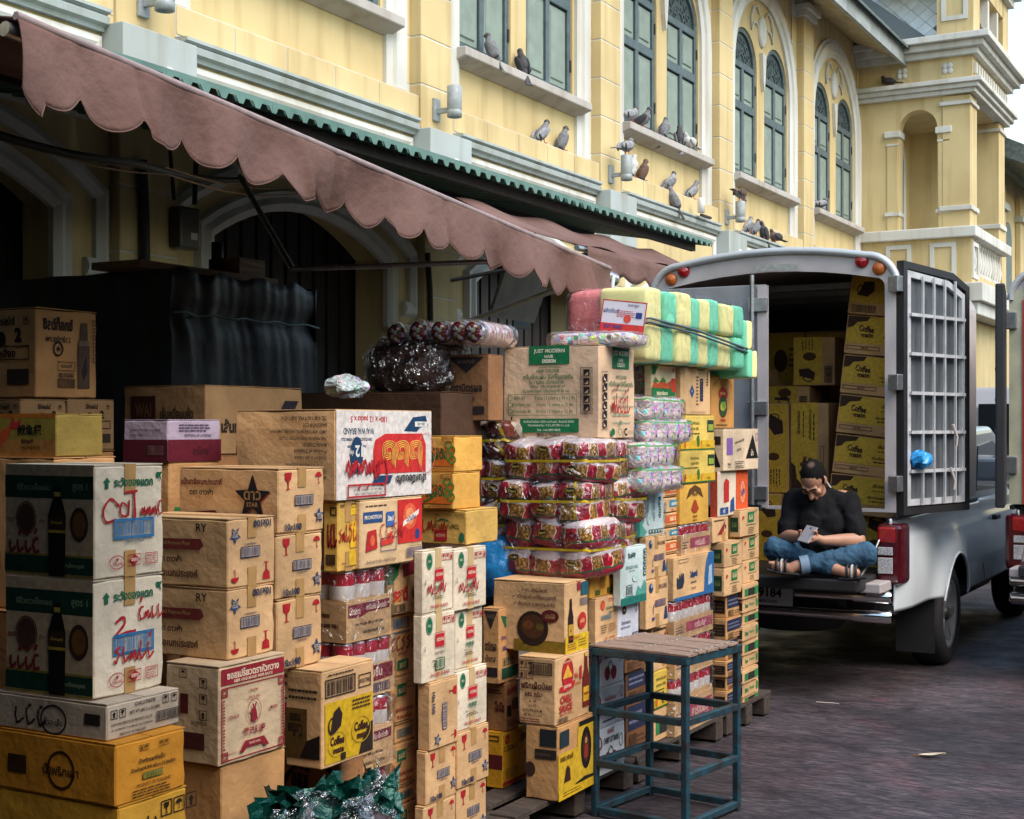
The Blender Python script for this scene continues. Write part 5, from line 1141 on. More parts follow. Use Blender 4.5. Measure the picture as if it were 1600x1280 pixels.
def d_reddry(p):
    p.rect(.6, 0, 1, 1, '#d4562a'); p.disc(.82, .5, .12, .2, '#dc7a4a'); p.ring(.82, .5, .14, .24, .03, '#d8b89a'); p.text('โอวัล', .82, .5, .14, '#2b3f78', .26, rot=20, bold=.05); p.poly([(.2, .3), (.36, .32), (.36, .78), (.26, .84), (.2, .74)], '#b82a26'); p.rect(.08, .05, .34, .2, '#2b4a84'); p.text('ฟรี', .2, .125, .1, '#d8d0c0', .16); p.poly([(.4, .08), (.54, .1), (.52, .42), (.42, .34)], '#2b4a84')
def d_reddry_side(p): p.rect(0, 0, 1, 1, '#b84a34')
def d_mfood(p):
    p.poly([(.3, .3), (.7, .75), (.8, .85), (.66, .3)], '#8a2422'); p.rect(.6, .06, .8, .4, '#b58a50'); p.disc(.8, .6, .06, .09, '#2a2220'); p.lines(.1, .82, .9, .94, 1, '#4a3424')
def d_green(p):
    p.rect(.38, .5, .7, .88, '#1f6b3c'); p.text('ใบไผ่', .54, .69, .2, '#c8b48a', .24, bold=.04); p.poly([(.08, .6), (.2, .7), (.1, .78)], '#b0362a'); p.lines(.3, .38, .8, .46, 1, '#3a5a3a'); p.lines(.4, .08, .72, .34, 4, '#4a3a2a'); p.stroke([(.7, .84), (.92, .96)], .03, '#2b6b3c')
def d_green_side(p): p.rect(.12, .2, .8, .72, '#1c3a24'); p.text('ใบไผ่', .46, .46, .2, '#6a7a4a', .4, bold=.04)
def d_darkbar(p): p.rect(.05, .4, .95, .92, '#232a44'); p.lines(.1, .5, .9, .82, 2, '#6a6a80'); p.barcode(.1, .06, .45, .32, '#4a3424'); p.lines(.5, .1, .9, .3, 2, '#5a4030')
def d_darkside(p): p.rect(.1, .2, .9, .75, '#241a16'); p.lines(.15, .25, .85, .7, 3, '#5a4028')
def d_tab_a(p): p.text('ใบชา', .22, .5, .34, '#2f7a44', .3, bold=.05); p.disc(.88, .55, .22, .32, '#2f8044'); p.text('Premium', .56, .55, .26, '#4a8a58', .3)
def d_tab_b(p): p.rect(.1, .2, .3, .7, '#2f7a44'); p.rect(.32, .2, .72, .7, '#2a2a28'); p.rect(.74, .2, .96, .75, '#2f8044')
def d_wine(p):
    p.rect(.08, .38, .24, .78, '#7a5a9a'); p.text('ซอสหวานหมักลาบกุ้ง', .44, .7, .08, '#2a2224', .36, rot=8, bold=.03); p.text('(สูตรหมู)', .42, .5, .08, '#2a2224', .24, rot=8); p.poly([(.62, .28), (.98, .28), (.82, .86)], '#141214'); p.text('ม้า', .8, .42, .16, '#cdbb9e', .2, bold=.05); p.ring(.94, .8, .09, .1, .02, '#8a6aa0'); p.icons(.12, .14, .1, BLK, 'gu'); p.frame(.3, .06, .56, .22, .012, BLK); p.lines(.32, .08, .54, .2, 2, BLK)
def d_wine_side(p): p.rect(.1, .62, .7, .82, '#33261e'); p.poly([(0, .1), (.7, .1), (.1, .5)], '#1c1414')
def d_pine(p):
    p.rect(0, 0, 1, .28, '#d0a62a'); p.text('สกัดจากใบหม่อน', .4, .78, .1, '#4a4a18', .6, bold=.02); p.text('คุณภาพ 100%', .4, .6, .11, '#4a4a18', .6, bold=.02); p.lines(.1, .44, .6, .52, 1, '#4a4a18'); p.rect(.78, .52, .97, .86, '#24382a'); p.rect(.8, .56, .95, .74, '#8aa03a'); p.disc(.5, .26, .11, .17, '#3f6a2a'); p.disc(.6, .18, .06, .1, '#c88a2a'); p.disc(.12, .18, .07, .12, '#c8642a'); p.rect(0, 0, 1, .05, '#2f5a2a'); p.text('ถั่วเขียว', .8, .14, .09, '#7a5a14', .34)
def d_pine2(p): d_pine(p)
def d_wth(p):
    N = '#2b4a78'; p.poly([(.28, .5), (.36, .64), (.44, .5), (.36, .36)], N); p.text('BPI', .36, .5, .04, '#cdb896', .1); p.text('WTH', .88, .8, .1, BLK, rot=270, bold=.03); p.barcode(.63, .3, .73, .78, NAVY, None, 8); p.lines(.5, .2, .58, .85, 9, '#4a3a2e')
    for i in range(7): p.rect(.65, .33 + i * .06, .71, .36 + i * .06, NAVY)
    p.frame(.3, .05, .8, .08, .005, '#5a4434')
def d_emblem(p):
    p.disc(.5, .66, .24, .13, '#a8322a'); p.text('แม่ประนอม', .5, .68, .06, '#d8a860', .5, bold=.03); p.disc(.5, .42, .2, .19, '#2c4a2c'); p.ring(.5, .42, .22, .21, .02, '#4a2a1c'); p.disc(.46, .42, .1, .08, '#c8a84a'); p.poly([(.4, .5), (.6, .52), (.64, .4), (.5, .32)], '#7a9a3a'); p.text('น้ำพริกเผา', .5, .17, .06, '#a8322a', .6, bold=.04); p.lines(.2, .05, .8, .1, 1, '#6a4a24'); p.stroke([(.1, .8), (.3, .93), (.5, .96), (.7, .93), (.9, .8)], .012, '#8a6a3a')
def d_veg(p):
    p.rect(0, 0, .96, .3, '#1f6b3c'); p.text('ซอสมะเขือเทศ', .42, .15, .12, '#dcd0b0', .7, bold=.03); p.poly([(.0, .3), (.1, .5), (.25, .42), (.4, .55), (.6, .45), (.78, .56), (.78, .3)], '#b8502a'); p.poly([(.05, .46), (.15, .62), (.3, .48), (.45, .64), (.6, .5)], '#3f7a3a'); p.rect(.8, .2, .98, .62, '#b83a26'); p.poly([(0, .7), (0, .96), (.24, .96), (.12, .7)], '#1f6b3c'); p.text('300', .86, .86, .12, '#b3402a', .2)
# ------------------------------------------------------------------ the stacks, each from the pallet up
Z0 = .14
def stack(rows, z0=Z0):
    z = z0
    for k in rows:
        k = dict(k); n = k.pop('n', 'carton'); lab = k.pop('lab'); zz, o = carton(n, lab, z0=z, **k); z = zz
    return z
def B(lab, X, l, c, r, top, **k): return dict(lab=lab, X=X, l=l, c=c, r=r, top=top, **k)
# nearest stack: sauce cartons
P = on_x(185, 1260, -2.6); 
stack([B('plain brown carton on the pallet at the bottom of the nearest stack', -2.6, -20, 188, 296, 1420, base=KRD),
       B('yellow carton cut off by the bottom left edge of the picture', -2.6, -20, 185, 293, 1261, base=YEB, front=d_orange_low, side=d_orange_side),
       B('orange yellow chilli paste carton with dark barcode, under the grey carton', -2.6, -14, 180, 290, 1164, base=ORB, front=d_orange, side=d_orange_side, yaw=R(-1)),
       B('low grey carton printed CHILLI PASTE at the foot of the white sauce cartons', -2.64, -12, 167, 281, 1101, base='#b9a995', front=d_paste, side=d_paste_side),
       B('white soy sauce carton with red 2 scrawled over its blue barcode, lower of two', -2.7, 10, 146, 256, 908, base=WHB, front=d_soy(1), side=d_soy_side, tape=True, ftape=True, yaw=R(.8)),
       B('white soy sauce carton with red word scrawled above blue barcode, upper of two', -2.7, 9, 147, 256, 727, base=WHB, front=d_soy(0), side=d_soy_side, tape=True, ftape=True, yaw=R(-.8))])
# second stack: deer emblem and flour cartons
stack([B('plain brown carton on the pallet under the plain carton below the deer emblem', -2.67, 262, 347, 448, 1345, base=KRD),
       B('plain brown carton directly below the red deer emblem carton', -2.67, 262, 346, 447, 1197, base=KR, front=d_plain_flaptext),
       B('cream carton with red Chinese letters and deer emblem', -2.66, 258, 342, 446, 1042, base='#cdb391', front=d_deer, side=d_deer_side),
       B('flour carton with red umbrella and navy star standing on the deer emblem carton', -2.7, None, 356, 429, 921, w=.4, base=KR2, front=d_star_front, side=d_star_flip, ftape=True, fturn=180),
       B('flour carton on top of the stack over the deer emblem, right of the white cartons', -2.7, None, 356, 430, 811, w=.4, base=KR2, front=d_star_front, side=d_star_flip, tape=True, ftape=True, fturn=180, yaw=R(.8))])
# yellow coffee carton, on a dark one
zc = stack([B('dark brown carton on the pallet below the yellow coffee carton', -2.72, 440, 532, 575, 1300, base=KRD),
            B('dark brown carton directly below the yellow coffee creamer carton', -2.72, 440, 532, 570, 1171, base=KRD, side=d_paste_side),
            B('carton with yellow panel and jug picture, jutting out over the green bags', -2.6, 446, 503, 585, 1049, base=KR2, front=d_coffee, side=d_coffee_side, sturn=0)])
stack([B('flour carton with navy star at the bottom of the rear flour stack', -2.7, 279, 433, 503, 938, base=KR2, front=d_star_front, ftape=True),
       B('flour carton with navy star in the middle of the rear flour stack', -2.7, 279, 432, 504, 836, base=KR2, front=d_star_front, ftape=True, yaw=R(-.7)),
       B('flour carton with a big star on its side, top of the rear flour stack', -2.7, 279, 435, 507, 732, base=KR2, front=d_star_front, side=d_star_side, tape=True, ftape=True)], zc + .002)
# ================================================================== shrink-wrapped trays of cans
canw = mat('can white label', '#d9d2cc', .35, var=.06); canr = mat('can red label', '#a81f34', .35, var=.1); cans = mat('can tin', (.5, .5, .5), .3, metal=.9)
_can = {}
def can_mesh(r, h):
    k = (round(r, 4), round(h, 3))
    if k not in _can:
        b = MB(); n = 14
        b.lathe([(r * .96, 0), (r, .004), (r, h * .5)], n=n, mi=0); b.lathe([(r, h * .5), (r, h * .93)], n=n, mi=1); b.lathe([(r, h * .93), (r * .97, h * .96), (r * .97, h), (r * .88, h), (r * .86, h - .004), (0, h - .004)], n=n, mi=2)
        for a in (0, 2, 4): # white flash on the red band
            q = [(r * 1.006 * math.cos(a + d), r * 1.006 * math.sin(a + d), z) for d, z in ((0, h * .55), (.7, h * .6), (.7, h * .72), (0, h * .7))]; b.add(q, [(0, 1, 2, 3)], 0)
        _can[k] = b.mesh('can', [canw, canr, cans])
    return _can[k]
def can_pack(label, X, l, c, r, top, z0, tray=.55, front=d_can_tray2, side=None, group='shrink-wrapped can trays', yaw=0.):
    P = on_x(c, top, X); H = P.z - z0; a = Vector((-math.cos(yaw), -math.sin(yaw), 0)); b = Vector((-math.sin(yaw), math.cos(yaw), 0))
    L = run_to(P, b, r); w = .3
    t = thing('can_pack', label, 'can pack', (P.x, P.y, z0), yaw, group)
    th = H * tray; k = .004; m = board(KR2)
    MB().box(-w, 0, 0, k, 0, th).box(-w, 0, L - k, L, 0, th).box(-k, 0, k, L - k, 0, th).box(-w, -w + k, k, L - k, 0, th).box(-w + k, -k, k, L - k, 0, max(.005, H - .1)).build('tray', m, t)
    rr = .033; ny = max(3, int(L / (2 * rr + .002))); nx = 4; hh = .095
    rr = L / ny / 2 - .001; me = can_mesh(rr, hh)
    for i in range(ny):
        for j in range(nx):
            link('can', me, t, loc=(-rr - .006 - j * (2 * rr + .002), (i + .5) * L / ny, max(.006, H - .1) + .001), rot=(0, 0, random.random() * 6))
    p = Print(L, th, int(c)); front(p); p.build('printed_face', (0, 0, 0), (0, 1, 0), (0, 0, 1), (1, 0, 0), t)
    p = Print(w, th, 5); p.lines(.1, .3, .9, .8, 2, '#5a3a2c'); p.build('printed_side', (-w, 0, 0), (1, 0, 0), (0, 0, 1), (0, -1, 0), t)
    sd_ = random.random() * 9
    def wrap(u, v):
        ang = 2 * math.pi * u; cx, cy = -w / 2, L / 2; x, y = math.cos(ang), math.sin(ang); s = 1 / max(abs(x), abs(y)); x *= s; y *= s
        e = .007 + .006 * noise.noise(Vector((x * 4, y * 4 + sd_, v * 3)))
        pin = 1 if v < .86 else 1 - (v - .86) * 2.2
        return Vector((cx + x * (w / 2 + e) * pin, cy + y * (L / 2 + e) * pin, .01 + (H + .004 - .01) * min(1, v / .9)))
    MB().grid(wrap, 72, 12).build('film', film(), t)
    return z0 + H
zd = can_pack('can tray lowest of the left can column, behind the green bags', -2.75, 503, 541, 612, 1214, Z0 + .0, .6)
zd = can_pack('red and white can tray third from the top, right of the yellow coffee carton', -2.73, 500, 537, 614, 1104, zd, .55, d_can_tray2)
zd = can_pack('red and white can tray second from the top, behind the yellow coffee carton', -2.75, 503, 541, 616, 1006, zd, .55, d_can_tray3)
zd = can_pack('red and white can tray on top of the left can column', -2.75, 503, 541, 611, 893, zd, .55, d_can_tray2)
carton('carton', 'narrow yellow starch carton with red handwriting beside the promotion carton', -2.75, 505, 528, 561, 784, zd, '#d6ab54', d_starch, d_starch_side, ftape=True)
zo, _ = carton('carton', 'carton with bright red panel and PROMOTION print below the white carton', -2.73, 556, 563, 660, 782, zd + .002, '#cfae84', d_ovalt, None, yaw=R(2))
carton('carton', 'long white vermicelli carton printed upside down in red and navy', -2.74, 368, 524, 675, 639, zo, KR2, d_vermicelli, d_vermicelli_side, fturn=180, sturn=180, yaw=R(.6))
# seasoning powder column right of the can trays
stack([B('seasoning carton at the foot of the column right of the can trays', -2.82, 596, 612, 656, 1350, base=KR),
       B('seasoning carton second from the bottom, right of the can trays', -2.82, 596, 612, 652, 1263, base=KR, front=d_aji),
       B('tall seasoning carton with long text, third from the bottom, right of the can trays', -2.82, 596, 611, 651, 1165, base=KR, front=d_aji),
       B('seasoning carton printed with a red two-line slogan, right of the can trays', -2.82, 596, 612, 650, 1060, base=KR, front=d_aji),
       B('seasoning carton with blue barcode and dark red handwriting, right of the can trays', -2.82, 596, 610, 650, 961, base=KR, front=d_rosdee2),
       B('seasoning carton with green and red logo under the promotion carton', -2.8, 596, 606, 658, 874, base=KR2, front=d_rosdee)])
# crispy flour block: two columns
FL = [('white', .0), ]
stack([B('flour carton with red glass mark, lowest in the left crispy flour column', -2.7, 650, 662, 712, 1262, base=KR2, front=d_star_front, ftape=True),
       B('flour carton with navy star, second lowest in the left crispy flour column', -2.7, 650, 666, 714, 1175, base=KR2, front=d_star_front, ftape=True),
       B('brown flour carton turned on its side among the white crispy flour cartons', -2.69, 652, 672, 716, 1068, base=KR2, front=d_star_front, fturn=270),
       B('white crispy flour carton, second from the top of its left column', -2.7, 650, 660, 711, 961, base=WHB, front=d_crisp(2), ftape=2),
       B('white crispy flour carton with red handwriting, top of the left column', -2.7, 652, 661, 708, 861, base=WHB, front=d_crisp(1), tape=True, ftape=2)])
ze = stack([B('flour carton with red glass mark, lowest in the right crispy flour column', -2.7, 703, 714, 760, 1233, base=KR2, front=d_star_front, ftape=True),
       B('flour carton with navy star, second lowest in the right crispy flour column', -2.69, 703, 715, 764, 1146, base=KR2, front=d_star_front, ftape=True),
       B('white crispy flour carton third from the top in its right column', -2.7, 703, 713, 761, 1050, base=WHB, front=d_crisp(0), ftape=2),
       B('white crispy flour carton second from the top in its right column', -2.72, 703, 712, 754, 954, base=WHB, front=d_crisp(0), ftape=2),
       B('white crispy flour carton with red handwriting, top of the right column', -2.7, 703, 710, 760, 859, base=WHB, front=d_crisp(1), tape=True, ftape=2)])
zt, _ = carton('carton', 'yellow tempura flour carton with red handwriting on the white cartons', -2.74, 658, 729, 733, 797, ze + .002, '#d3a95a', None, d_tempura, L=.24)
zt, _ = carton('carton', 'lower of two small orange cartons with green lettering', -2.78, 660, 709, 712, 738, zt, '#d8a24c', None, d_mango, L=.2)
carton('carton', 'upper of two small orange cartons with green lettering', -2.78, 662, 711, 714, 681, zt, '#d8a24c', None, d_mango, L=.2, yaw=R(-1.2))
# dark sugar column and tall yellow oil carton
zg = stack([B('tall bright yellow oil carton with red stripe on the pallet edge', -2.95, 759, 785, 821, 1146, base='#d89a22', front=d_oil, side=d_oil_side),
       B('brown noodle carton with red print on the tall yellow carton', -2.95, 760, 790, 811, 1067, base=KRD, front=d_mojo, side=d_mojo_side, yaw=R(-3)),
       B('brown sugar carton with purple print and green triangle', -2.95, 754, 780, 811, 951, base=KR, front=d_pou, side=d_pou_side, yaw=R(2))])
# chilli sauce column
zh = stack([B('black and yellow carton with a portrait oval at the bottom of the middle stack', -2.65, 821, 872, 928, 1136, base=KR, front=d_lady, side=d_lady_side, yaw=R(1)),
       B('cream carton printed CHILI SAUCE with a red bottle', -2.66, 810, 868, 921, 1029, base=KR2, front=d_chili, side=d_chili_side),
       B('soy sauce carton with noodle bowl picture under the macaroni bundles', -2.67, 770, 883, 919, 911, base=KR2, front=d_maggi, side=d_maggi_side)])
# shaded cartons behind
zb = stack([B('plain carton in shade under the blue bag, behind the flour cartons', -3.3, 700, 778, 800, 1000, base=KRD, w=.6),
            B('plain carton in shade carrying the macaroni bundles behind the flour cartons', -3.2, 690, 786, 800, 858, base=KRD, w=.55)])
MACZ = zb
# white cherry cartons and seasoning sauce
stack([B('white cherry carton, lowest of three seen through the stool', -2.68, 922, 937, 976, 1140, base='#c9cdd2', front=d_cherry, side=d_cherry_side),
       B('white cherry carton, middle of three seen through the stool', -2.68, 922, 937, 976, 1077, base='#c9cdd2', front=d_cherry2, side=d_cherry_side),
       B('white cherry carton, top of three seen through the stool', -2.68, 922, 937, 975, 1008, base='#c9cdd2', front=d_cherry, side=d_cherry_side),
       B('seasoning sauce carton with orange crest left of the pickle carton', -2.7, 921, 931, 965, 936, base=KR2, front=d_season),
       B('golden carton with bottle drawing under the right macaroni bundle', -2.72, 916, 922, 959, 873, base='#cf9a3c', front=d_gold)])
stack([B('dark brown carton on the pallet behind the stool, lowest', -2.78, 960, 979, 1012, 1100, base='#6e4a30', front=d_darkbar, side=d_darkside),
       B('dark brown carton behind the stool, second from the bottom', -2.78, 960, 979, 1010, 1050, base='#6e4a30', front=d_darkbar, side=d_darkside),
       B('dark brown carton behind the stool under the brown sugar carton', -2.76, 960, 977, 1008, 1003, base='#6e4a30', front=d_darkbar, side=d_darkside),
       B('white brown-sugar carton with a black oval logo', -2.7, 957, 966, 998, 945, base='#c4c6d0', front=d_sugar),
       B('white and teal pickled chilli carton, lower of two, cursive logo upright', -2.66, 960, 970, 1010, 857, base='#c2d2d0', front=d_pickle),
       B('golden carton between the two white and teal pickle cartons', -2.76, 962, 970, 994, 766, base='#cf9a3c', front=d_gold)])
zr = stack([B('small tan carton on the pallet seen behind the stool legs', -2.74, 1000, 1022, 1048, 1110, base=KR2, front=d_tab_b, side=d_darkside),
       B('tan and yellow carton behind the stool, below the can trays', -2.74, 1000, 1022, 1048, 1050, base='#d0b04a', front=d_pine, side=d_darkside),
       B('tan carton with small white label behind the stool seat', -2.74, 998, 1018, 1046, 978, base=KR2, front=d_mfood, side=d_darkside),
       B('tan carton with navy umbrella marks, lower of two', -2.7, 998, 1010, 1044, 907, base=KR2, front=d_luxe, ftape=True, yaw=R(-1)),
       B('tan carton with navy umbrella marks, upper of two', -2.7, 998, 1010, 1041, 840, base=KR2, front=d_luxe, ftape=True),
       B('white and teal pickle carton, upper of two, lettering turned sideways', -2.72, 985, 993, 1037, 766, base='#c2d2d0', front=d_pickle, fturn=270)])
zs_ = stack([B('tall yellow green carton edge behind the glove carton', -2.82, 1036, 1042, 1060, 893, base='#c8b25a', front=d_pine)])
sm_l = [(868, d_milk_b, 'blue printed'), (846, d_milk_o, 'orange printed'), (826, d_milk_b, 'blue printed'), (802, d_milk_o, 'orange printed'), (778, d_milk_b, 'blue printed'), (757, d_milk_o, 'orange printed')]
for i, (tp, d, nm) in enumerate(sm_l):
    zs_, _ = carton('carton', f'small {nm} milk carton, ' + ('lowest', 'second lowest', 'third lowest', 'third from the top', 'second from the top', 'topmost')[i] + ' of the six thin ones', -2.74, 1030, 1036, 1065, tp, zs_, KR2, d, flat=True, w=.3)
# can trays and glove carton
zi = can_pack('can tray lowest of the right can column, low behind the stool', -2.7, 1042, 1054, 1114, 1062, Z0, .58, d_can_tray)
zi = can_pack('can tray second lowest of the right can column, behind the stool seat', -2.7, 1042, 1054, 1114, 1003, zi, .7, d_can_tray)
zi = can_pack('can tray with red and white cans directly under the glove carton', -2.7, 1042, 1053, 1114, 941, zi, .5, d_can_tray)
zi, _ = carton('carton', 'brown and blue rubber glove carton with a hand drawing', -2.7, 1045, 1053, 1115, 873, zi, KR2, d_glove, yaw=R(-1))
zi = can_pack('can tray above the blue glove carton under the golden chilli carton', -2.72, 1056, 1064, 1110, 821, zi, .66, d_can_tray)
zi = stack([B('golden yellow carton with chilli emblem above the upper can tray', -2.72, 1058, 1063, 1107, 757, base='#d9a648', front=d_goldchili),
       B('yellow green carton with fruit print, lower of two', -2.72, 1057, 1063, 1117, 705, base='#d2b45a', front=d_pine),
       B('yellow green carton with fruit print, upper of two, lid edge torn', -2.74, 1057, 1063, 1116, 648, base='#d2b45a', front=d_pine),
       B('tan carton with a navy diamond mark beneath the foam', -2.74, 1057, 1064, 1110, 573, base=KR2, front=d_wth)], zi)
# far column of small cartons
z = Z0
for i, tp in enumerate((1082, 1058, 1035, 1000, 968, 930)):
    z, _ = carton('carton', 'flat brown carton with navy label, ' + ('lowest', 'second lowest', 'third lowest', 'third from the top', 'second from the top', 'topmost')[i] + ' of its far column', -2.7 - .012 * (i % 2), 1112, 1135, 1159, tp, z, KR, d_darkbar, d_darkside)
z = stack([B('tan carton with green square, lower one of the nearer pair column', -2.69, 1112, 1132, 1160, 888, base=KR2, front=d_green, side=d_green_side),
       B('tan carton with green square, upper one of the nearer pair column', -2.69, 1110, 1132, 1160, 848, base=KR2, front=d_green, side=d_green_side),
       B('small carton with red slanted print below the red orange carton', -2.72, 1106, 1113, 1138, 810, base=KR2, front=d_mfood),
       B('carton with orange panel and red side below the purple stamped carton', -2.72, 1113, 1121, 1168, 737, base='#d6c6ae', front=d_reddry, side=d_reddry_side),
       B('cream carton with black triangle and purple stamp near the truck door', -2.7, 1115, 1131, 1185, 670, base='#d3bb9c', front=d_wine, side=d_wine_side, yaw=R(-2)),
       B('tall brown carton with red and green round emblem under the foam', -2.8, 1106, 1111, 1147, 586, base='#c08a4a', front=d_emblem)], z)
z = Z0
nm9 = ('lowest', 'second lowest', 'third lowest', 'fourth lowest', 'fifth, in the middle', 'fourth from the top', 'third from the top', 'second from the top', 'topmost')
for i, tp in enumerate((1090, 1069, 1048, 1025, 1002, 980, 958, 937, 915)):
    z, _ = carton('carton', 'small flat green printed carton, ' + nm9[i] + ' of the column at the stack end', -2.7 + .01 * (i % 3), 1150, 1161, 1185, tp, z, KR2, d_tab_a if i % 2 else d_tab_b, d_darkside)
stack([B('tan carton with green square, lowest of three at the far stack end', -2.7, 1150, 1161, 1186, 877, base=KR2, front=d_green, side=d_green_side),
       B('tan carton with green square, middle of three at the far stack end', -2.7, 1150, 1161, 1186, 838, base=KR2, front=d_green, side=d_green_side),
       B('tan carton with green square, topmost of three at the far stack end', -2.68, 1139, 1157, 1186, 797, base=KR2, front=d_green, side=d_green_side)], z)
# dark rear row at the left
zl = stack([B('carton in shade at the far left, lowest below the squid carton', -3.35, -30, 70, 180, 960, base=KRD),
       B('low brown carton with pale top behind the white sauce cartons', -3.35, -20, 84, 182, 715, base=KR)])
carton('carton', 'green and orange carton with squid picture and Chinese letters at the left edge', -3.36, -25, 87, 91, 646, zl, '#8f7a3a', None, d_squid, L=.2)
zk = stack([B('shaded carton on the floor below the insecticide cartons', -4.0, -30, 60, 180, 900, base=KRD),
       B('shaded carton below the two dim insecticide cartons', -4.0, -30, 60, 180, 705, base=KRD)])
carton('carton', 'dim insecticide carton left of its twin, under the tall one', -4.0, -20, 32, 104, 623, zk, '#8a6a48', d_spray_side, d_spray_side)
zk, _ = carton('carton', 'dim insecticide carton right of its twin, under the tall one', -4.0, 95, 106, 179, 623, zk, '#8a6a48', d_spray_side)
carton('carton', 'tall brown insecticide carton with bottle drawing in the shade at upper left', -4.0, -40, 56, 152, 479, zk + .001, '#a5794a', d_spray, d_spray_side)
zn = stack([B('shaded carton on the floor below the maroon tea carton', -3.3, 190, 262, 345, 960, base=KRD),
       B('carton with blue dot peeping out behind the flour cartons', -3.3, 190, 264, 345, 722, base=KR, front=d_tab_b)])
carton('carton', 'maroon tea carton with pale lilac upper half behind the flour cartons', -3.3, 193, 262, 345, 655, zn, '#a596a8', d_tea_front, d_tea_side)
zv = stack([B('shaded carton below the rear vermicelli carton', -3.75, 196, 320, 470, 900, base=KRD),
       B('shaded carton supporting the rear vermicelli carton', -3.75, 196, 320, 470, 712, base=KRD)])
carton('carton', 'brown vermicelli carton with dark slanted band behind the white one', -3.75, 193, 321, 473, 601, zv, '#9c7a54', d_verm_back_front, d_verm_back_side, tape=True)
# ================================================================== soft packs, foam, stool
def pillow(mb, c, r, e=.45, amp=.01, freq=9., seed=0, mi=0, nu=28, nv=18, ridge=False, smooth=True, tz=0.):
    """soft box: superellipsoid with creases"""
    c = Vector(c); vs = []; fs = []; o = Vector((seed * 3.7, seed * 1.3, seed * 7.1))
    def se(v): return math.copysign(abs(v) ** e, v)
    for j in range(nv + 1):
        th = -math.pi / 2 + math.pi * j / nv
        for i in range(nu):
            ph = 2 * math.pi * i / nu
            q = Vector((r[0] * se(math.cos(th)) * se(math.cos(ph)), r[1] * se(math.cos(th)) * se(math.sin(ph)), r[2] * se(math.sin(th))))
            n = noise.noise(q * freq + o)
            if ridge: n = (1 - 2 * abs(n)) * .8 + .4 * noise.noise(q * freq * 2.7 + o)
            d = Vector((q.x / r[0] ** 1.2, q.y / r[1] ** 1.2, q.z / r[2] ** 1.2)).normalized()
            vs.append(c + q + d * amp * n)
    for j in range(nv):
        for i in range(nu):
            i2 = (i + 1) % nu; fs.append((j * nu + i, j * nu + i2, (j + 1) * nu + i2, (j + 1) * nu + i))
    return mb.add(vs, fs, mi, smooth)
def banded(name, stops, axis=(1, 0, .35), scale=1., bumpy=True, rough=.3, wob=.05):
    """printed bag: colour bands along a direction, grainy where the food shows"""
    if name in _M: return _M[name]
    m = bpy.data.materials.new(name); m.use_nodes = True; n = m.node_tree.nodes; L = m.node_tree.links; b = n['Principled BSDF']; b.inputs['Roughness'].default_value = rough
    tc = n.new('ShaderNodeTexCoord'); oi = n.new('ShaderNodeObjectInfo'); no = n.new('ShaderNodeTexNoise'); no.inputs['Scale'].default_value = 9
    L.new(tc.outputs['Object'], no.inputs[0])
    dt = n.new('ShaderNodeVectorMath'); dt.operation = 'DOT_PRODUCT'; dt.inputs[1].default_value = axis; L.new(tc.outputs['Object'], dt.inputs[0])
    a = n.new('ShaderNodeMath'); a.operation = 'MULTIPLY_ADD'; a.inputs[1].default_value = scale; L.new(dt.outputs['Value'], a.inputs[0]); L.new(oi.outputs['Random'], a.inputs[2])
    a2 = n.new('ShaderNodeMath'); a2.operation = 'MULTIPLY_ADD'; a2.inputs[1].default_value = wob * 4; L.new(no.outputs[0], a2.inputs[0]); L.new(a.outputs[0], a2.inputs[2])
    fr = n.new('ShaderNodeMath'); fr.operation = 'FRACT'; L.new(a2.outputs[0], fr.inputs[0])
    cr = n.new('ShaderNodeValToRGB'); cr.color_ramp.interpolation = 'CONSTANT'; e = cr.color_ramp.elements
    for i, (p, c) in enumerate(stops):
        x = e[i] if i < 2 else e.new(p); x.position = p; x.color = (*lin(c), 1)
    L.new(fr.outputs[0], cr.inputs[0])
    vo = n.new('ShaderNodeTexVoronoi'); vo.inputs['Scale'].default_value = 85; L.new(tc.outputs['Object'], vo.inputs[0])
    r2 = n.new('ShaderNodeValToRGB'); r2.color_ramp.elements[0].color = (1.15, 1.15, 1.15, 1); r2.color_ramp.elements[1].color = (.45, .42, .4, 1); r2.color_ramp.elements[1].position = .75; L.new(vo.outputs['Distance'], r2.inputs[0])
    mx = n.new('ShaderNodeMix'); mx.data_type = 'RGBA'; mx.blend_type = 'MULTIPLY'; mx.inputs[0].default_value = .75 if bumpy else .0
    L.new(cr.outputs[0], mx.inputs[6]); L.new(r2.outputs[0], mx.inputs[7]); L.new(mx.outputs[2], b.inputs['Base Color'])
    bp = n.new('ShaderNodeBump'); bp.inputs['Strength'].default_value = .5; bp.inputs['Distance'].default_value = .02; L.new(no.outputs[0], bp.inputs['Height']); L.new(bp.outputs[0], b.inputs['Normal'])
    _M[name] = m; return m
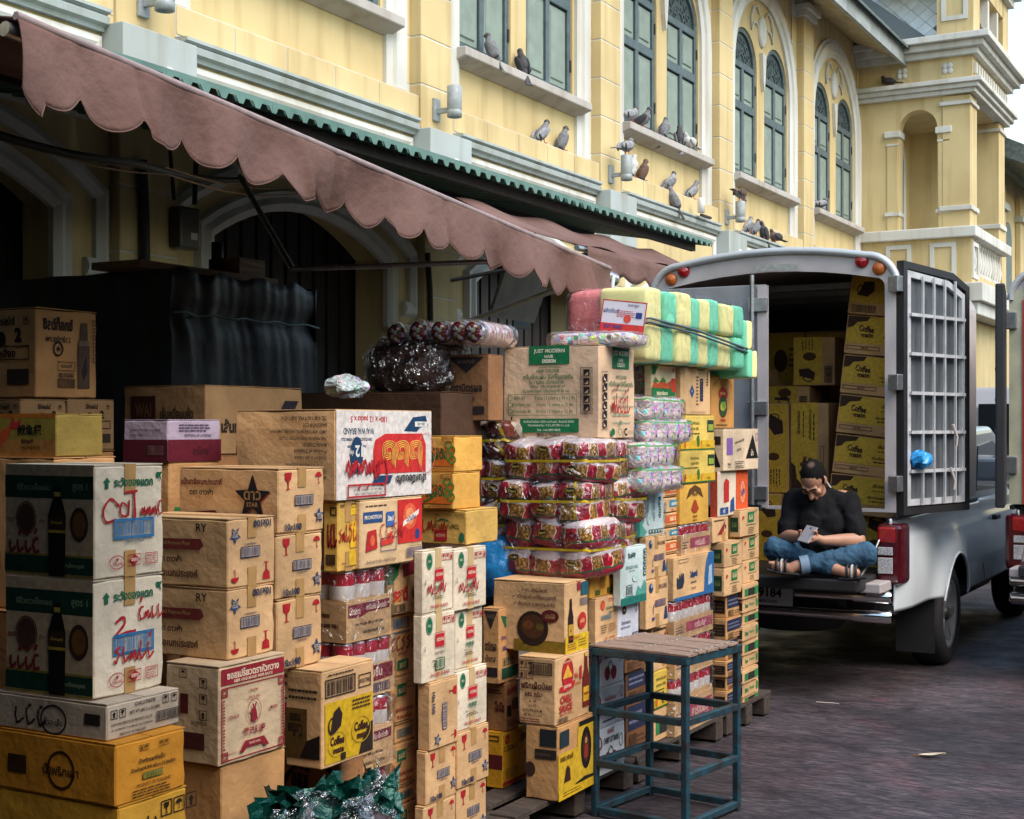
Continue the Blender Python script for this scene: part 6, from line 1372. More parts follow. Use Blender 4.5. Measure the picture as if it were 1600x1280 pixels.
def confetti(name='confetti wrapper', scale=34, base='#e0c8c2', sat=.85):
    if name in _M: return _M[name]
    m = bpy.data.materials.new(name); m.use_nodes = True; n = m.node_tree.nodes; L = m.node_tree.links; b = n['Principled BSDF']; b.inputs['Roughness'].default_value = .25
    tc = n.new('ShaderNodeTexCoord'); vo = n.new('ShaderNodeTexVoronoi'); vo.inputs['Scale'].default_value = scale; L.new(tc.outputs['Object'], vo.inputs[0])
    hs = n.new('ShaderNodeHueSaturation'); hs.inputs['Saturation'].default_value = sat; hs.inputs['Value'].default_value = .9 if base > '#9' else .35; L.new(vo.outputs['Color'], hs.inputs['Color'])
    th = n.new('ShaderNodeValToRGB'); th.color_ramp.elements[0].position = .36; th.color_ramp.elements[0].color = (1, 1, 1, 1); th.color_ramp.elements[1].position = .50; th.color_ramp.elements[1].color = (0, 0, 0, 1); L.new(vo.outputs['Distance'], th.inputs[0])
    mx = n.new('ShaderNodeMix'); mx.data_type = 'RGBA'; mx.inputs[6].default_value = (*lin(base), 1); L.new(th.outputs[0], mx.inputs[0]); L.new(hs.outputs[0], mx.inputs[7]); L.new(mx.outputs[2], b.inputs['Base Color'])
    no = n.new('ShaderNodeTexNoise'); no.inputs['Scale'].default_value = 26; no.inputs['Detail'].default_value = 3; no.inputs['Distortion'].default_value = 1.5; L.new(tc.outputs['Object'], no.inputs[0])
    bp = n.new('ShaderNodeBump'); bp.inputs['Strength'].default_value = .8; bp.inputs['Distance'].default_value = .03; L.new(no.outputs[0], bp.inputs['Height']); L.new(bp.outputs[0], b.inputs['Normal'])
    _M[name] = m; return m
def pasta_bag():
    m = bpy.data.materials.new('macaroni bag'); m.use_nodes = True; n = m.node_tree.nodes; L = m.node_tree.links; b = n['Principled BSDF']; b.inputs['Roughness'].default_value = .28
    tc = n.new('ShaderNodeTexCoord'); oi = n.new('ShaderNodeObjectInfo'); sp = n.new('ShaderNodeSeparateXYZ'); no = n.new('ShaderNodeTexNoise'); no.inputs['Scale'].default_value = 22; no.inputs['Detail'].default_value = 3
    L.new(tc.outputs['Object'], sp.inputs[0]); L.new(tc.outputs['Object'], no.inputs[0])
    def ma(op, a, b_=None, c=None):
        x = n.new('ShaderNodeMath'); x.operation = op
        for i, v in enumerate((a, b_, c)):
            if v is None: continue
            if isinstance(v, (int, float)): x.inputs[i].default_value = v
            else: L.new(v, x.inputs[i])
        return x.outputs[0]
    p = ma('MULTIPLY_ADD', sp.outputs['Y'], .9, sp.outputs['X']); p = ma('MULTIPLY_ADD', no.outputs[0], .05, p); p = ma('MULTIPLY_ADD', oi.outputs['Random'], .07, p)
    u = ma('ABSOLUTE', ma('SUBTRACT', ma('FRACT', ma('MULTIPLY', p, 7.2)), .5))
    z = ma('MULTIPLY_ADD', no.outputs[0], .03, sp.outputs['Z']); z = ma('SUBTRACT', z, .018)
    def mixc(f, a, c):
        x = n.new('ShaderNodeMix'); x.data_type = 'RGBA'; L.new(f, x.inputs[0])
        for i, v in ((6, a), (7, c)):
            if isinstance(v, str): x.inputs[i].default_value = (*lin(v), 1)
            else: L.new(v, x.inputs[i])
        return x.outputs[2]
    vo = n.new('ShaderNodeTexVoronoi'); vo.inputs['Scale'].default_value = 95; L.new(tc.outputs['Object'], vo.inputs[0])
    pasta = mixc(ma('MULTIPLY', vo.outputs['Distance'], 1.5), '#dcae5c', '#6a4318')
    red = mixc(ma('GREATER_THAN', no.outputs[0], .57), '#8f1426', '#c23a48'); red = mixc(ma('GREATER_THAN', no.outputs[0], .66), red, '#d8c6c2')  # pale noise patches painted as highlights on the red foil
    c = mixc(ma('LESS_THAN', u, .24), red, pasta); c = mixc(ma('MULTIPLY', ma('LESS_THAN', u, .27), ma('GREATER_THAN', u, .24)), c, '#d9c9bd')
    c = mixc(ma('GREATER_THAN', z, .03), c, '#c8b8b4'); c = mixc(ma('LESS_THAN', z, -.028), c, '#1d5f40'); c = mixc(ma('LESS_THAN', z, -.036), c, '#a8203a')
    L.new(c, b.inputs['Base Color'])
    bp = n.new('ShaderNodeBump'); bp.inputs['Strength'].default_value = .55; bp.inputs['Distance'].default_value = .02; L.new(no.outputs[0], bp.inputs['Height']); L.new(bp.outputs[0], b.inputs['Normal'])
    return m
PASTA = pasta_bag()
BEANS = banded('bean bag', [(0, '#5a2420'), (.45, '#b39a2a'), (.55, '#6a3024'), (.85, '#c8b8a8')], (1, .3, .6), 5)
YSTR = mat('yellow strap', '#d2b21c', .4, var=.15, vscale=25)
GSTR = mat('green twine', '#6fae6a', .5)
_bag = {}
def bag_mesh(r, seed, m, ridge=False):
    k = (tuple(round(x, 3) for x in r), seed, m.name)
    if k not in _bag: _bag[k] = pillow(MB(), (0, 0, 0), r, .5, .012, 16, seed, ridge=True).mesh('bag', m)
    return _bag[k]
def strap_ring(t, x0, x1, y0, y1, z, h, m=YSTR, name='strap', vertical=None, e=.004):
    k = .02; pts = []
    for cx, cy, a0 in ((x1 - k, y0 + k, -90), (x1 - k, y1 - k, 0), (x0 + k, y1 - k, 90), (x0 + k, y0 + k, 180)):
        for i in range(5): a = R(a0 + 22.5 * i); pts.append((cx + (k + e) * math.cos(a), cy + (k + e) * math.sin(a)))
    vs = []; n = len(pts)
    for zz in (z - h / 2, z + h / 2): vs += [(a, b, zz + .004 * math.sin(i * .9)) if vertical is None else ((vertical + zz - z), a, b) for i, (a, b) in enumerate(pts)]
    o = MB().add(vs, [(i, (i + 1) % n, (i + 1) % n + n, i + n) for i in range(n)], 0, False).build(name, m, t); o.modifiers.new('s', 'SOLIDIFY').thickness = .0015
def pack(name, label, cat, P, w, L, H, nx, nz, m, yaw=0, strap=True, seed=0, group=None, wrap=True, vstrap=True):
    t = thing(name, label, cat, P, yaw, group); rx, ry, rz = w / nx / 2, L / 2, H / nz / 2
    for i in range(nx):
        for j in range(nz):
            o = link('bag', bag_mesh((rx * 1.06, ry, rz * 1.05), (i + j * 2 + seed) % 4, m), t, loc=(-w + rx + 2 * rx * i, L / 2, rz + 2 * rz * j), rot=(random.uniform(-.1, .1), random.uniform(-.16, .16), random.uniform(-.1, .1)))
            if m is PASTA and (i + j + seed) % 2 == 0:
                lp = Print(.07, .03, i); lp.disc(.5, .5, .9, .45, '#16100f'); lp.ring(.5, .5, .98, .5, .06, '#b08a2a'); lp.text('Fitami', .5, .5, .4, '#c8a83a', .62, bold=.03)
                lp.build('logo', (-w + rx + 2 * rx * i - .035, -.010, rz + 2 * rz * j + random.uniform(-.02, .0)), (1, 0, random.uniform(-.15, .15)), (0, 0, 1), (0, -1, 0), t)
            o.scale = (random.uniform(.95, 1.12), 1, random.uniform(.92, 1.14))
    if strap:
        strap_ring(t, -w, 0, 0, L, H * .5, .011)
        if vstrap and seed % 3 == 1: strap_ring(t, 0, L, 0, H, 0, .012, vertical=-w * .12)
    if wrap:
        pillow(MB(), (-w / 2, L / 2, H / 2), (w / 2 + .012, L / 2 + .014, H / 2 + .008), .35, .014, 11, seed + 5, nu=48, nv=22, ridge=True).build('film', film('pack film', .20, bscale=12), t)
    return P[2] + H
# three bundles under the big hair colour carton
def at(c, X): 
    p = on_x(c, 668, X); return p
p = at(915, -2.67); z = zh + .002
for i, (tp, l) in enumerate(((815, 'lowest large macaroni bundle, wrapped in film with a yellow strap, on the noodle bowl carton'), (753, 'middle large macaroni bundle with yellow strap below the big carton'), (687, 'uppermost large macaroni bundle with yellow strap, right under the big carton'))):
    z1 = on_x(915, tp, -2.67).z; pack('macaroni_bundle', l, 'pasta bundle', (p.x + (.02 if i == 0 else 0), p.y - (.03 if i == 0 else 0), z), .41 if i else .44, .34, z1 - z - .004, 3, 2, PASTA, R((-5, 4, -2)[i]), seed=i, group='macaroni bundles'); z = z1
ZJM = z + .002
p = at(958, -2.68); z = on_x(922, 873, -2.72).z + .006
for i, (tp, l) in enumerate(((816, 'lowest small macaroni bundle on the golden carton'), (747, 'middle small macaroni bundle right of the large ones'), (688, 'uppermost small macaroni bundle under the corner of the big carton'))):
    z1 = on_x(958, tp, -2.68).z; pack('macaroni_bundle', l, 'pasta bundle', (p.x, p.y + .06, z), .24, .26, z1 - z - .004, 2, 2, PASTA, R((7, -6, 5)[i]), seed=i + 3, group='macaroni bundles'); z = z1
p = at(788, -3.1); z = MACZ + .003
for i, (tp, m, l) in enumerate(((780, PASTA, 'lower macaroni bundle in the shade left of the large bundles'), (716, PASTA, 'upper macaroni bundle in the shade left of the large bundles'), (659, BEANS, 'bundle of bean bags under the dark brown carton'))):
    z1 = on_x(788, tp, -3.1).z; pack('macaroni_bundle' if i < 2 else 'bean_bundle', l, 'pasta bundle' if i < 2 else 'bean bundle', (p.x, p.y, z), .34, .3, z1 - z - .004, 3, 2, m, R(2 - 2 * i), seed=i + 7, group='macaroni bundles' if i < 2 else None); z = z1
zbb, _ = carton('carton', 'dark brown carton left of the big hair colour carton', -3.12, 694, 764, 787, 553, z + .003, '#8a6242', None, d_pou_side, yaw=R(1))
carton('carton', 'big tan hair colour carton with green panels on top of the macaroni bundles', -2.7, 786, 936, 992, 538, ZJM, '#d6b594', d_modern_side, d_modern)
# left of it: dark bag, snack rolls, crumpled bag on a shaded carton
q = on_y(632, 612, 5.35)
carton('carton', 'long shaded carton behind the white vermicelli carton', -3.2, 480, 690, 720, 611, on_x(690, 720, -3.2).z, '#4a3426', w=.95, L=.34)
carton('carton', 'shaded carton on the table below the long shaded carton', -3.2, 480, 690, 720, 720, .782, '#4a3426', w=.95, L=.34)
dbm = mat('dark plastic', (.05, .026, .026), .3, var=.5, vscale=12, bump=.5, bscale=30)
bg_ = thing('plastic_sack', 'dark translucent plastic bag lying left of the snack rolls', 'bag', (q.x, q.y + .12, q.z))
pillow(MB(), (0, 0, .105), (.2, .17, .105), .6, .035, 11, 3, nu=44, nv=26, ridge=True).build('sack', dbm, bg_)
pillow(MB(), (0, 0, .11), (.212, .182, .118), .6, .04, 14, 8, nu=34, nv=18, ridge=True, smooth=False).build('film', film('sack film', .5, bscale=18), bg_)
rolls = confetti('snack roll', 42, '#4a1416', .55)
rollp = banded('snack roll side', [(0, '#c8a8a8'), (.3, '#c86a6a'), (.45, '#d8c4b8'), (.65, '#7a7aa8'), (.75, '#d4b0a4')], (0, 1, .2), 11, bumpy=False)
for i, px in enumerate((617, 652, 686, 716, 738)):
    c = on_y(px, 520 - (2 if i else -2), 5.3); r = .05
    t = thing('snack_roll', ('leftmost', 'second from the left', 'middle', 'second from the right', 'rightmost')[i] + ' of five rolled snack packets on the dark bag', 'snack roll', (c.x, c.y, c.z - r), R(6), 'snack rolls')
    MB().lathe([(.0, -.012), (r * .6, -.008), (r * .93, .012), (r, .04), (r, .05)], (0, 0, r), 'y', 18).build('end', rolls, t)
    MB().lathe([(r, .05), (r * 1.02, .2), (r, .34), (r * .6, .37), (0, .38)], (0, 0, r), 'y', 18).build('wrapper', rollp, t)
    MB().grid(lambda u, v: Vector(((r + .006 + .004 * noise.noise(Vector((u * 12, v * 6, i)))) * math.cos(6.283 * u), .4 * v - .015, r + (r + .006 + .004 * noise.noise(Vector((u * 12, v * 6, i + 3)))) * math.sin(6.283 * u))), 28, 14).build('film', film('pack film', .2), t)
q = on_x(541, 618, -3.3); t = thing('crumpled_wrapper', 'crumpled clear and red wrapper on the shaded carton left of the dark bag', 'wrapper', q)
pillow(MB(), (0, 0, .035), (.06, .07, .03), .8, .028, 18, 4, nu=22, nv=12, ridge=True, smooth=False).build('sheet', confetti('clear wrapper', 20, '#a8b4b8', .5), t)
q = at(798, -3.05); t = thing('blue_bag', 'bright blue plastic bag tucked below the shaded macaroni bundles', 'bag', (q.x - .1, q.y, zg + .003))
pillow(MB(), (0, .06, .13), (.12, .11, .14), .8, .03, 13, 6, ridge=True).build('bag', mat('blue plastic', '#1f6fa8', .25, var=.3, vscale=14, bump=.5, bscale=25), t)

# straw and sweet packs right of the big carton
cf = confetti(); stc = ['#d07a1e', '#b8242e', '#c8a22a', '#2b3f8a', '#b84a8a', '#d85a2a', '#3a8a5a']
p = at(1004, -2.72); zz = zr + .004
for i, (tp, l) in enumerate(((729, 'lowest wrapped bundle of coloured straws right of the macaroni'), (692, 'second lowest wrapped bundle of coloured straws, orange and red at its side'), (656, 'crinkly film bundle of sweets, third from the bottom'), (621, 'crinkly film bundle of sweets under the vegetable carton'))):
    p = at(1004, -2.61 if i < 2 else -2.7)
    z1 = on_x(1004, tp, -2.72).z; H = z1 - zz - .003; w = .3; L = run_to(p, (0, 1, 0), 1062 if i < 2 else 1066)
    t = thing('straw_bundle', l, 'straw bundle', (p.x + (.02 if i > 1 else 0), p.y, zz), R((-2, 3, -3, 2)[i]), 'straw and sweet bundles'); n = 4
    for k in range(n):
        ry = L / n / 2; link('sachet', bag_mesh((.05, ry * 1.0, H / 2), (k + i) % 4, cf), t, loc=(-.05, ry + 2 * ry * k, H / 2), rot=(random.uniform(-.1, .1), 0, random.uniform(-.15, .15)))
    if i < 2:
        for a in range(6):
            for b in range(3): MB().tube([(-w, .012 + .014 * b, H * (a + .5) / 6), (-.03, .012 + .014 * b, H * (a + .5) / 6)], H / 13, 6).build('straw', mat('straw ' + stc[(a + b * 2 + i) % 7], stc[(a + b * 2 + i) % 7], .35), t)
    else: link('sachet', bag_mesh((w / 2 - .03, L * .46, H / 2), i, cf), t, loc=(-w / 2 - .04, L / 2, H / 2))
    pillow(MB(), (-w / 2 + .01, L / 2, H / 2), (w / 2 + .02, L / 2 + .015, H / 2 + .004), .4, .022, 15, i + 11, nu=36, nv=14, ridge=True).build('film', film('crisp film', .03, bscale=14), t)
    strap_ring(t, -w - .01, .012, -.005, L, H * .93, .008, GSTR, 'twine'); zz = z1
carton('carton', 'carton with green band and vegetable picture beneath the foam', -2.76, 1010, 1018, 1056, 569, zz + .003, '#d4bd98', d_veg)
p = at(992, -2.86); zz2 = on_x(992, 622, -2.86).z
for i, (tp, l) in enumerate(((574, 'lower confetti coloured sweet pack beside the big carton'), (528, 'upper confetti coloured sweet pack beside the big carton'))):
    z1 = on_x(992, tp, -2.86).z; H = z1 - zz2; t = thing('sweet_pack', l, 'sweet pack', (p.x, p.y + .12, zz2), 0, 'sweet packs')
    for k in range(2): link('sachet', bag_mesh((.05, .055, H / 2), k, cf), t, loc=(-.05, .06 + .11 * k, H / 2))
    pillow(MB(), (-.06, .11, H / 2), (.075, .125, H / 2 + .004), .4, .012, 15, i + 21, ridge=True).build('film', film('pack film', .2), t); zz2 = z1
carton('carton', 'plain carton hidden below the confetti sweet packs', -2.86, 960, 992, 1020, 622, on_x(992, 768, -2.86).z, KR, w=.2)
q = on_y(940, 538, 5.78); t = thing('flat_bundle', 'flat film wrapped straw bundle lying on the big hair colour carton', 'straw bundle', (q.x, q.y + .08, on_x(936, 538, -2.7).z + .002), R(10))
pillow(MB(), (-.05, 0, .026), (.2, .14, .026), .4, .01, 14, 2, nu=40, ridge=True).build('sachet', cf, t)
pillow(MB(), (-.05, 0, .027), (.215, .155, .031), .4, .014, 14, 5, nu=48, nv=20, ridge=True).build('film', film('crisp film', .26), t)

# foam slabs strapped in film
FY = mat('yellow foam', '#efe29a', .85, var=.06, vscale=3, bump=.1, bscale=90); FG = mat('mint foam', '#79cfa8', .85, var=.06, vscale=3, bump=.1, bscale=90); FPk = mat('pink foam', '#dd7f7a', .85, var=.06, vscale=3, bump=.1)
p = at(1013, -2.66); zf = on_x(1064, 573, -2.74).z + .004
cuts = [1013, 1037, 1056, 1079, 1095, 1111, 1126, 1146, 1161]
ys = [run_to(p, (0, 1, 0), c) for c in cuts]; Hf = on_x(1013, 446, -2.66).z - zf
foam = thing('foam_bundle', 'strapped bundle of yellow and mint foam slabs on top of the stack', 'foam bundle', (p.x, p.y, zf))
W_ = .25
for i in range(len(ys) - 1):
    for k in range(2):
        a, b = ys[i] + .003, ys[i + 1] - .003; z0_, z1_ = Hf * .5 * k + .002, Hf * .5 * (k + 1) - .002
        dx = random.uniform(-.012, .012); dz = random.uniform(-.01, .008) * k
        me = rough_box(-W_ + dx, dx, a, b, z0_, z1_ + dz, 4, -.004, .004, 500 + i * 2 + k); me.materials.append(FY if i % 2 == 0 else FG)
        for q_ in me.polygons: q_.use_smooth = True
        link('foam_slab', me, foam, bevel=.018, seg=3)
for a, m, y0 in ((.07, FG, ys[-1] + .004), (.075, FY, ys[-1] + .078)):
    for k in range(2):
        me = rough_box(-W_ + .02, .03 - .03 * k, y0, y0 + a, -.04 + Hf * .46 * k, Hf * .46 * (k + 1) - .045, 4, -.004, .004, 540 + k); me.materials.append(m); link('foam_slab', me, foam, bevel=.02, seg=3)
def fw(u, v):
    return Vector((.012 + .006 * noise.noise(Vector((u * 9, v * 5, 1))), ys[0] - .012 + (ys[-1] - ys[0] + .02) * u, -.01 + (Hf + .022) * v))
MB().grid(fw, 60, 16).build('film', film('foam film', .05, bscale=9, rough=.2), foam)
MB().grid(lambda u, v: Vector((-W_ + (W_ + .012) * u, ys[0] - .012 + .006 * noise.noise(Vector((u * 7, v * 5, 7))), -.01 + (Hf + .022) * v)), 24, 16).build('film', film('foam film', .05), foam)
sv_ = [(-W_, ys[0] - .016, Hf * .53), (.016, ys[0] - .016, Hf * .56), (.02, ys[3], Hf * .5), (.02, ys[-1] + .16, Hf * .30)]
for d in (0, .018): MB().tube([(a, b, c - d) for a, b, c in sv_], .006, 6, flat=1).build('strap', mat('grey strap', '#4a5560', .45), foam)
q = on_y(918, 526, 6.15); pk = thing('pink_foam', 'pink foam block in clear film left of the yellow foam', 'foam block', (q.x + .02, q.y, q.z))
me = rough_box(-.13, .13, 0, .3, 0, .22, 4, -.01, .004, 560, .01); me.materials.append(FPk); link('foam_slab', me, pk, bevel=.03, seg=3)
me = rough_box(-.1, .2, -.01, .28, -.06, -.004, 3, -.004, .004, 561); me.materials.append(FPk); link('foam_slab', me, pk, bevel=.015, seg=2)
pillow(MB(), (0, .15, .11), (.145, .165, .122), .3, .008, 12, 31, nu=48, ridge=True).build('film', film('pack film', .2), pk)
q = on_y(970, 522, 6.02); ls = thing('label_sheet', 'red and white printed sheet tucked under the film in front of the foam', 'label', (q.x, q.y, q.z), 0, None, (R(-4), R(7), R(4)))
MB().box(-.11, .11, -.001, .001, 0, .155).build('sheet', mat('sheet white', '#cfc9cf', .4), ls)
pr = Print(.22, .155); pr.frame(0, 0, 1, 1, .03, '#c2262a'); pr.rect(.02, .02, .98, .3, '#c83a34'); pr.text('ผลิตภัณฑ์', .22, .68, .14, '#5a6a8a', .36); pr.text('ราคาถูก', .7, .86, .1, '#6a6a7a', .4); pr.lines(.35, .5, .8, .72, 4, '#b83a36'); pr.disc(.6, .46, .12, .12, '#c84a3c'); pr.rect(.78, .5, .92, .68, '#2b3f78'); pr.text('ISO 9000', .3, .2, .12, '#2b3f78', .5, bold=.03)
pr.build('printed_face', (-.11, -.0012, 0), (1, 0, 0), (0, 0, 1), (0, -1, 0), ls)

# green foil bags in front, on a dark sack
q = at(512, -2.5); sk = thing('dark_sack', 'black plastic sack at the bottom edge below the green foil bags', 'sack', (q.x - .02, q.y, 0))
pillow(MB(), (0, 0, .27), (.13, .27, .28), .6, .03, 7, 3, nu=36, ridge=True).build('sack', dbm, sk)
foil = mat('green foil', '#0b5145', .22, metal=.35, var=.35, vscale=16, bump=.6, bscale=35, col2='#083a34')
for i, (px, py, sx, sz, yw, l) in enumerate(((448, 1250, .13, .07, 30, 'leftmost crumpled green foil bag at the bottom edge, darkest'), (490, 1236, .14, .085, -20, 'second green foil bag from the left at the bottom edge'), (535, 1244, .13, .08, 40, 'second green foil bag from the right, in glaring clear film'), (582, 1236, .14, .1, -10, 'rightmost green foil bag at the bottom edge, beside the can trays'))):
    c = on_x(px, py, -2.46 - .03 * (i % 2)); t = thing('foil_bag', l, 'bag', (c.x, c.y, c.z - .085), R(yw), 'green foil bags')
    rd2 = random.Random(i + 40)
    for k in range(4):
        n = 8; w, h = sx * rd2.uniform(.7, .95), sz * rd2.uniform(.8, 1.15); P = [[None] * (n + 1) for _ in range(n + 1)]
        for a in range(n + 1):
            for b_ in range(n + 1):
                e = min(a, n - a, b_, n - b_) / n; P[a][b_] = Vector((rd2.uniform(-.032, .032) * (.5 + e * 2) + (.05 - .2 * (a / n - .5) ** 2), (a / n - .5) * 2 * w + rd2.uniform(-.012, .012), (b_ / n - .35) * 2 * h + rd2.uniform(-.012, .012)))
        MB().grid(lambda u, v: P[round(u * n)][round(v * n)], n, n, 0, False).build('bag_fold', foil if k < 3 else film('bag film', .5, bscale=25), t, loc=(.025 * k - .06, rd2.uniform(-.03, .03), .0), rot=(rd2.uniform(-.5, .5), rd2.uniform(-.5, .3), rd2.uniform(-.5, .5)))

# ------------------------------------------------------------------ stool
TEAL = mat('teal stool paint', (.010, .068, .098), .5, var=.55, vscale=18, bump=.2, bscale=70, col2=(.02, .018, .018))
sw = mat('stool planks', (.30, .20, .145), .8, var=.45, vscale=9, stretch=(1.2, 14, 14), bump=.35, bscale=40)
st = thing('stool', 'tall square stool with teal metal frame and worn plank seat', 'stool', (-2.40, 5.71, 0), R(-8))
S = .222; HT = .725
for x in (-S, S):
    for y in (-S, S): MB().box(x - .0145, x + .0145, y - .0145, y + .0145, 0, HT - .034).build('leg', TEAL, st, bevel=.003, seg=1)
for z in (.015, .215, .44):
    for x in (-S, S): MB().box(x - .014, x + .014, -S + .0165, S - .0165, z, z + .03).build('rail', TEAL, st, bevel=.003, seg=1)
    for y in (-S, S): MB().box(-S + .0165, S - .0165, y - .014, y + .014, z, z + .03).build('rail', TEAL, st, bevel=.003, seg=1)
for y in (-S, S): MB().box(-S - .018, S + .018, y - .018, y + .018, HT - .0335, HT).build('seat_rail', TEAL, st, bevel=.003, seg=1)
for x in (-S, S): MB().box(x - .018, x + .018, -S + .0185, S - .0185, HT - .0335, HT - .0005).build('seat_rail', TEAL, st, bevel=.003, seg=1)
yy = -S - .02
for i, w in enumerate((.09, .075, .1, .085, .1)):
    me = rough_box(-S - .024, S + .024, yy + .003, yy + w - .003, HT + .001, HT + .016 + random.uniform(-.002, .002), 2, .001, .004, 600 + i); me.materials.append(sw); pk_ = link('plank', me, st, bevel=.002, seg=1); 
    for x in (-S, 0, S):
        for d in (.25, .75): MB().lathe([(.0, .0012), (.004, .001), (.005, -.001)], (x, yy + w * d, HT + .0175), 'z', 8).build('nail', STEEL, pk_)
    yy += w
# litter on the road
lf = thing('dry_leaf', 'pale curled leaf lying on the road at lower right', 'leaf', on_x(1457, 1183, 0) if False else (0, 0, 0))
u_ = uv_of(1457); t_ = CAM_H * FP / (1184 - 668); lf.location = (-t_ * (SY - CY_ * u_), t_ * (CY_ + SY * u_), .004)
MB().grid(lambda u, v: Vector(((u - .5) * .13, (v - .5) * .05 * math.sin(math.pi * min(1, u * .95 + .05)), .012 * abs(2 * v - 1) + .014 * u * u)), 12, 6).build('blade', mat('dry leaf', '#c9b9a4', .7, var=.3, vscale=30), lf); lf.rotation_euler = (0, 0, R(20))
MB().tube([(-.065, 0, .004), (-.1, .01, .002)], .003, 5).build('stalk', mat('leaf stalk', '#8a5a34', .7), lf)
for px, py, l in ((1275, 1098, 'thin pale string scrap on the road near the cartons'),):
    u_ = uv_of(px); t_ = CAM_H * FP / (py - 668)
    t = MB().tube([(.0, 0, .004), (.05, .02, .006), (.08, .06, .004), (.12, .07, .005)], .004, 5).build('string_scrap', mat('string white', '#b8aaa4', .7)); t.location = (-t_ * (SY - CY_ * u_), t_ * (CY_ + SY * u_), 0); t.rotation_euler = (0, 0, px); tag(t, l, 'litter')
# ================================================================== PICKUP TRUCKS
WHITE = mat('white car paint', (.64, .68, .70), .32, var=.08, vscale=2.5, coat=.5)
ALU = mat('canopy aluminium', (.50, .44, .43), .5, metal=.15, var=.22, vscale=3, bump=.05)
ALU2 = mat('canopy grey sheet', (.30, .30, .31), .5, metal=.35, var=.2, vscale=4)
RUB = mat('black rubber', (.014, .013, .014), .75, var=.3, vscale=30, bump=.2)
CHR = mat('chrome', (.6, .58, .57), .16, metal=1.)
RIM = mat('wheel rim', (.42, .43, .45), .35, metal=.8)
REDL = mat('red lamp lens', (.32, .008, .012), .12, var=.3, vscale=40, coat=.6); DRED = mat('dark red lens', (.07, .004, .008), .12, coat=.6); CLRL = mat('clear lamp lens', (.5, .48, .48), .15, var=.35, vscale=90, bump=.5, bscale=160)
AMB = mat('amber lens', (.42, .10, .02), .2); BLKP = mat('black plastic', (.018, .017, .018), .5, var=.2)
GLS = mat('dark window glass', (.012, .014, .016), .06, spec=.8)
BARP = mat('silver painted bars', (.55, .55, .56), .45, metal=.2, var=.2, vscale=12)
HW = .86
def side_x(y, z):
    """outline of the body side seen from above: slight barrel with flared arches"""
    x = HW - .05 * ((z - .75) / .45) ** 2
    if y < .35: x -= .05 * ((.35 - y) / .35) ** 2
    for yc in (1.38, 4.48):
        d = math.hypot(y - yc, z - .36); x += .055 * math.exp(-((d - .44) / .13) ** 2)
    if .98 < z < 1.06: x -= .012
    return x
def body_side(sgn):
    ny, nz = 150, 28; b = MB(); idx = {}; arcs = (1.38, 4.48); RA = .43
    def top(y): return 1.1 if y < 2.55 else (1.12 if y < 4.1 else 1.12 - .06 * (y - 4.1))
    for j in range(nz + 1):
        for i in range(ny + 1):
            y = 5.0 * i / ny; z0 = .52 if y < 1.0 else .46; z = z0 + (top(y) - z0) * j / nz
            inside = False
            for yc in arcs:
                d = math.hypot(y - yc, z - .36)
                if d < RA - .018: inside = True
                elif d < RA + .018: k = RA / d; y, z = yc + (y - yc) * k, .36 + (z - .36) * k
            idx[i, j] = None if inside else len(b.v)
            if not inside: b.v.append((sgn * side_x(y, z), y, z))
    for j in range(nz):
        for i in range(ny):
            q = [idx[i, j], idx[i + 1, j], idx[i + 1, j + 1], idx[i, j + 1]]
            q = [k for k in q if k is not None]
            if len(q) >= 3: b.f.append(q if sgn > 0 else q[::-1]); b.m.append(0); b.s.append(True)
    return b
def wheel(t, x, y, name='wheel'):
    r, w = .36, .24
    tyre = MB().lathe([(.25, 0), (.30, -.005), (.335, .01), (.355, .035), (.36, .06), (.36, w - .06), (.355, w - .035), (.335, w - .01), (.30, w + .005), (.25, w)], (0, 0, 0), 'x', 40).build(name, RUB, t, loc=(x - w / 2, y, .36))
    for k in range(36):
        a = 2 * math.pi * k / 36
        for q in (.075, .13): MB().box(q, q + .04, -.018, .018, .357, .364).build('tread_block', RUB, tyre, rot=(a, 0, 0)) if x > 0 and k % 2 == 0 else None
    rm = MB().lathe([(.0, w - .04), (.06, w - .035), (.1, w - .06), (.2, w - .075), (.225, w - .02), (.25, w - .005), (.255, w - .02), (.255, .02), (.2, .05), (0, .05)], (0, 0, 0), 'x', 32).build('rim', RIM, tyre)
    for k in range(6):
        a = 2 * math.pi * k / 6; b = MB(); c, s = math.cos(a), math.sin(a)
        b.bar((w - .05, .05 * c, .05 * s), (w - .035, .21 * c, .21 * s), .05, .025, up=(1, 0, 0)); b.build('spoke', RIM, rm)
    MB().lathe([(0, w - .015), (.045, w - .02), (.05, w - .04)], (0, 0, 0), 'x', 16).build('hub_cap', BLKP, rm)
def tail_lamp(t, sgn):
    x0, x1 = (HW - .16, HW + .012); f = lambda a: sgn * a
    L = MB()
    def blk(xa, xb, y0, y1, z0, z1, m, nm, par, bev=.012):
        a, b = sorted((f(xa), f(xb))); return MB().box(a, b, y0, y1, z0, z1).build(nm, m, par, bevel=bev)
    base = blk(x0, x1 - .01, -.035, .18, .69, 1.07, DRED, 'tail_lamp', t, .03)
    blk(x0 + .006, x1 - .055, -.043, .1, .95, 1.05, REDL, 'red_lens', base); blk(x0 + .01, x1 - .07, -.043, .1, .875, .925, CLRL, 'reverse_lens', base, .004); blk(x0 + .01, x1 - .07, -.043, .1, .76, .86, CLRL, 'indicator_lens', base, .004)
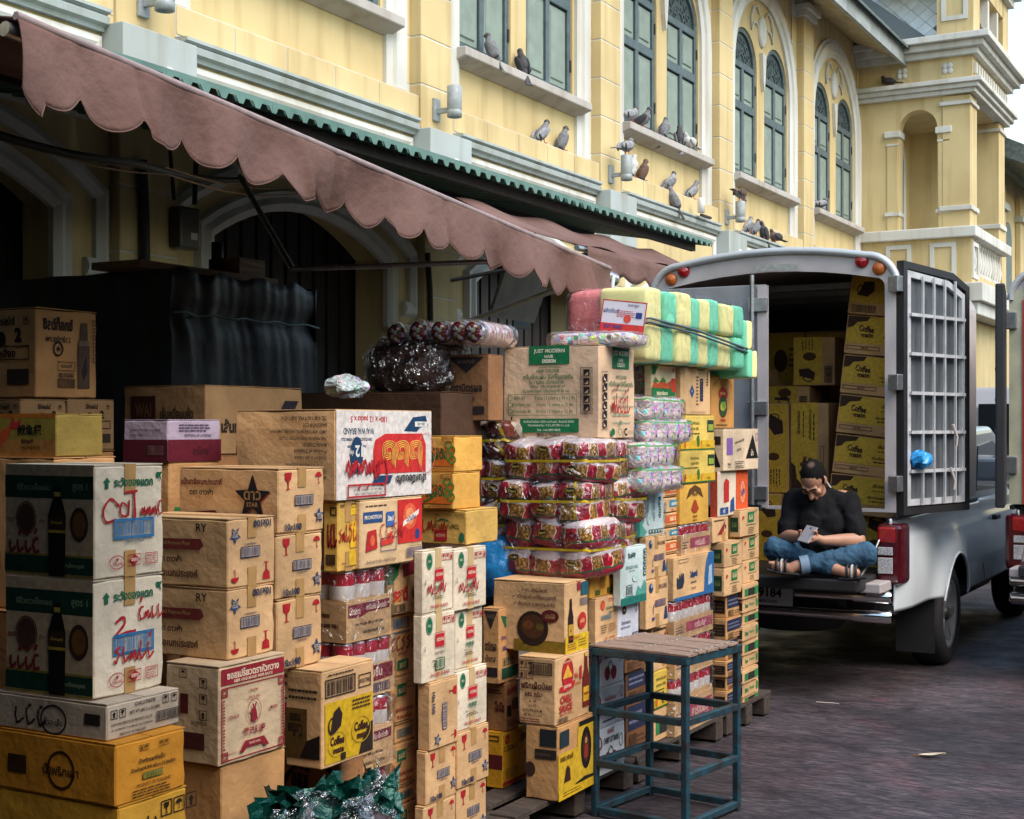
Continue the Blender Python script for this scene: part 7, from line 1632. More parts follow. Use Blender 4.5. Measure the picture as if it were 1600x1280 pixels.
def canopy_outline(w, z0, z1, r=.2, crown=.06, n=8):
    pts = [(-w, z0), (w, z0)]
    for i in range(n + 1): a = math.pi / 2 * i / n; pts.append((w - r + r * math.cos(a), z1 - crown - r + r * math.sin(a)))
    for i in range(1, 8): u = 1 - 2 * i / 8; pts.append((u * (w - r), z1 - crown + crown * (1 - u * u)))
    for i in range(n + 1): a = math.pi / 2 + math.pi / 2 * i / n; pts.append((-w + r + r * math.cos(a), z1 - crown - r + r * math.sin(a)))
    return pts
def pickup(label, loc, rz=0, accent=None, plate_text=None):
    t = thing('pickup_truck', label, 'truck', loc, rz)
    for s in (-1, 1):
        o = body_side(s).build('body_side', WHITE, t); o.modifiers.new('s', 'SOLIDIFY').thickness = .012
        for yc in (1.38, 4.48):
            pts = [(s * (side_x(yc + .43 * math.cos(a), .36 + .43 * math.sin(a)) + .004), yc + .43 * math.cos(a), .36 + .43 * math.sin(a)) for a in [math.pi * (.1 + .8 * k / 24) for k in range(25)]]
            MB().tube(pts, .008, 6).build('arch_lip', WHITE, t)
            a, b = sorted((s * .3, s * .8)); MB().grid(lambda u, v: Vector((a + (b - a) * v, yc + .45 * math.cos(math.pi * u), .36 + .45 * math.sin(math.pi * u))), 24, 2).build('wheel_well', BLKP, t)
            wheel(t, s * .74, yc)
        tail_lamp(t, s)
        MB().box(*sorted((s * .8, s * .835)), .0, 2.45, 1.1, 1.135).build('bed_rail', BLKP, t, bevel=.01)
    MB().box(-.8, .8, .0, 4.9, .5, .56).build('chassis', BLKP, t); MB().box(-.78, .78, .02, 2.5, .70, .745).build('bed_floor', mat('bed liner', (.03, .028, .03), .5, var=.3), t)
    MB().box(-.8, .8, 2.5, 2.56, .56, 1.1).build('bed_front', BLKP, t)
    for s in (-1, 1): MB().box(*sorted((s * .75, s * .79)), .02, 2.5, .745, 1.1).build('bed_wall', BLKP, t)
    MB().tube([(-.7, 1.38, .36), (.7, 1.38, .36)], .06, 10).build('rear_axle', BLKP, t); MB().lathe([(0, -.1), (.3, -.1), (.34, -.05), (.34, .05), (.3, .1), (0, .1)], (0, .55, .42), 'z', 24).build('spare_wheel', RUB, t)
    MB().box(-.55, .55, 1.8, 4.6, .24, .5).build('underbody', BLKP, t, bevel=.05)  # unseen underbody and mud flaps, added to darken the ground beneath
    for s in (-1, 1): MB().box(s * .72 - .13, s * .72 + .13, .9, .91, .14, .52).build('mud_flap', BLKP, t)
    # cab
    prof = [(2.62, 1.1), (2.7, 1.55), (2.85, 1.66), (3.55, 1.68), (3.85, 1.6), (4.35, 1.14), (5.0, 1.04), (5.05, .5), (2.62, .5)]
    MB().prism(prof, -.74, .74).build('cab', WHITE, t, bevel=.05, seg=3)
    for s in (-1, 1):
        MB().prism([(2.85, 1.16), (2.92, 1.52), (3.5, 1.56), (3.78, 1.5), (4.1, 1.16)], *sorted((s * .742, s * .752))).build('side_window', GLS, t)
        MB().box(*sorted((s * (HW - .02), s * (HW + .03))), 2.95, 3.12, .93, .97).build('door_handle', BLKP, t, bevel=.01)
        for y in (2.58, 4.02): MB().bar((s * (side_x(y, .75) + .002), y, .5), (s * (side_x(y, 1.05) - .004), y, 1.1), .008, .004).build('panel_gap', BLKP, t)
        MB().box(*sorted((s * .78, s * 1.0)), 4.0, 4.1, 1.2, 1.4).build('wing_mirror', WHITE, t, bevel=.03)
    # rear: lowered tailgate, two chrome bumper tubes, number plate
    MB().box(-.7, .7, -.47, -.0, .68, .755).build('tailgate', BLKP, t, bevel=.012)
    MB().box(-.69, .69, -.02, .03, .5, .69).build('rear_panel', BLKP, t)
    for z, l in ((.62, .8), (.5, .8)):
        bt = MB().tube([(-l, -.1, z), (l, -.1, z)], .036, 12).build('bumper_tube', CHR, t)
        for s in (-1, 1): MB().tube([(s * (l - .22), -.1, z), (s * l, -.1, z), (s * (l + .015), -.1, z)], [.042, .042, .03], 12).build('end_cap', CHR, bt)
    for s in (-1, 1): MB().box(s * .5 - .03, s * .5 + .03, -.09, .0, .47, .66).build('bumper_bracket', BLKP, t)
    pt = MB().box(-.2, .2, -.155, -.148, .535, .665).build('number_plate', mat('plate white', (.4, .4, .4), .5), t, bevel=.004)
    if plate_text:
        p = Print(.4, .13); p.text(plate_text[0], .5, .62, .46, BLK, .9, bold=.03); p.text(plate_text[1], .5, .17, .2, BLK, .8, bold=.02); p.build('plate_lettering', (-.2, -.1555, .535), (1, 0, 0), (0, 0, 1), (0, -1, 0), pt)
    for s in (-1, 1):
        o = MB().tube([(s * .72, -.02, .98), (s * .70, -.2, .84), (s * .69, -.36, .77)], .009, 6).build('tailgate_stay', STEEL, t)
        MB().box(*sorted((s * .66, s * .79)), -.28, -.0, .66, .72).build('hinge_plate', ALU, t, bevel=.008)
    # canopy box
    W, z0, z1, LN = .815, 1.14, 2.80, 2.52
    out = canopy_outline(W, z0, z1); inn = [(-.745, z0 + .0), (.745, z0 + .0)] + [p for p in canopy_outline(.745, z0, z1 - .12, .06, .07)[2:]]
    inn = [(a, max(b, z0 + .003)) for a, b in inn]
    v, f = plate(out, [[(a, b if b > z0 + .01 else z0 + .02) for a, b in inn][::-1]], .05)
    MB().add([(a, .05 - c, b) for a, b, c in v], f).build('rear_frame', ALU, t, bevel=.004, seg=1)
    sk_ = canopy_outline(W - .004, z0, z1 - .004)[1:]
    b = MB(); n = len(sk_)
    for y in (.05, LN): b.v += [(x, y, z) for x, z in sk_ + [(-W + .004, z0)]]
    n += 1
    for i in range(n - 1): b.f.append([i, i + 1, n + i + 1, n + i]); b.m.append(0); b.s.append(2 < i < n - 4)
    o = b.build('canopy_shell', ALU, t); o.modifiers.new('s', 'SOLIDIFY').thickness = -.01
    MB().add([(x, LN, z) for x, z in canopy_outline(W - .006, z0, z1 - .006)], [tuple(range(len(out)))]).build('canopy_front', ALU2, t)
    lip = canopy_outline(W + .012, z1 - .42, z1 + .012)[2:]
    MB().tube([(x, -.012, z) for x, z in lip], .024, 8).build('roof_lip', mat('roof lip', (.5, .51, .52), .4, metal=.3), t)
    for k in range(4): MB().box(-.7, .7, .5 + .5 * k, .54 + .5 * k, z1 - .2, z1 - .16).build('roof_rib', ALU2, t)
    for s in (-1, 1):
        for dx, m in ((.60, REDL), (.71, AMB)):
            if s < 0: dx = .69 if m == AMB else .60
            MB().lathe([(.0, -.03), (.03, -.026), (.042, -.01), (.044, .0)], (s * dx, -.002, z1 - .085 - .05 * (dx > .65)), 'y', 18).build('marker_lamp', m, t)
    return t
TX, TY = -3.015, 8.9
truck = pickup('white pickup truck with silver box canopy, rear door open, man on tailgate', (TX, TY, 0), 0, None, ('ผร 9184', 'กรุงเทพมหานคร'))
# its own doors: left one shut, right one swung wide
z0, z1 = 1.15, 2.62
ld = MB().box(-.74, -.02, -.03, .0, z0, z1 - .02).build('left_door', ALU2, truck, bevel=.006)
MB().box(-.07, .0, -.045, -.03, z0, z1 - .03).build('door_edge', ALU, ld)
MB().tube([(-.1, -.062, z0 - .12), (-.1, -.062, z1 + .04)], .016, 10).build('lock_bar', STEEL, ld)
for z in (1.2, 1.75, 2.42): MB().box(-.13, -.0, -.066, -.046, z, z + .09).build('hinge_plate', STEEL, ld, bevel=.004)
MB().box(-.13, -.04, -.085, -.045, 1.13, 1.17).build('lock_foot', BLKP, ld)
MB().box(-.1, .2, -.058, -.052, z1 + .06, z1 + .1).build('latch_bracket', STEEL, truck)
rd_ = bpy.data.objects.new('right_door', None)
dm_ = MB(); DW = .8
dl = [(0, 0), (DW, 0), (DW, z1 - z0 - .04), (DW - .2, z1 - z0 + .03), (0, z1 - z0 + .06)]
dr = MB().prism(dl, 0, .025, 'xz').build('right_door', mat('door inner sheet', (.13, .14, .15), .45, metal=.3, var=.35, vscale=5, stretch=(8, 1, .6)), truck, loc=(.84, .02, z0), rot=(0, 0, R(74)))
fr = [(x, -.004, z) for x, z in dl]
MB().sweep(fr, [(-.02, -.02), (-.02, .03), (.025, .03), (.025, -.02)], (0, -1, 0), closed=True).build('door_seal', BLKP, dr)
MB().sweep([(x + (.05 if x < .1 else -.05), -.004, z + (.05 if z < .1 else -.05)) for x, z in dl], [(-.02, 0), (-.02, .025), (.02, .025), (.02, 0)], (0, -1, 0), closed=True).build('inner_frame', BARP, dr)
for k in range(1, 6):
    z = (z1 - z0) * k / 6; MB().bar((.05, -.03, z), (DW - .05, -.03, z), .035, .02).build('cross_bar', BARP, dr)
for k in range(1, 5):
    x = .05 + (DW - .1) * k / 5; MB().bar((x, -.045, .04), (x, -.045, z1 - z0 - .0), .014, .012).build('upright_bar', BARP, dr)
for z in (.12, .75, 1.36): MB().box(-.09, .01, -.03, .04, z, z + .1).build('hinge_plate', STEEL, dr, bevel=.006)
t = thing('blue_bag_scrap', 'crumpled bright blue plastic bag stuffed in the open door bars', 'bag', (TX + .84 + math.cos(R(74)) * .14 + .05, TY + .02 + math.sin(R(74)) * .14 - .02, z0 + .32))
pillow(MB(), (0, 0, 0), (.05, .05, .035), .8, .035, 22, 2, nu=16, nv=10, ridge=True, smooth=False).build('bag', mat('sky blue plastic', '#2a8fd0', .3, var=.2, vscale=20), t)
for i, (k, z, l) in enumerate(((.55, .48, 'white cord knotted on the upper bar of the open truck door'), (.52, .2, 'white cord dangling from the lower bar of the open truck door'))):
    x, y = TX + .84 + math.cos(R(74)) * k + .06, TY + .02 + math.sin(R(74)) * k - .03
    tag(MB().tube([(0, 0, .06), (.01, .01, .02), (.02, .03, -.02), (.015, .03, -.08)], .009, 6).build('cord_knot', mat('string white', '#b8aaa4', .7), None, loc=(x, y, z0 + z)), l, 'cord')
# neighbour truck at the right edge
t2 = pickup('second pickup truck with red trimmed canopy cut off by the right edge', (-.93, 10.3, 0), 0)
dd = MB().box(0, .06, -.75, .0, 1.15, 2.6).build('left_door', BLKP, t2, loc=(-.91, -.02, 0), rot=(0, 0, R(9)), bevel=.01)
for k in range(7): MB().lathe([(0, -.004), (.008, -.003), (.01, 0)], (.0, -.7, 1.25 + .2 * k), 'x', 8).build('rivet', STEEL, dd)
MB().box(-.835, -.74, -.012, .0, 1.14, 2.62).build('door_post', mat('cream paint', (.5, .48, .33), .5, var=.25), t2)
MB().box(-.745, -.70, -.02, -.012, 1.14, 2.55).build('red_trim', mat('red trim', (.45, .04, .03), .4), t2)
MB().box(-.70, .1, .02, .06, 1.14, 2.3).build('pale_curtain', mat('grey pink sheet', (.4, .35, .34), .6, var=.25), t2)
for z in (1.35, 2.35): MB().box(-.86, -.78, -.04, -.0, z, z + .12).build('hinge_plate', STEEL, t2, bevel=.006)
# a van further down the lane, glimpsed between the two trucks
vn = thing('parked_van', 'grey van with dark rear window glimpsed between the two trucks', 'van', (-2.6, 17.5, 0))
MB().prism([(0, .4), (0, 1.9), (.15, 2.15), (4.2, 2.15), (4.8, 1.3), (5, .4)], -.9, .9).build('body', mat('van grey', (.3, .29, .3), .4, coat=.4), vn, bevel=.06, seg=3)
MB().box(-.75, .75, -.015, .0, 1.35, 1.95).build('rear_window', GLS, vn, bevel=.004)
for k in range(4): MB().box(-.7, .7, -.03, -.005, .85 + .12 * k, .88 + .12 * k).build('louvre', BLKP, vn)
for s in (-1, 1):
    MB().box(*sorted((s * .78, s * .9)), -.02, .05, .8, 1.2).build('tail_lamp', DRED, vn)
    for y in (.9, 4.0): MB().lathe([(0, -.1), (.3, -.1), (.34, -.05), (.34, .05), (.3, .1), (0, .1)], (s * .75, y, .34), 'x', 24).build('wheel', RUB, vn)

# ------------------------------------------------------------------ creamer cartons in the truck
def d_cream(p):
    p.rect(.02, .28, 1, .97, '#bb9230'); p.disc(.12, .72, .16, .2, '#bb9230'); p.poly([(.02, .97), (.02, .66), (.1, .7), (.16, .82), (.3, .86), (.34, .97)], '#3a2214'); p.text('Coffee', .3, .66, .17, '#3a2016', .22, bold=.05, rot=-6); p.text('mate', .32, .5, .12, '#3a2016', .18, bold=.05); p.ring(.31, .6, .2, .2, .012, '#a8821a')
    p.text('เข้มกลมกล่อม', .78, .78, .1, '#3a2414', .32, bold=.03); p.lines(.62, .62, .96, .68, 1, '#3a2414'); p.text('ครีมเทียมพร่องมันเนย', .76, .48, .08, '#3a2414', .42, bold=.02); p.lines(.58, .34, .96, .42, 1, '#3a2414'); p.frame(.04, .12, .52, .22, .012, '#4a3220'); p.text('430159', .3, .17, .05, '#4a3220', .2)
def d_cream2(p):
    p.rect(.02, .3, 1, .97, '#bb9230'); p.poly([(.12, .5), (.2, .84), (.34, .86), (.36, .62), (.26, .46)], '#33201a'); p.ring(.16, .62, .1, .14, .03, '#33201a'); p.disc(.6, .6, .1, .16, '#4a2c14'); p.lines(.74, .5, .97, .8, 4, '#3a2414'); p.barcode(.06, .06, .4, .24, '#3a2a20')
CB = '#b48658'
def cream(x, y, z, w, L, h, label, d=d_cream, tilt=0., yaw=0., fturn=0):
    """carton whose print faces the open back of the truck"""
    _seed[0] += 1; t = thing('creamer_carton', label, 'box', (TX + x, TY + y, z), yaw, 'creamer cartons in the truck', (0, R(tilt), yaw))
    me = rough_box(0, w, 0, L, 0, h - .002, 2, .003, .002, _seed[0]); me.materials.append(board(CB)); link('carton_body', me, t, bevel=.004, seg=1)
    sw_ = fturn in (90, 270); p = Print(h if sw_ else w, w if sw_ else h, _seed[0]); d(p); p.build('printed_face', (0, 0, 0), (1, 0, 0), (0, 0, 1), (0, -1, 0), t, fturn, .0016)
    MB().box(w * .3, w * .42, .0, .001, h - .002, h).build('tape', TAPE, t)
zz = .752; hs = .262
ordn = ('lowest', 'second lowest', 'third from the bottom', 'fourth from the bottom', 'fifth from the bottom', 'second from the top', 'topmost')
cream(.34, .42, .75, .4, .3, .36, 'creamer carton standing on end behind the man, right side, below the leaning column', d_cream2, 0, 0, 270)
z = 1.115
for i in range(6):
    cream(.30 + .022 * i - .02, .34 + .015 * i, z, .46, .34, hs - .004, 'yellow creamer carton, ' + ordn[i if i < 4 else i + 1] + ' of the leaning column at the right', d_cream if i < 5 else d_cream2, 6.5 if i else 5, R(1.5 * (i % 2))); z += hs
for i, (x, d, l) in enumerate(((-.34, d_cream2, 'creamer carton standing on end above the man, left of its twin'), (-.06, d_cream, 'creamer carton standing on end above the man, right of its twin'))):
    cream(x, .6, 1.22, .27, .3, .62, l, d, 0, 0, 90 if i else 270)
for i, (x, l) in enumerate(((-.62, 'creamer carton low at the left behind the closed door edge'), (-.36, 'creamer carton low behind the left shoulder of the man'), (-.08, 'creamer carton low behind the head of the man'), (.2, 'creamer carton low behind the right shoulder of the man'))):
    cream(x, .55, .75, .25, .3, .465, l, d_cream2 if i % 2 else d_cream, 0, 0, 270)
for i, (x, z_, h, l) in enumerate(((-.62, 1.22, .45, 'dim creamer carton upper left inside the truck'), (-.3, 1.842, .12, 'flat dim carton on the upright pair inside the truck'), (-.12, 1.964, .34, 'dim carton high in the middle of the truck load'), (-.55, 1.68, .36, 'dim tilted carton high at the left inside the truck'))):
    cream(x, .85 if i else .5, z_, .3, .3, h, l, d_cream2, -12 if i == 3 else 0, 0, 90)
for i in range(3):
    for k in range(3): cream(-.7 + .47 * i, 1.5, .75 + .55 * k, .46, .5, .54, 'dim carton in the dark rear load of the truck, ' + ('left', 'middle', 'right')[i] + ' file, ' + ('bottom', 'middle', 'top')[k] + ' row', d_cream2)

# ================================================================== MAN on the tailgate
SKIN = mat('skin', (.42, .21, .13), .5, var=.12, vscale=12); SHIRT = mat('black cotton', (.007, .007, .008), .9, var=.3, vscale=20, bump=.25, bscale=35, spec=.2); JEAN = mat('blue denim', (.035, .11, .19), .85, var=.4, vscale=9, bump=.3, bscale=60, col2=(.012, .045, .085)); HAIR = mat('black hair', (.005, .004, .004), .85, spec=.15, bump=.4, bscale=140)
mx_, my_ = -2.625, 8.74
man = thing('person', 'man in black T-shirt and blue jeans sitting cross-legged on the tailgate with a phone', 'person', (mx_, my_, .757), R(8)); man.scale = (.88, .92, .97)
hc = Vector((-.035, -.14, .60)); tilt = Matrix.Rotation(R(50), 3, 'X'); turn = Matrix.Rotation(R(-10), 3, 'Z') @ tilt
def hd(x, y, z): return hc + turn @ Vector((x, y, z))
b = MB()
cone(b, (0, .06, .10), .13, (0, .05, .26), .13); cone(b, (0, .05, .26), .13, (0, .0, .42), .13); cone(b, (-.15, .0, .47), .07, (.15, .0, .47), .07); cone(b, (0, -.02, .48), .06, (-.02, -.09, .55), .056)
b.ell(hd(0, .01, .035), (.078, .097, .085), rot=turn); b.ell(hd(0, -.018, -.03), (.066, .075, .085), rot=turn); cone(b, hd(0, -.06, -.085), .03, hd(0, -.03, -.07), .045)
cone(b, hd(0, -.092, .005), .011, hd(0, -.112, -.035), .016); b.ell(hd(-.016, -.094, -.04), (.011,) * 3); b.ell(hd(.016, -.094, -.04), (.011,) * 3)
cone(b, hd(-.045, -.082, .025), .012, hd(-.012, -.092, .022), .012); cone(b, hd(.045, -.082, .025), .012, hd(.012, -.092, .022), .012)
cone(b, hd(-.02, -.088, -.066), .009, hd(.02, -.088, -.066), .009); cone(b, hd(-.017, -.086, -.078), .009, hd(.017, -.086, -.078), .009)
for s in (-1, 1):
    b.ell(hd(s * .08, .012, -.005), (.014, .024, .034), rot=turn); b.ell(hd(s * .045, -.07, -.02), (.024, .022, .02))
SHO = {-1: Vector((-.2, .0, .46)), 1: Vector((.2, .0, .46))}; ELB = {-1: Vector((-.235, -.13, .235)), 1: Vector((.275, -.12, .225))}; WRI = {-1: Vector((-.09, -.30, .255)), 1: Vector((.06, -.31, .235))}
for s in (-1, 1): cone(b, SHO[s], .06, ELB[s], .048); cone(b, ELB[s], .048, ELB[s].lerp(WRI[s], .35), .046); cone(b, ELB[s].lerp(WRI[s], .35), .046, WRI[s], .029)
ph_c = Vector((-.035, -.375, .275))
# hands: palm, four fingers under the phone, thumb over it
for s in (-1, 1):
    w = WRI[s]; pc = ph_c + Vector((s * .045, .035, -.022)); cone(b, w, .028, pc, .026); cone(b, pc + Vector((0, .01, 0)), .024, pc + Vector((-s * .008, -.03, -.004)), .022)
    for k in range(4):
        r0 = pc + Vector((s * (.012 - .010 * k), -.022 - .006 * k, -.008 - .003 * k)); ln = (.9, 1.05, 1.0, .8)[k]
        m1 = r0 + Vector((-s * .022 * ln, -.018 * ln, -.010)); m2 = m1 + Vector((-s * .024 * ln, -.004, .008)); cone(b, r0, .0095, m1, .009); cone(b, m1, .009, m2, .008)
    r0 = pc + Vector((s * .01, -.008, .018)); m1 = r0 + Vector((s * .004, -.024, .022)); m2 = m1 + Vector((-s * .016, -.018, .004)); cone(b, r0, .012, m1, .0105); cone(b, m1, .0105, m2, .009)
KN = {-1: Vector((-.30, -.20, .165)), 1: Vector((.335, -.18, .15))}; HIP = {-1: Vector((-.1, .03, .11)), 1: Vector((.1, .03, .11))}
ANK = {1: Vector((-.11, -.375, .075)), -1: Vector((.16, -.33, .055))}
for s in (-1, 1): cone(b, HIP[s], .08, KN[s], .06); cone(b, KN[s], .055, ANK[s], .036)
f0 = ANK[1]; cone(b, f0, .036, f0 + Vector((-.045, -.01, -.02)), .036); cone(b, f0 + Vector((-.04, -.01, -.02)), .036, f0 + Vector((-.15, -.01, -.005)), .034)
for k in range(5): cone(b, f0 + Vector((-.145, -.032 + .013 * k, .012)), .011, f0 + Vector((-.185 + .006 * abs(k - 1), -.036 + .014 * k, .016)), .010 if k else .013)
f1 = ANK[-1]; cone(b, f1, .034, f1 + Vector((.07, -.02, -.015)), .032); cone(b, f1 + Vector((.07, -.02, -.015)), .032, f1 + Vector((.13, -.02, -.012)), .028)
fuse('body', b, SKIN, .0055, 3, man)
b = MB()
cone(b, (0, .06, .13), .165, (0, .05, .26), .165); cone(b, (0, .05, .26), .165, (0, .0, .41), .155); cone(b, (-.15, .005, .45), .095, (.15, .005, .45), .095); cone(b, (-.06, -.02, .49), .07, (.06, -.02, .49), .07)
for s in (-1, 1):
    e = SHO[s].lerp(ELB[s], .8); cone(b, SHO[s], .08, e, .07); b.ell(SHO[s].lerp(ELB[s], .55) + Vector((0, .02, -.03)), (.066, .066, .085))
b.ell((0, -.09, .2), (.14, .09, .12)); b.ell((-.05, -.1, .33), (.1, .07, .1)); b.ell((.07, -.09, .32), (.1, .07, .1))
sh = fuse('t_shirt', b, SHIRT, .010, 3, man)
def crease(o, fn):
    for v, c in [(v, v.co + v.normal * fn(v.co)) for v in o.data.vertices]: v.co = c
crease(sh, lambda c: noise.noise(c * 9 + Vector((3, 1, 2))) * .008 - abs(noise.noise(Vector((c.x * 5 + c.z * 7, c.y * 5, c.z * 9 - c.x * 4)))) * .02 + .004)
b = MB(); cone(b, (-.07, .07, .10), .125, (.07, .07, .10), .125)
for s in (-1, 1):
    cone(b, HIP[s], .105, KN[s], .078); cone(b, KN[s], .080, ANK[s].lerp(KN[s], .12), .055)
    b.ell(KN[s] + Vector((0, .01, -.03)), (.07, .07, .06))
je = fuse('jeans', b, JEAN, .009, 3, man)
crease(je, lambda c: noise.noise(c * 16) * .006 - abs(noise.noise(Vector((c.x * 18, c.y * 12, c.z * 25 + c.x * 12)))) * .012 + noise.noise(Vector((c.x * 45, c.y * 20, c.z * 30))) * .004)
c = ANK[1].lerp(KN[1], .1); d = (KN[1] - ANK[1]).normalized(); MB().tube([c - d * .03, c + d * .03], [.058, .06], 16, caps=False).build('rolled_cuff', mat('denim inside', (.16, .24, .33), .85), je)
hr = MB(); hr.ell(hd(0, .024, .05), (.083, .097, .083), rot=turn); hr.ell(hd(0, .05, .0), (.08, .075, .09), rot=turn); cone(hr, hd(-.07, .0, .02), .02, hd(-.074, .0, -.01), .012); cone(hr, hd(.07, .0, .02), .02, hd(.074, .0, -.01), .012)
h = fuse('hair', hr, HAIR, .006, 2, man)
crease(h, lambda c: noise.noise(c * 160) * .0016)
hm_ = h.data.materials[0].copy(); hn = hm_.node_tree.nodes; hl = hm_.node_tree.links     # thinning crown
tcn = hn.new('ShaderNodeTexCoord'); dsn = hn.new('ShaderNodeVectorMath'); dsn.operation = 'DISTANCE'; dsn.inputs[1].default_value = hd(.012, .03, .14); hl.new(tcn.outputs['Object'], dsn.inputs[0])
nzn = hn.new('ShaderNodeTexNoise'); nzn.inputs['Scale'].default_value = 130; hl.new(tcn.outputs['Object'], nzn.inputs[0]); adn = hn.new('ShaderNodeMath'); adn.operation = 'MULTIPLY_ADD'; adn.inputs[1].default_value = .03; hl.new(nzn.outputs[0], adn.inputs[0]); hl.new(dsn.outputs['Value'], adn.inputs[2])
rpn = hn.new('ShaderNodeValToRGB'); rpn.color_ramp.elements[0].position = .03; rpn.color_ramp.elements[0].color = (.11, .07, .055, 1); rpn.color_ramp.elements[1].position = .05; rpn.color_ramp.elements[1].color = (.006, .005, .005, 1)
hl.new(adn.outputs[0], rpn.inputs[0]); hl.new(rpn.outputs[0], hn['Principled BSDF'].inputs['Base Color']); h.data.materials[0] = hm_
br = MB()
for s in (-1, 1): br.tube([hd(s * .05, -.092, .034), hd(s * .032, -.101, .04), hd(s * .014, -.104, .036)], [.003, .006, .004], 6)
br.build('eyebrows', HAIR, man)
ey = MB()
for s in (-1, 1): ey.tube([hd(s * .045, -.092, .008), hd(s * .03, -.098, .004), hd(s * .016, -.098, .006)], [.002, .004, .002], 6)
ey.build('lashes', HAIR, man)
MB().tube([hd(-.026, -.1, -.056), hd(-.01, -.108, -.052), hd(.01, -.108, -.052), hd(.026, -.1, -.056)], [.003, .006, .006, .003], 6).build('moustache', HAIR, man)
bd = MB()
for k in range(6): bd.ell(hd(.078, .03, -.05) + Vector((.003 * k, .012 * k, -.007 * k)), (.006,) * 3, 0, 8, 6)
bd.build('neck_beads', mat('white beads', (.6, .6, .58), .4), man)
for f_, dirn in ((f0, Vector((-1, -.06, .05))), (f1, Vector((1, -.1, .0)))):
    s = MB(); s.tube([f_ + Vector((.02, 0, -.052)), f_ + dirn * .1 + Vector((0, 0, -.05)), f_ + dirn * .2 + Vector((0, 0, -.036))], [.04, .046, .04], 12, flat=.28); so_ = s.build('sandal', RUB, man)
    for k, m in ((.07, BLKP), (.10, mat('sandal pale strap', (.4, .4, .4), .5)), (.13, BLKP)):
        c = f_ + dirn * k; MB().tube([c + Vector((0, .046 * math.cos(a), -.012 + .046 * math.sin(a))) for a in [math.pi * q / 10 for q in range(-2, 13)]], .009, 6, flat=.6).build('strap', m, so_)
phn = thing('smartphone', 'grey smartphone held in both hands of the man', 'phone', tuple(man.location + Matrix.Rotation(R(8), 3, 'Z') @ Vector((ph_c.x * .88, ph_c.y * .92, ph_c.z * .97))), 0, None, (R(-52), R(12), R(8 - 12)))
MB().box(-.037, .037, -.004, .004, -.073, .073).build('case', mat('phone case', (.22, .20, .20), .35, metal=.4), phn, bevel=.003)
MB().box(-.034, .034, .0042, .005, -.068, .068).build('screen', GLS, phn)
MB().lathe([(0, -.0065), (.007, -.006), (.008, -.004)], (.0, 0, .05), 'y', 12).build('camera_lens', GLS, phn)

# ================================================================== PIGEONS
PB = {}
def pigeon(label, loc, face, body, wing, pose='stand', head=None, scale=1.):
    t = thing('pigeon', label, 'pigeon', loc, face, 'pigeons on the building')
    t.scale = (scale,) * 3
    m = mat('plumage ' + str(body), body, .7, var=.3, vscale=40, bump=.3, bscale=120); mw = mat('wing ' + str(wing), wing, .7, var=.35, vscale=35, bump=.3, bscale=120); hm = mat('head ' + str(head or body), head or body, .5, var=.3, vscale=50)
    up = {'stand': 35, 'low': 10, 'bend': -8, 'upright': 60}[pose]; a = R(up); c, s = math.cos(a), math.sin(a)
    def q(x, z): return (x * c - z * s, 0, .10 + x * s + z * c)
    b = MB(); b.ell(q(0, 0), (.095, .06, .062), rot=Matrix.Rotation(-a, 3, 'Y')); b.ell(q(.055, .008), (.06, .052, .056)); b.ell(q(-.08, -.005), (.06, .038, .034), rot=Matrix.Rotation(-a, 3, 'Y'))
    if pose == 'bend': n0, n1 = q(.09, .0), (q(.13, -.06))
    elif pose == 'low': n0, n1 = q(.07, .03), q(.10, .065)
    else: n0 = q(.075, .03); n1 = (n0[0] + .035, 0, n0[2] + .06)
    cone(b, q(.06, .02), .04, n1, .026); b.ell(n1, (.032, .027, .028)); d = Vector((1, 0, -.2)) if pose != 'bend' else Vector((.5, 0, -.9))
    b.tube([Vector(n1) + d * .02, Vector(n1) + d * .058], [.011, .003], 6)
    cone(b, q(-.12, -.005), .022, q(-.2, -.012), .012); bm0 = PB.get(pose) or PB.setdefault(pose, fuse('body', b, m, .007, 2, mesh_only=True)); bm1 = bm0.copy(); bm1.materials[0] = m; link('body', bm1, t)
    for sg in (-1, 1):
        w = MB(); w.ell((-.035 * c, sg * .052, .10 - .035 * s + .012), (.105, .016, .045), rot=Matrix.Rotation(-a, 3, 'Y') @ Matrix.Rotation(sg * R(8), 3, 'Z')); wo = w.build('wing', mw, t)
        MB().ell((-.09 * c, sg * .056, .095 - .09 * s), (.012, .014, .04), rot=Matrix.Rotation(-a, 3, 'Y')).build('wing_bar', mat('wing bar dark', (.03, .03, .035), .7), wo)
        MB().tube([(.01, sg * .022, .06), (.015, sg * .024, .02), (.018, sg * .026, .004)], [.010, .005, .005], 6).tube([(.018, sg * .026, .004), (.05, sg * .03, .003)], .004, 5).tube([(.018, sg * .026, .004), (.04, sg * .045, .003)], .0035, 5).build('leg', mat('pigeon leg', (.45, .10, .10), .6), t)
    tl = MB(); tl.prism([(-.27, -.035), (-.27, .035), (-.13, .022), (-.13, -.022)], -.006, .004, 'xy'); tl.v = [(x * c - z * s, y, .10 + x * s + z * c - .006) for x, y, z in tl.v]; tl.build('tail', mw, t)
    MB().ell(n1, (.034, .0285, .0295)).build('head_feathers', hm, t)
    for sg in (-1, 1): MB().ell((n1[0] + .012, sg * .026, n1[2] + .004), (.005, .004, .005), 0, 8, 6).build('eye', mat('pigeon eye', (.5, .12, .02), .3), t)
    return t
G1, G2, DK, LT, BR = (.16, .165, .185), (.26, .27, .30), (.035, .035, .042), (.5, .5, .5), (.10, .055, .035)
ZSILL, ZLEDGE = ZS + .0, 4.845
def on_sill(px): p = on_x(px, 668, XW + .12); return (p.x, p.y, ZS + .002)
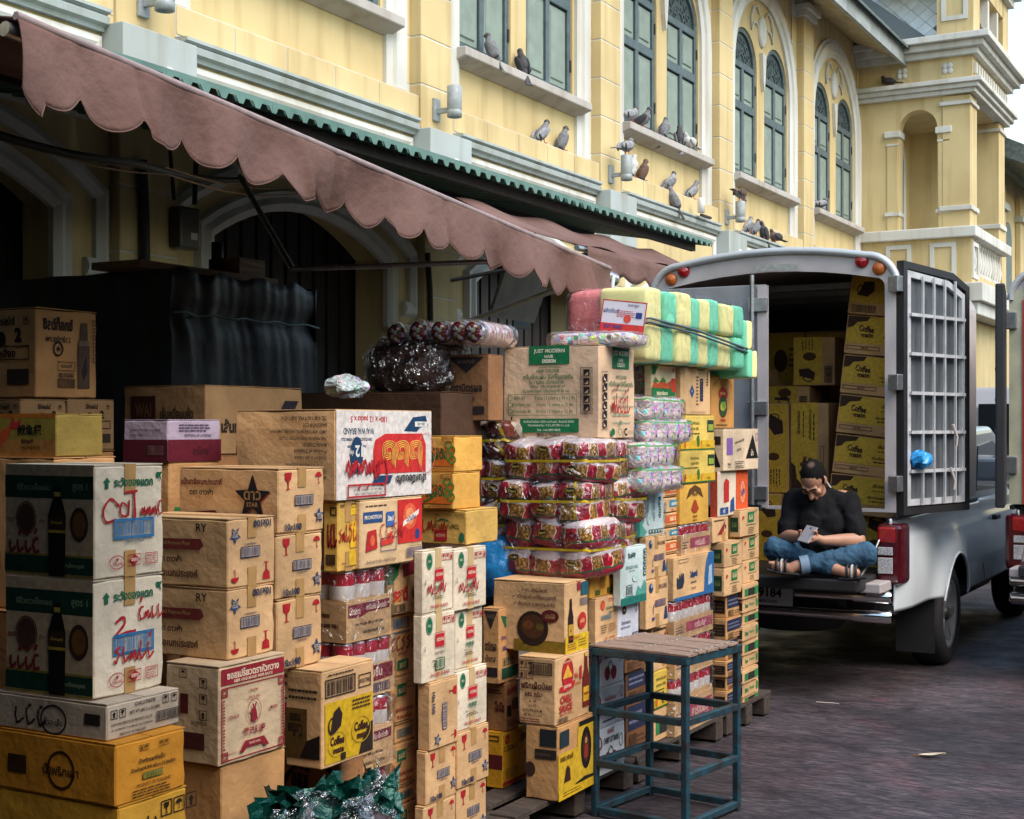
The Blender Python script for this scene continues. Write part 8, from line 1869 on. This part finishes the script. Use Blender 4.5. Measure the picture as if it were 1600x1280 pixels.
def on_ledge(px): p = on_x(px, 668, XL - .04); return (XL - .03, p.y, ZLEDGE)
def on_mould(px): p = on_x(px, 668, XL + .06); return (XL + .06, p.y, 4.6)
def on_lamp(y): return (XW + .37, y, 4.66 + .302)
birds = [('grey pigeon on the nearest sill, left of the black one', on_sill(769), 200, G1, G1, 'upright', DK), ('black pigeon on the nearest sill facing away', on_sill(816), 150, DK, DK, 'upright', DK),
 ('slim grey pigeon with raised tail on the ledge under the nearest window', on_ledge(845), 75, G1, G2, 'stand', DK), ('grey pigeon with spread feathers on the ledge beside the white band', on_ledge(877), 60, G1, G1, 'upright', DK),
 ('puffed grey pigeon leftmost on the second sill', on_sill(985), 70, G2, G2, 'low', DK), ('dark pigeon second from left on the second sill', on_sill(1004), 20, G1, DK, 'stand', DK), ('upright green necked pigeon in the middle of the second sill', on_sill(1037), 80, G1, G1, 'upright', (.03, .09, .07)),
 ('dark pigeon second from right on the second sill', on_sill(1062), 120, DK, G1, 'upright', DK), ('pale speckled pigeon rightmost on the second sill', on_sill(1077), 260, LT, LT, 'low', LT),
 ('ruffled striped pigeon standing on the third wall lamp', on_lamp(15.72), 80, G1, G2, 'low', G1), ('whitish speckled pigeon on the ledge right of the third wall lamp', on_ledge(986), 70, LT, LT, 'upright', LT), ('brown pigeon on the ledge right of the whitish one', on_ledge(1003), 60, BR, BR, 'upright', BR),
 ('grey pigeon leaning forward on the ledge, left of the last ledge bird', on_ledge(1045), 70, G2, G1, 'stand', DK), ('grey pigeon on the ledge beside the second white band', on_ledge(1080), 60, G1, G2, 'stand', G1), ('slender pigeon perched low on the ledge moulding', on_mould(1053), 220, G1, G1, 'upright', G1),
 ('brownish pigeon bending down on the farthest wall lamp', on_lamp(19.72), 85, G1, BR, 'bend', DK), ('grey pigeon leftmost of the group just above the truck roof', on_mould(1168), 75, G2, G1, 'stand', G1), ('dark grey pigeon second in the group above the truck roof', on_mould(1179), 70, G1, G1, 'stand', DK), ('small dark pigeon third in the group above the truck roof', on_mould(1193), 250, DK, DK, 'upright', DK), ('round dark pigeon rightmost of the group above the truck roof', on_mould(1211), 250, (.08, .05, .055), DK, 'low', DK),
 ('dark pigeon with white breast on the farthest sill', on_sill(1283), 60, DK, G2, 'low', G1), ('dark pigeon on the portico cornice under the eave', (-6.9, PY0 - .12, 8.185), 180, DK, DK, 'low', DK), ('pigeon sitting in the opening of the portico parapet', (PX1 + .03, PY0 + 1.0, 9.202), 100, DK, G1, 'upright', DK)]
for l, p, f_, b_, w_, po, h_ in birds: pigeon(l, p, R(f_), b_, w_, po, h_, 1.08)
bpy.data.scenes.remove(_TS)
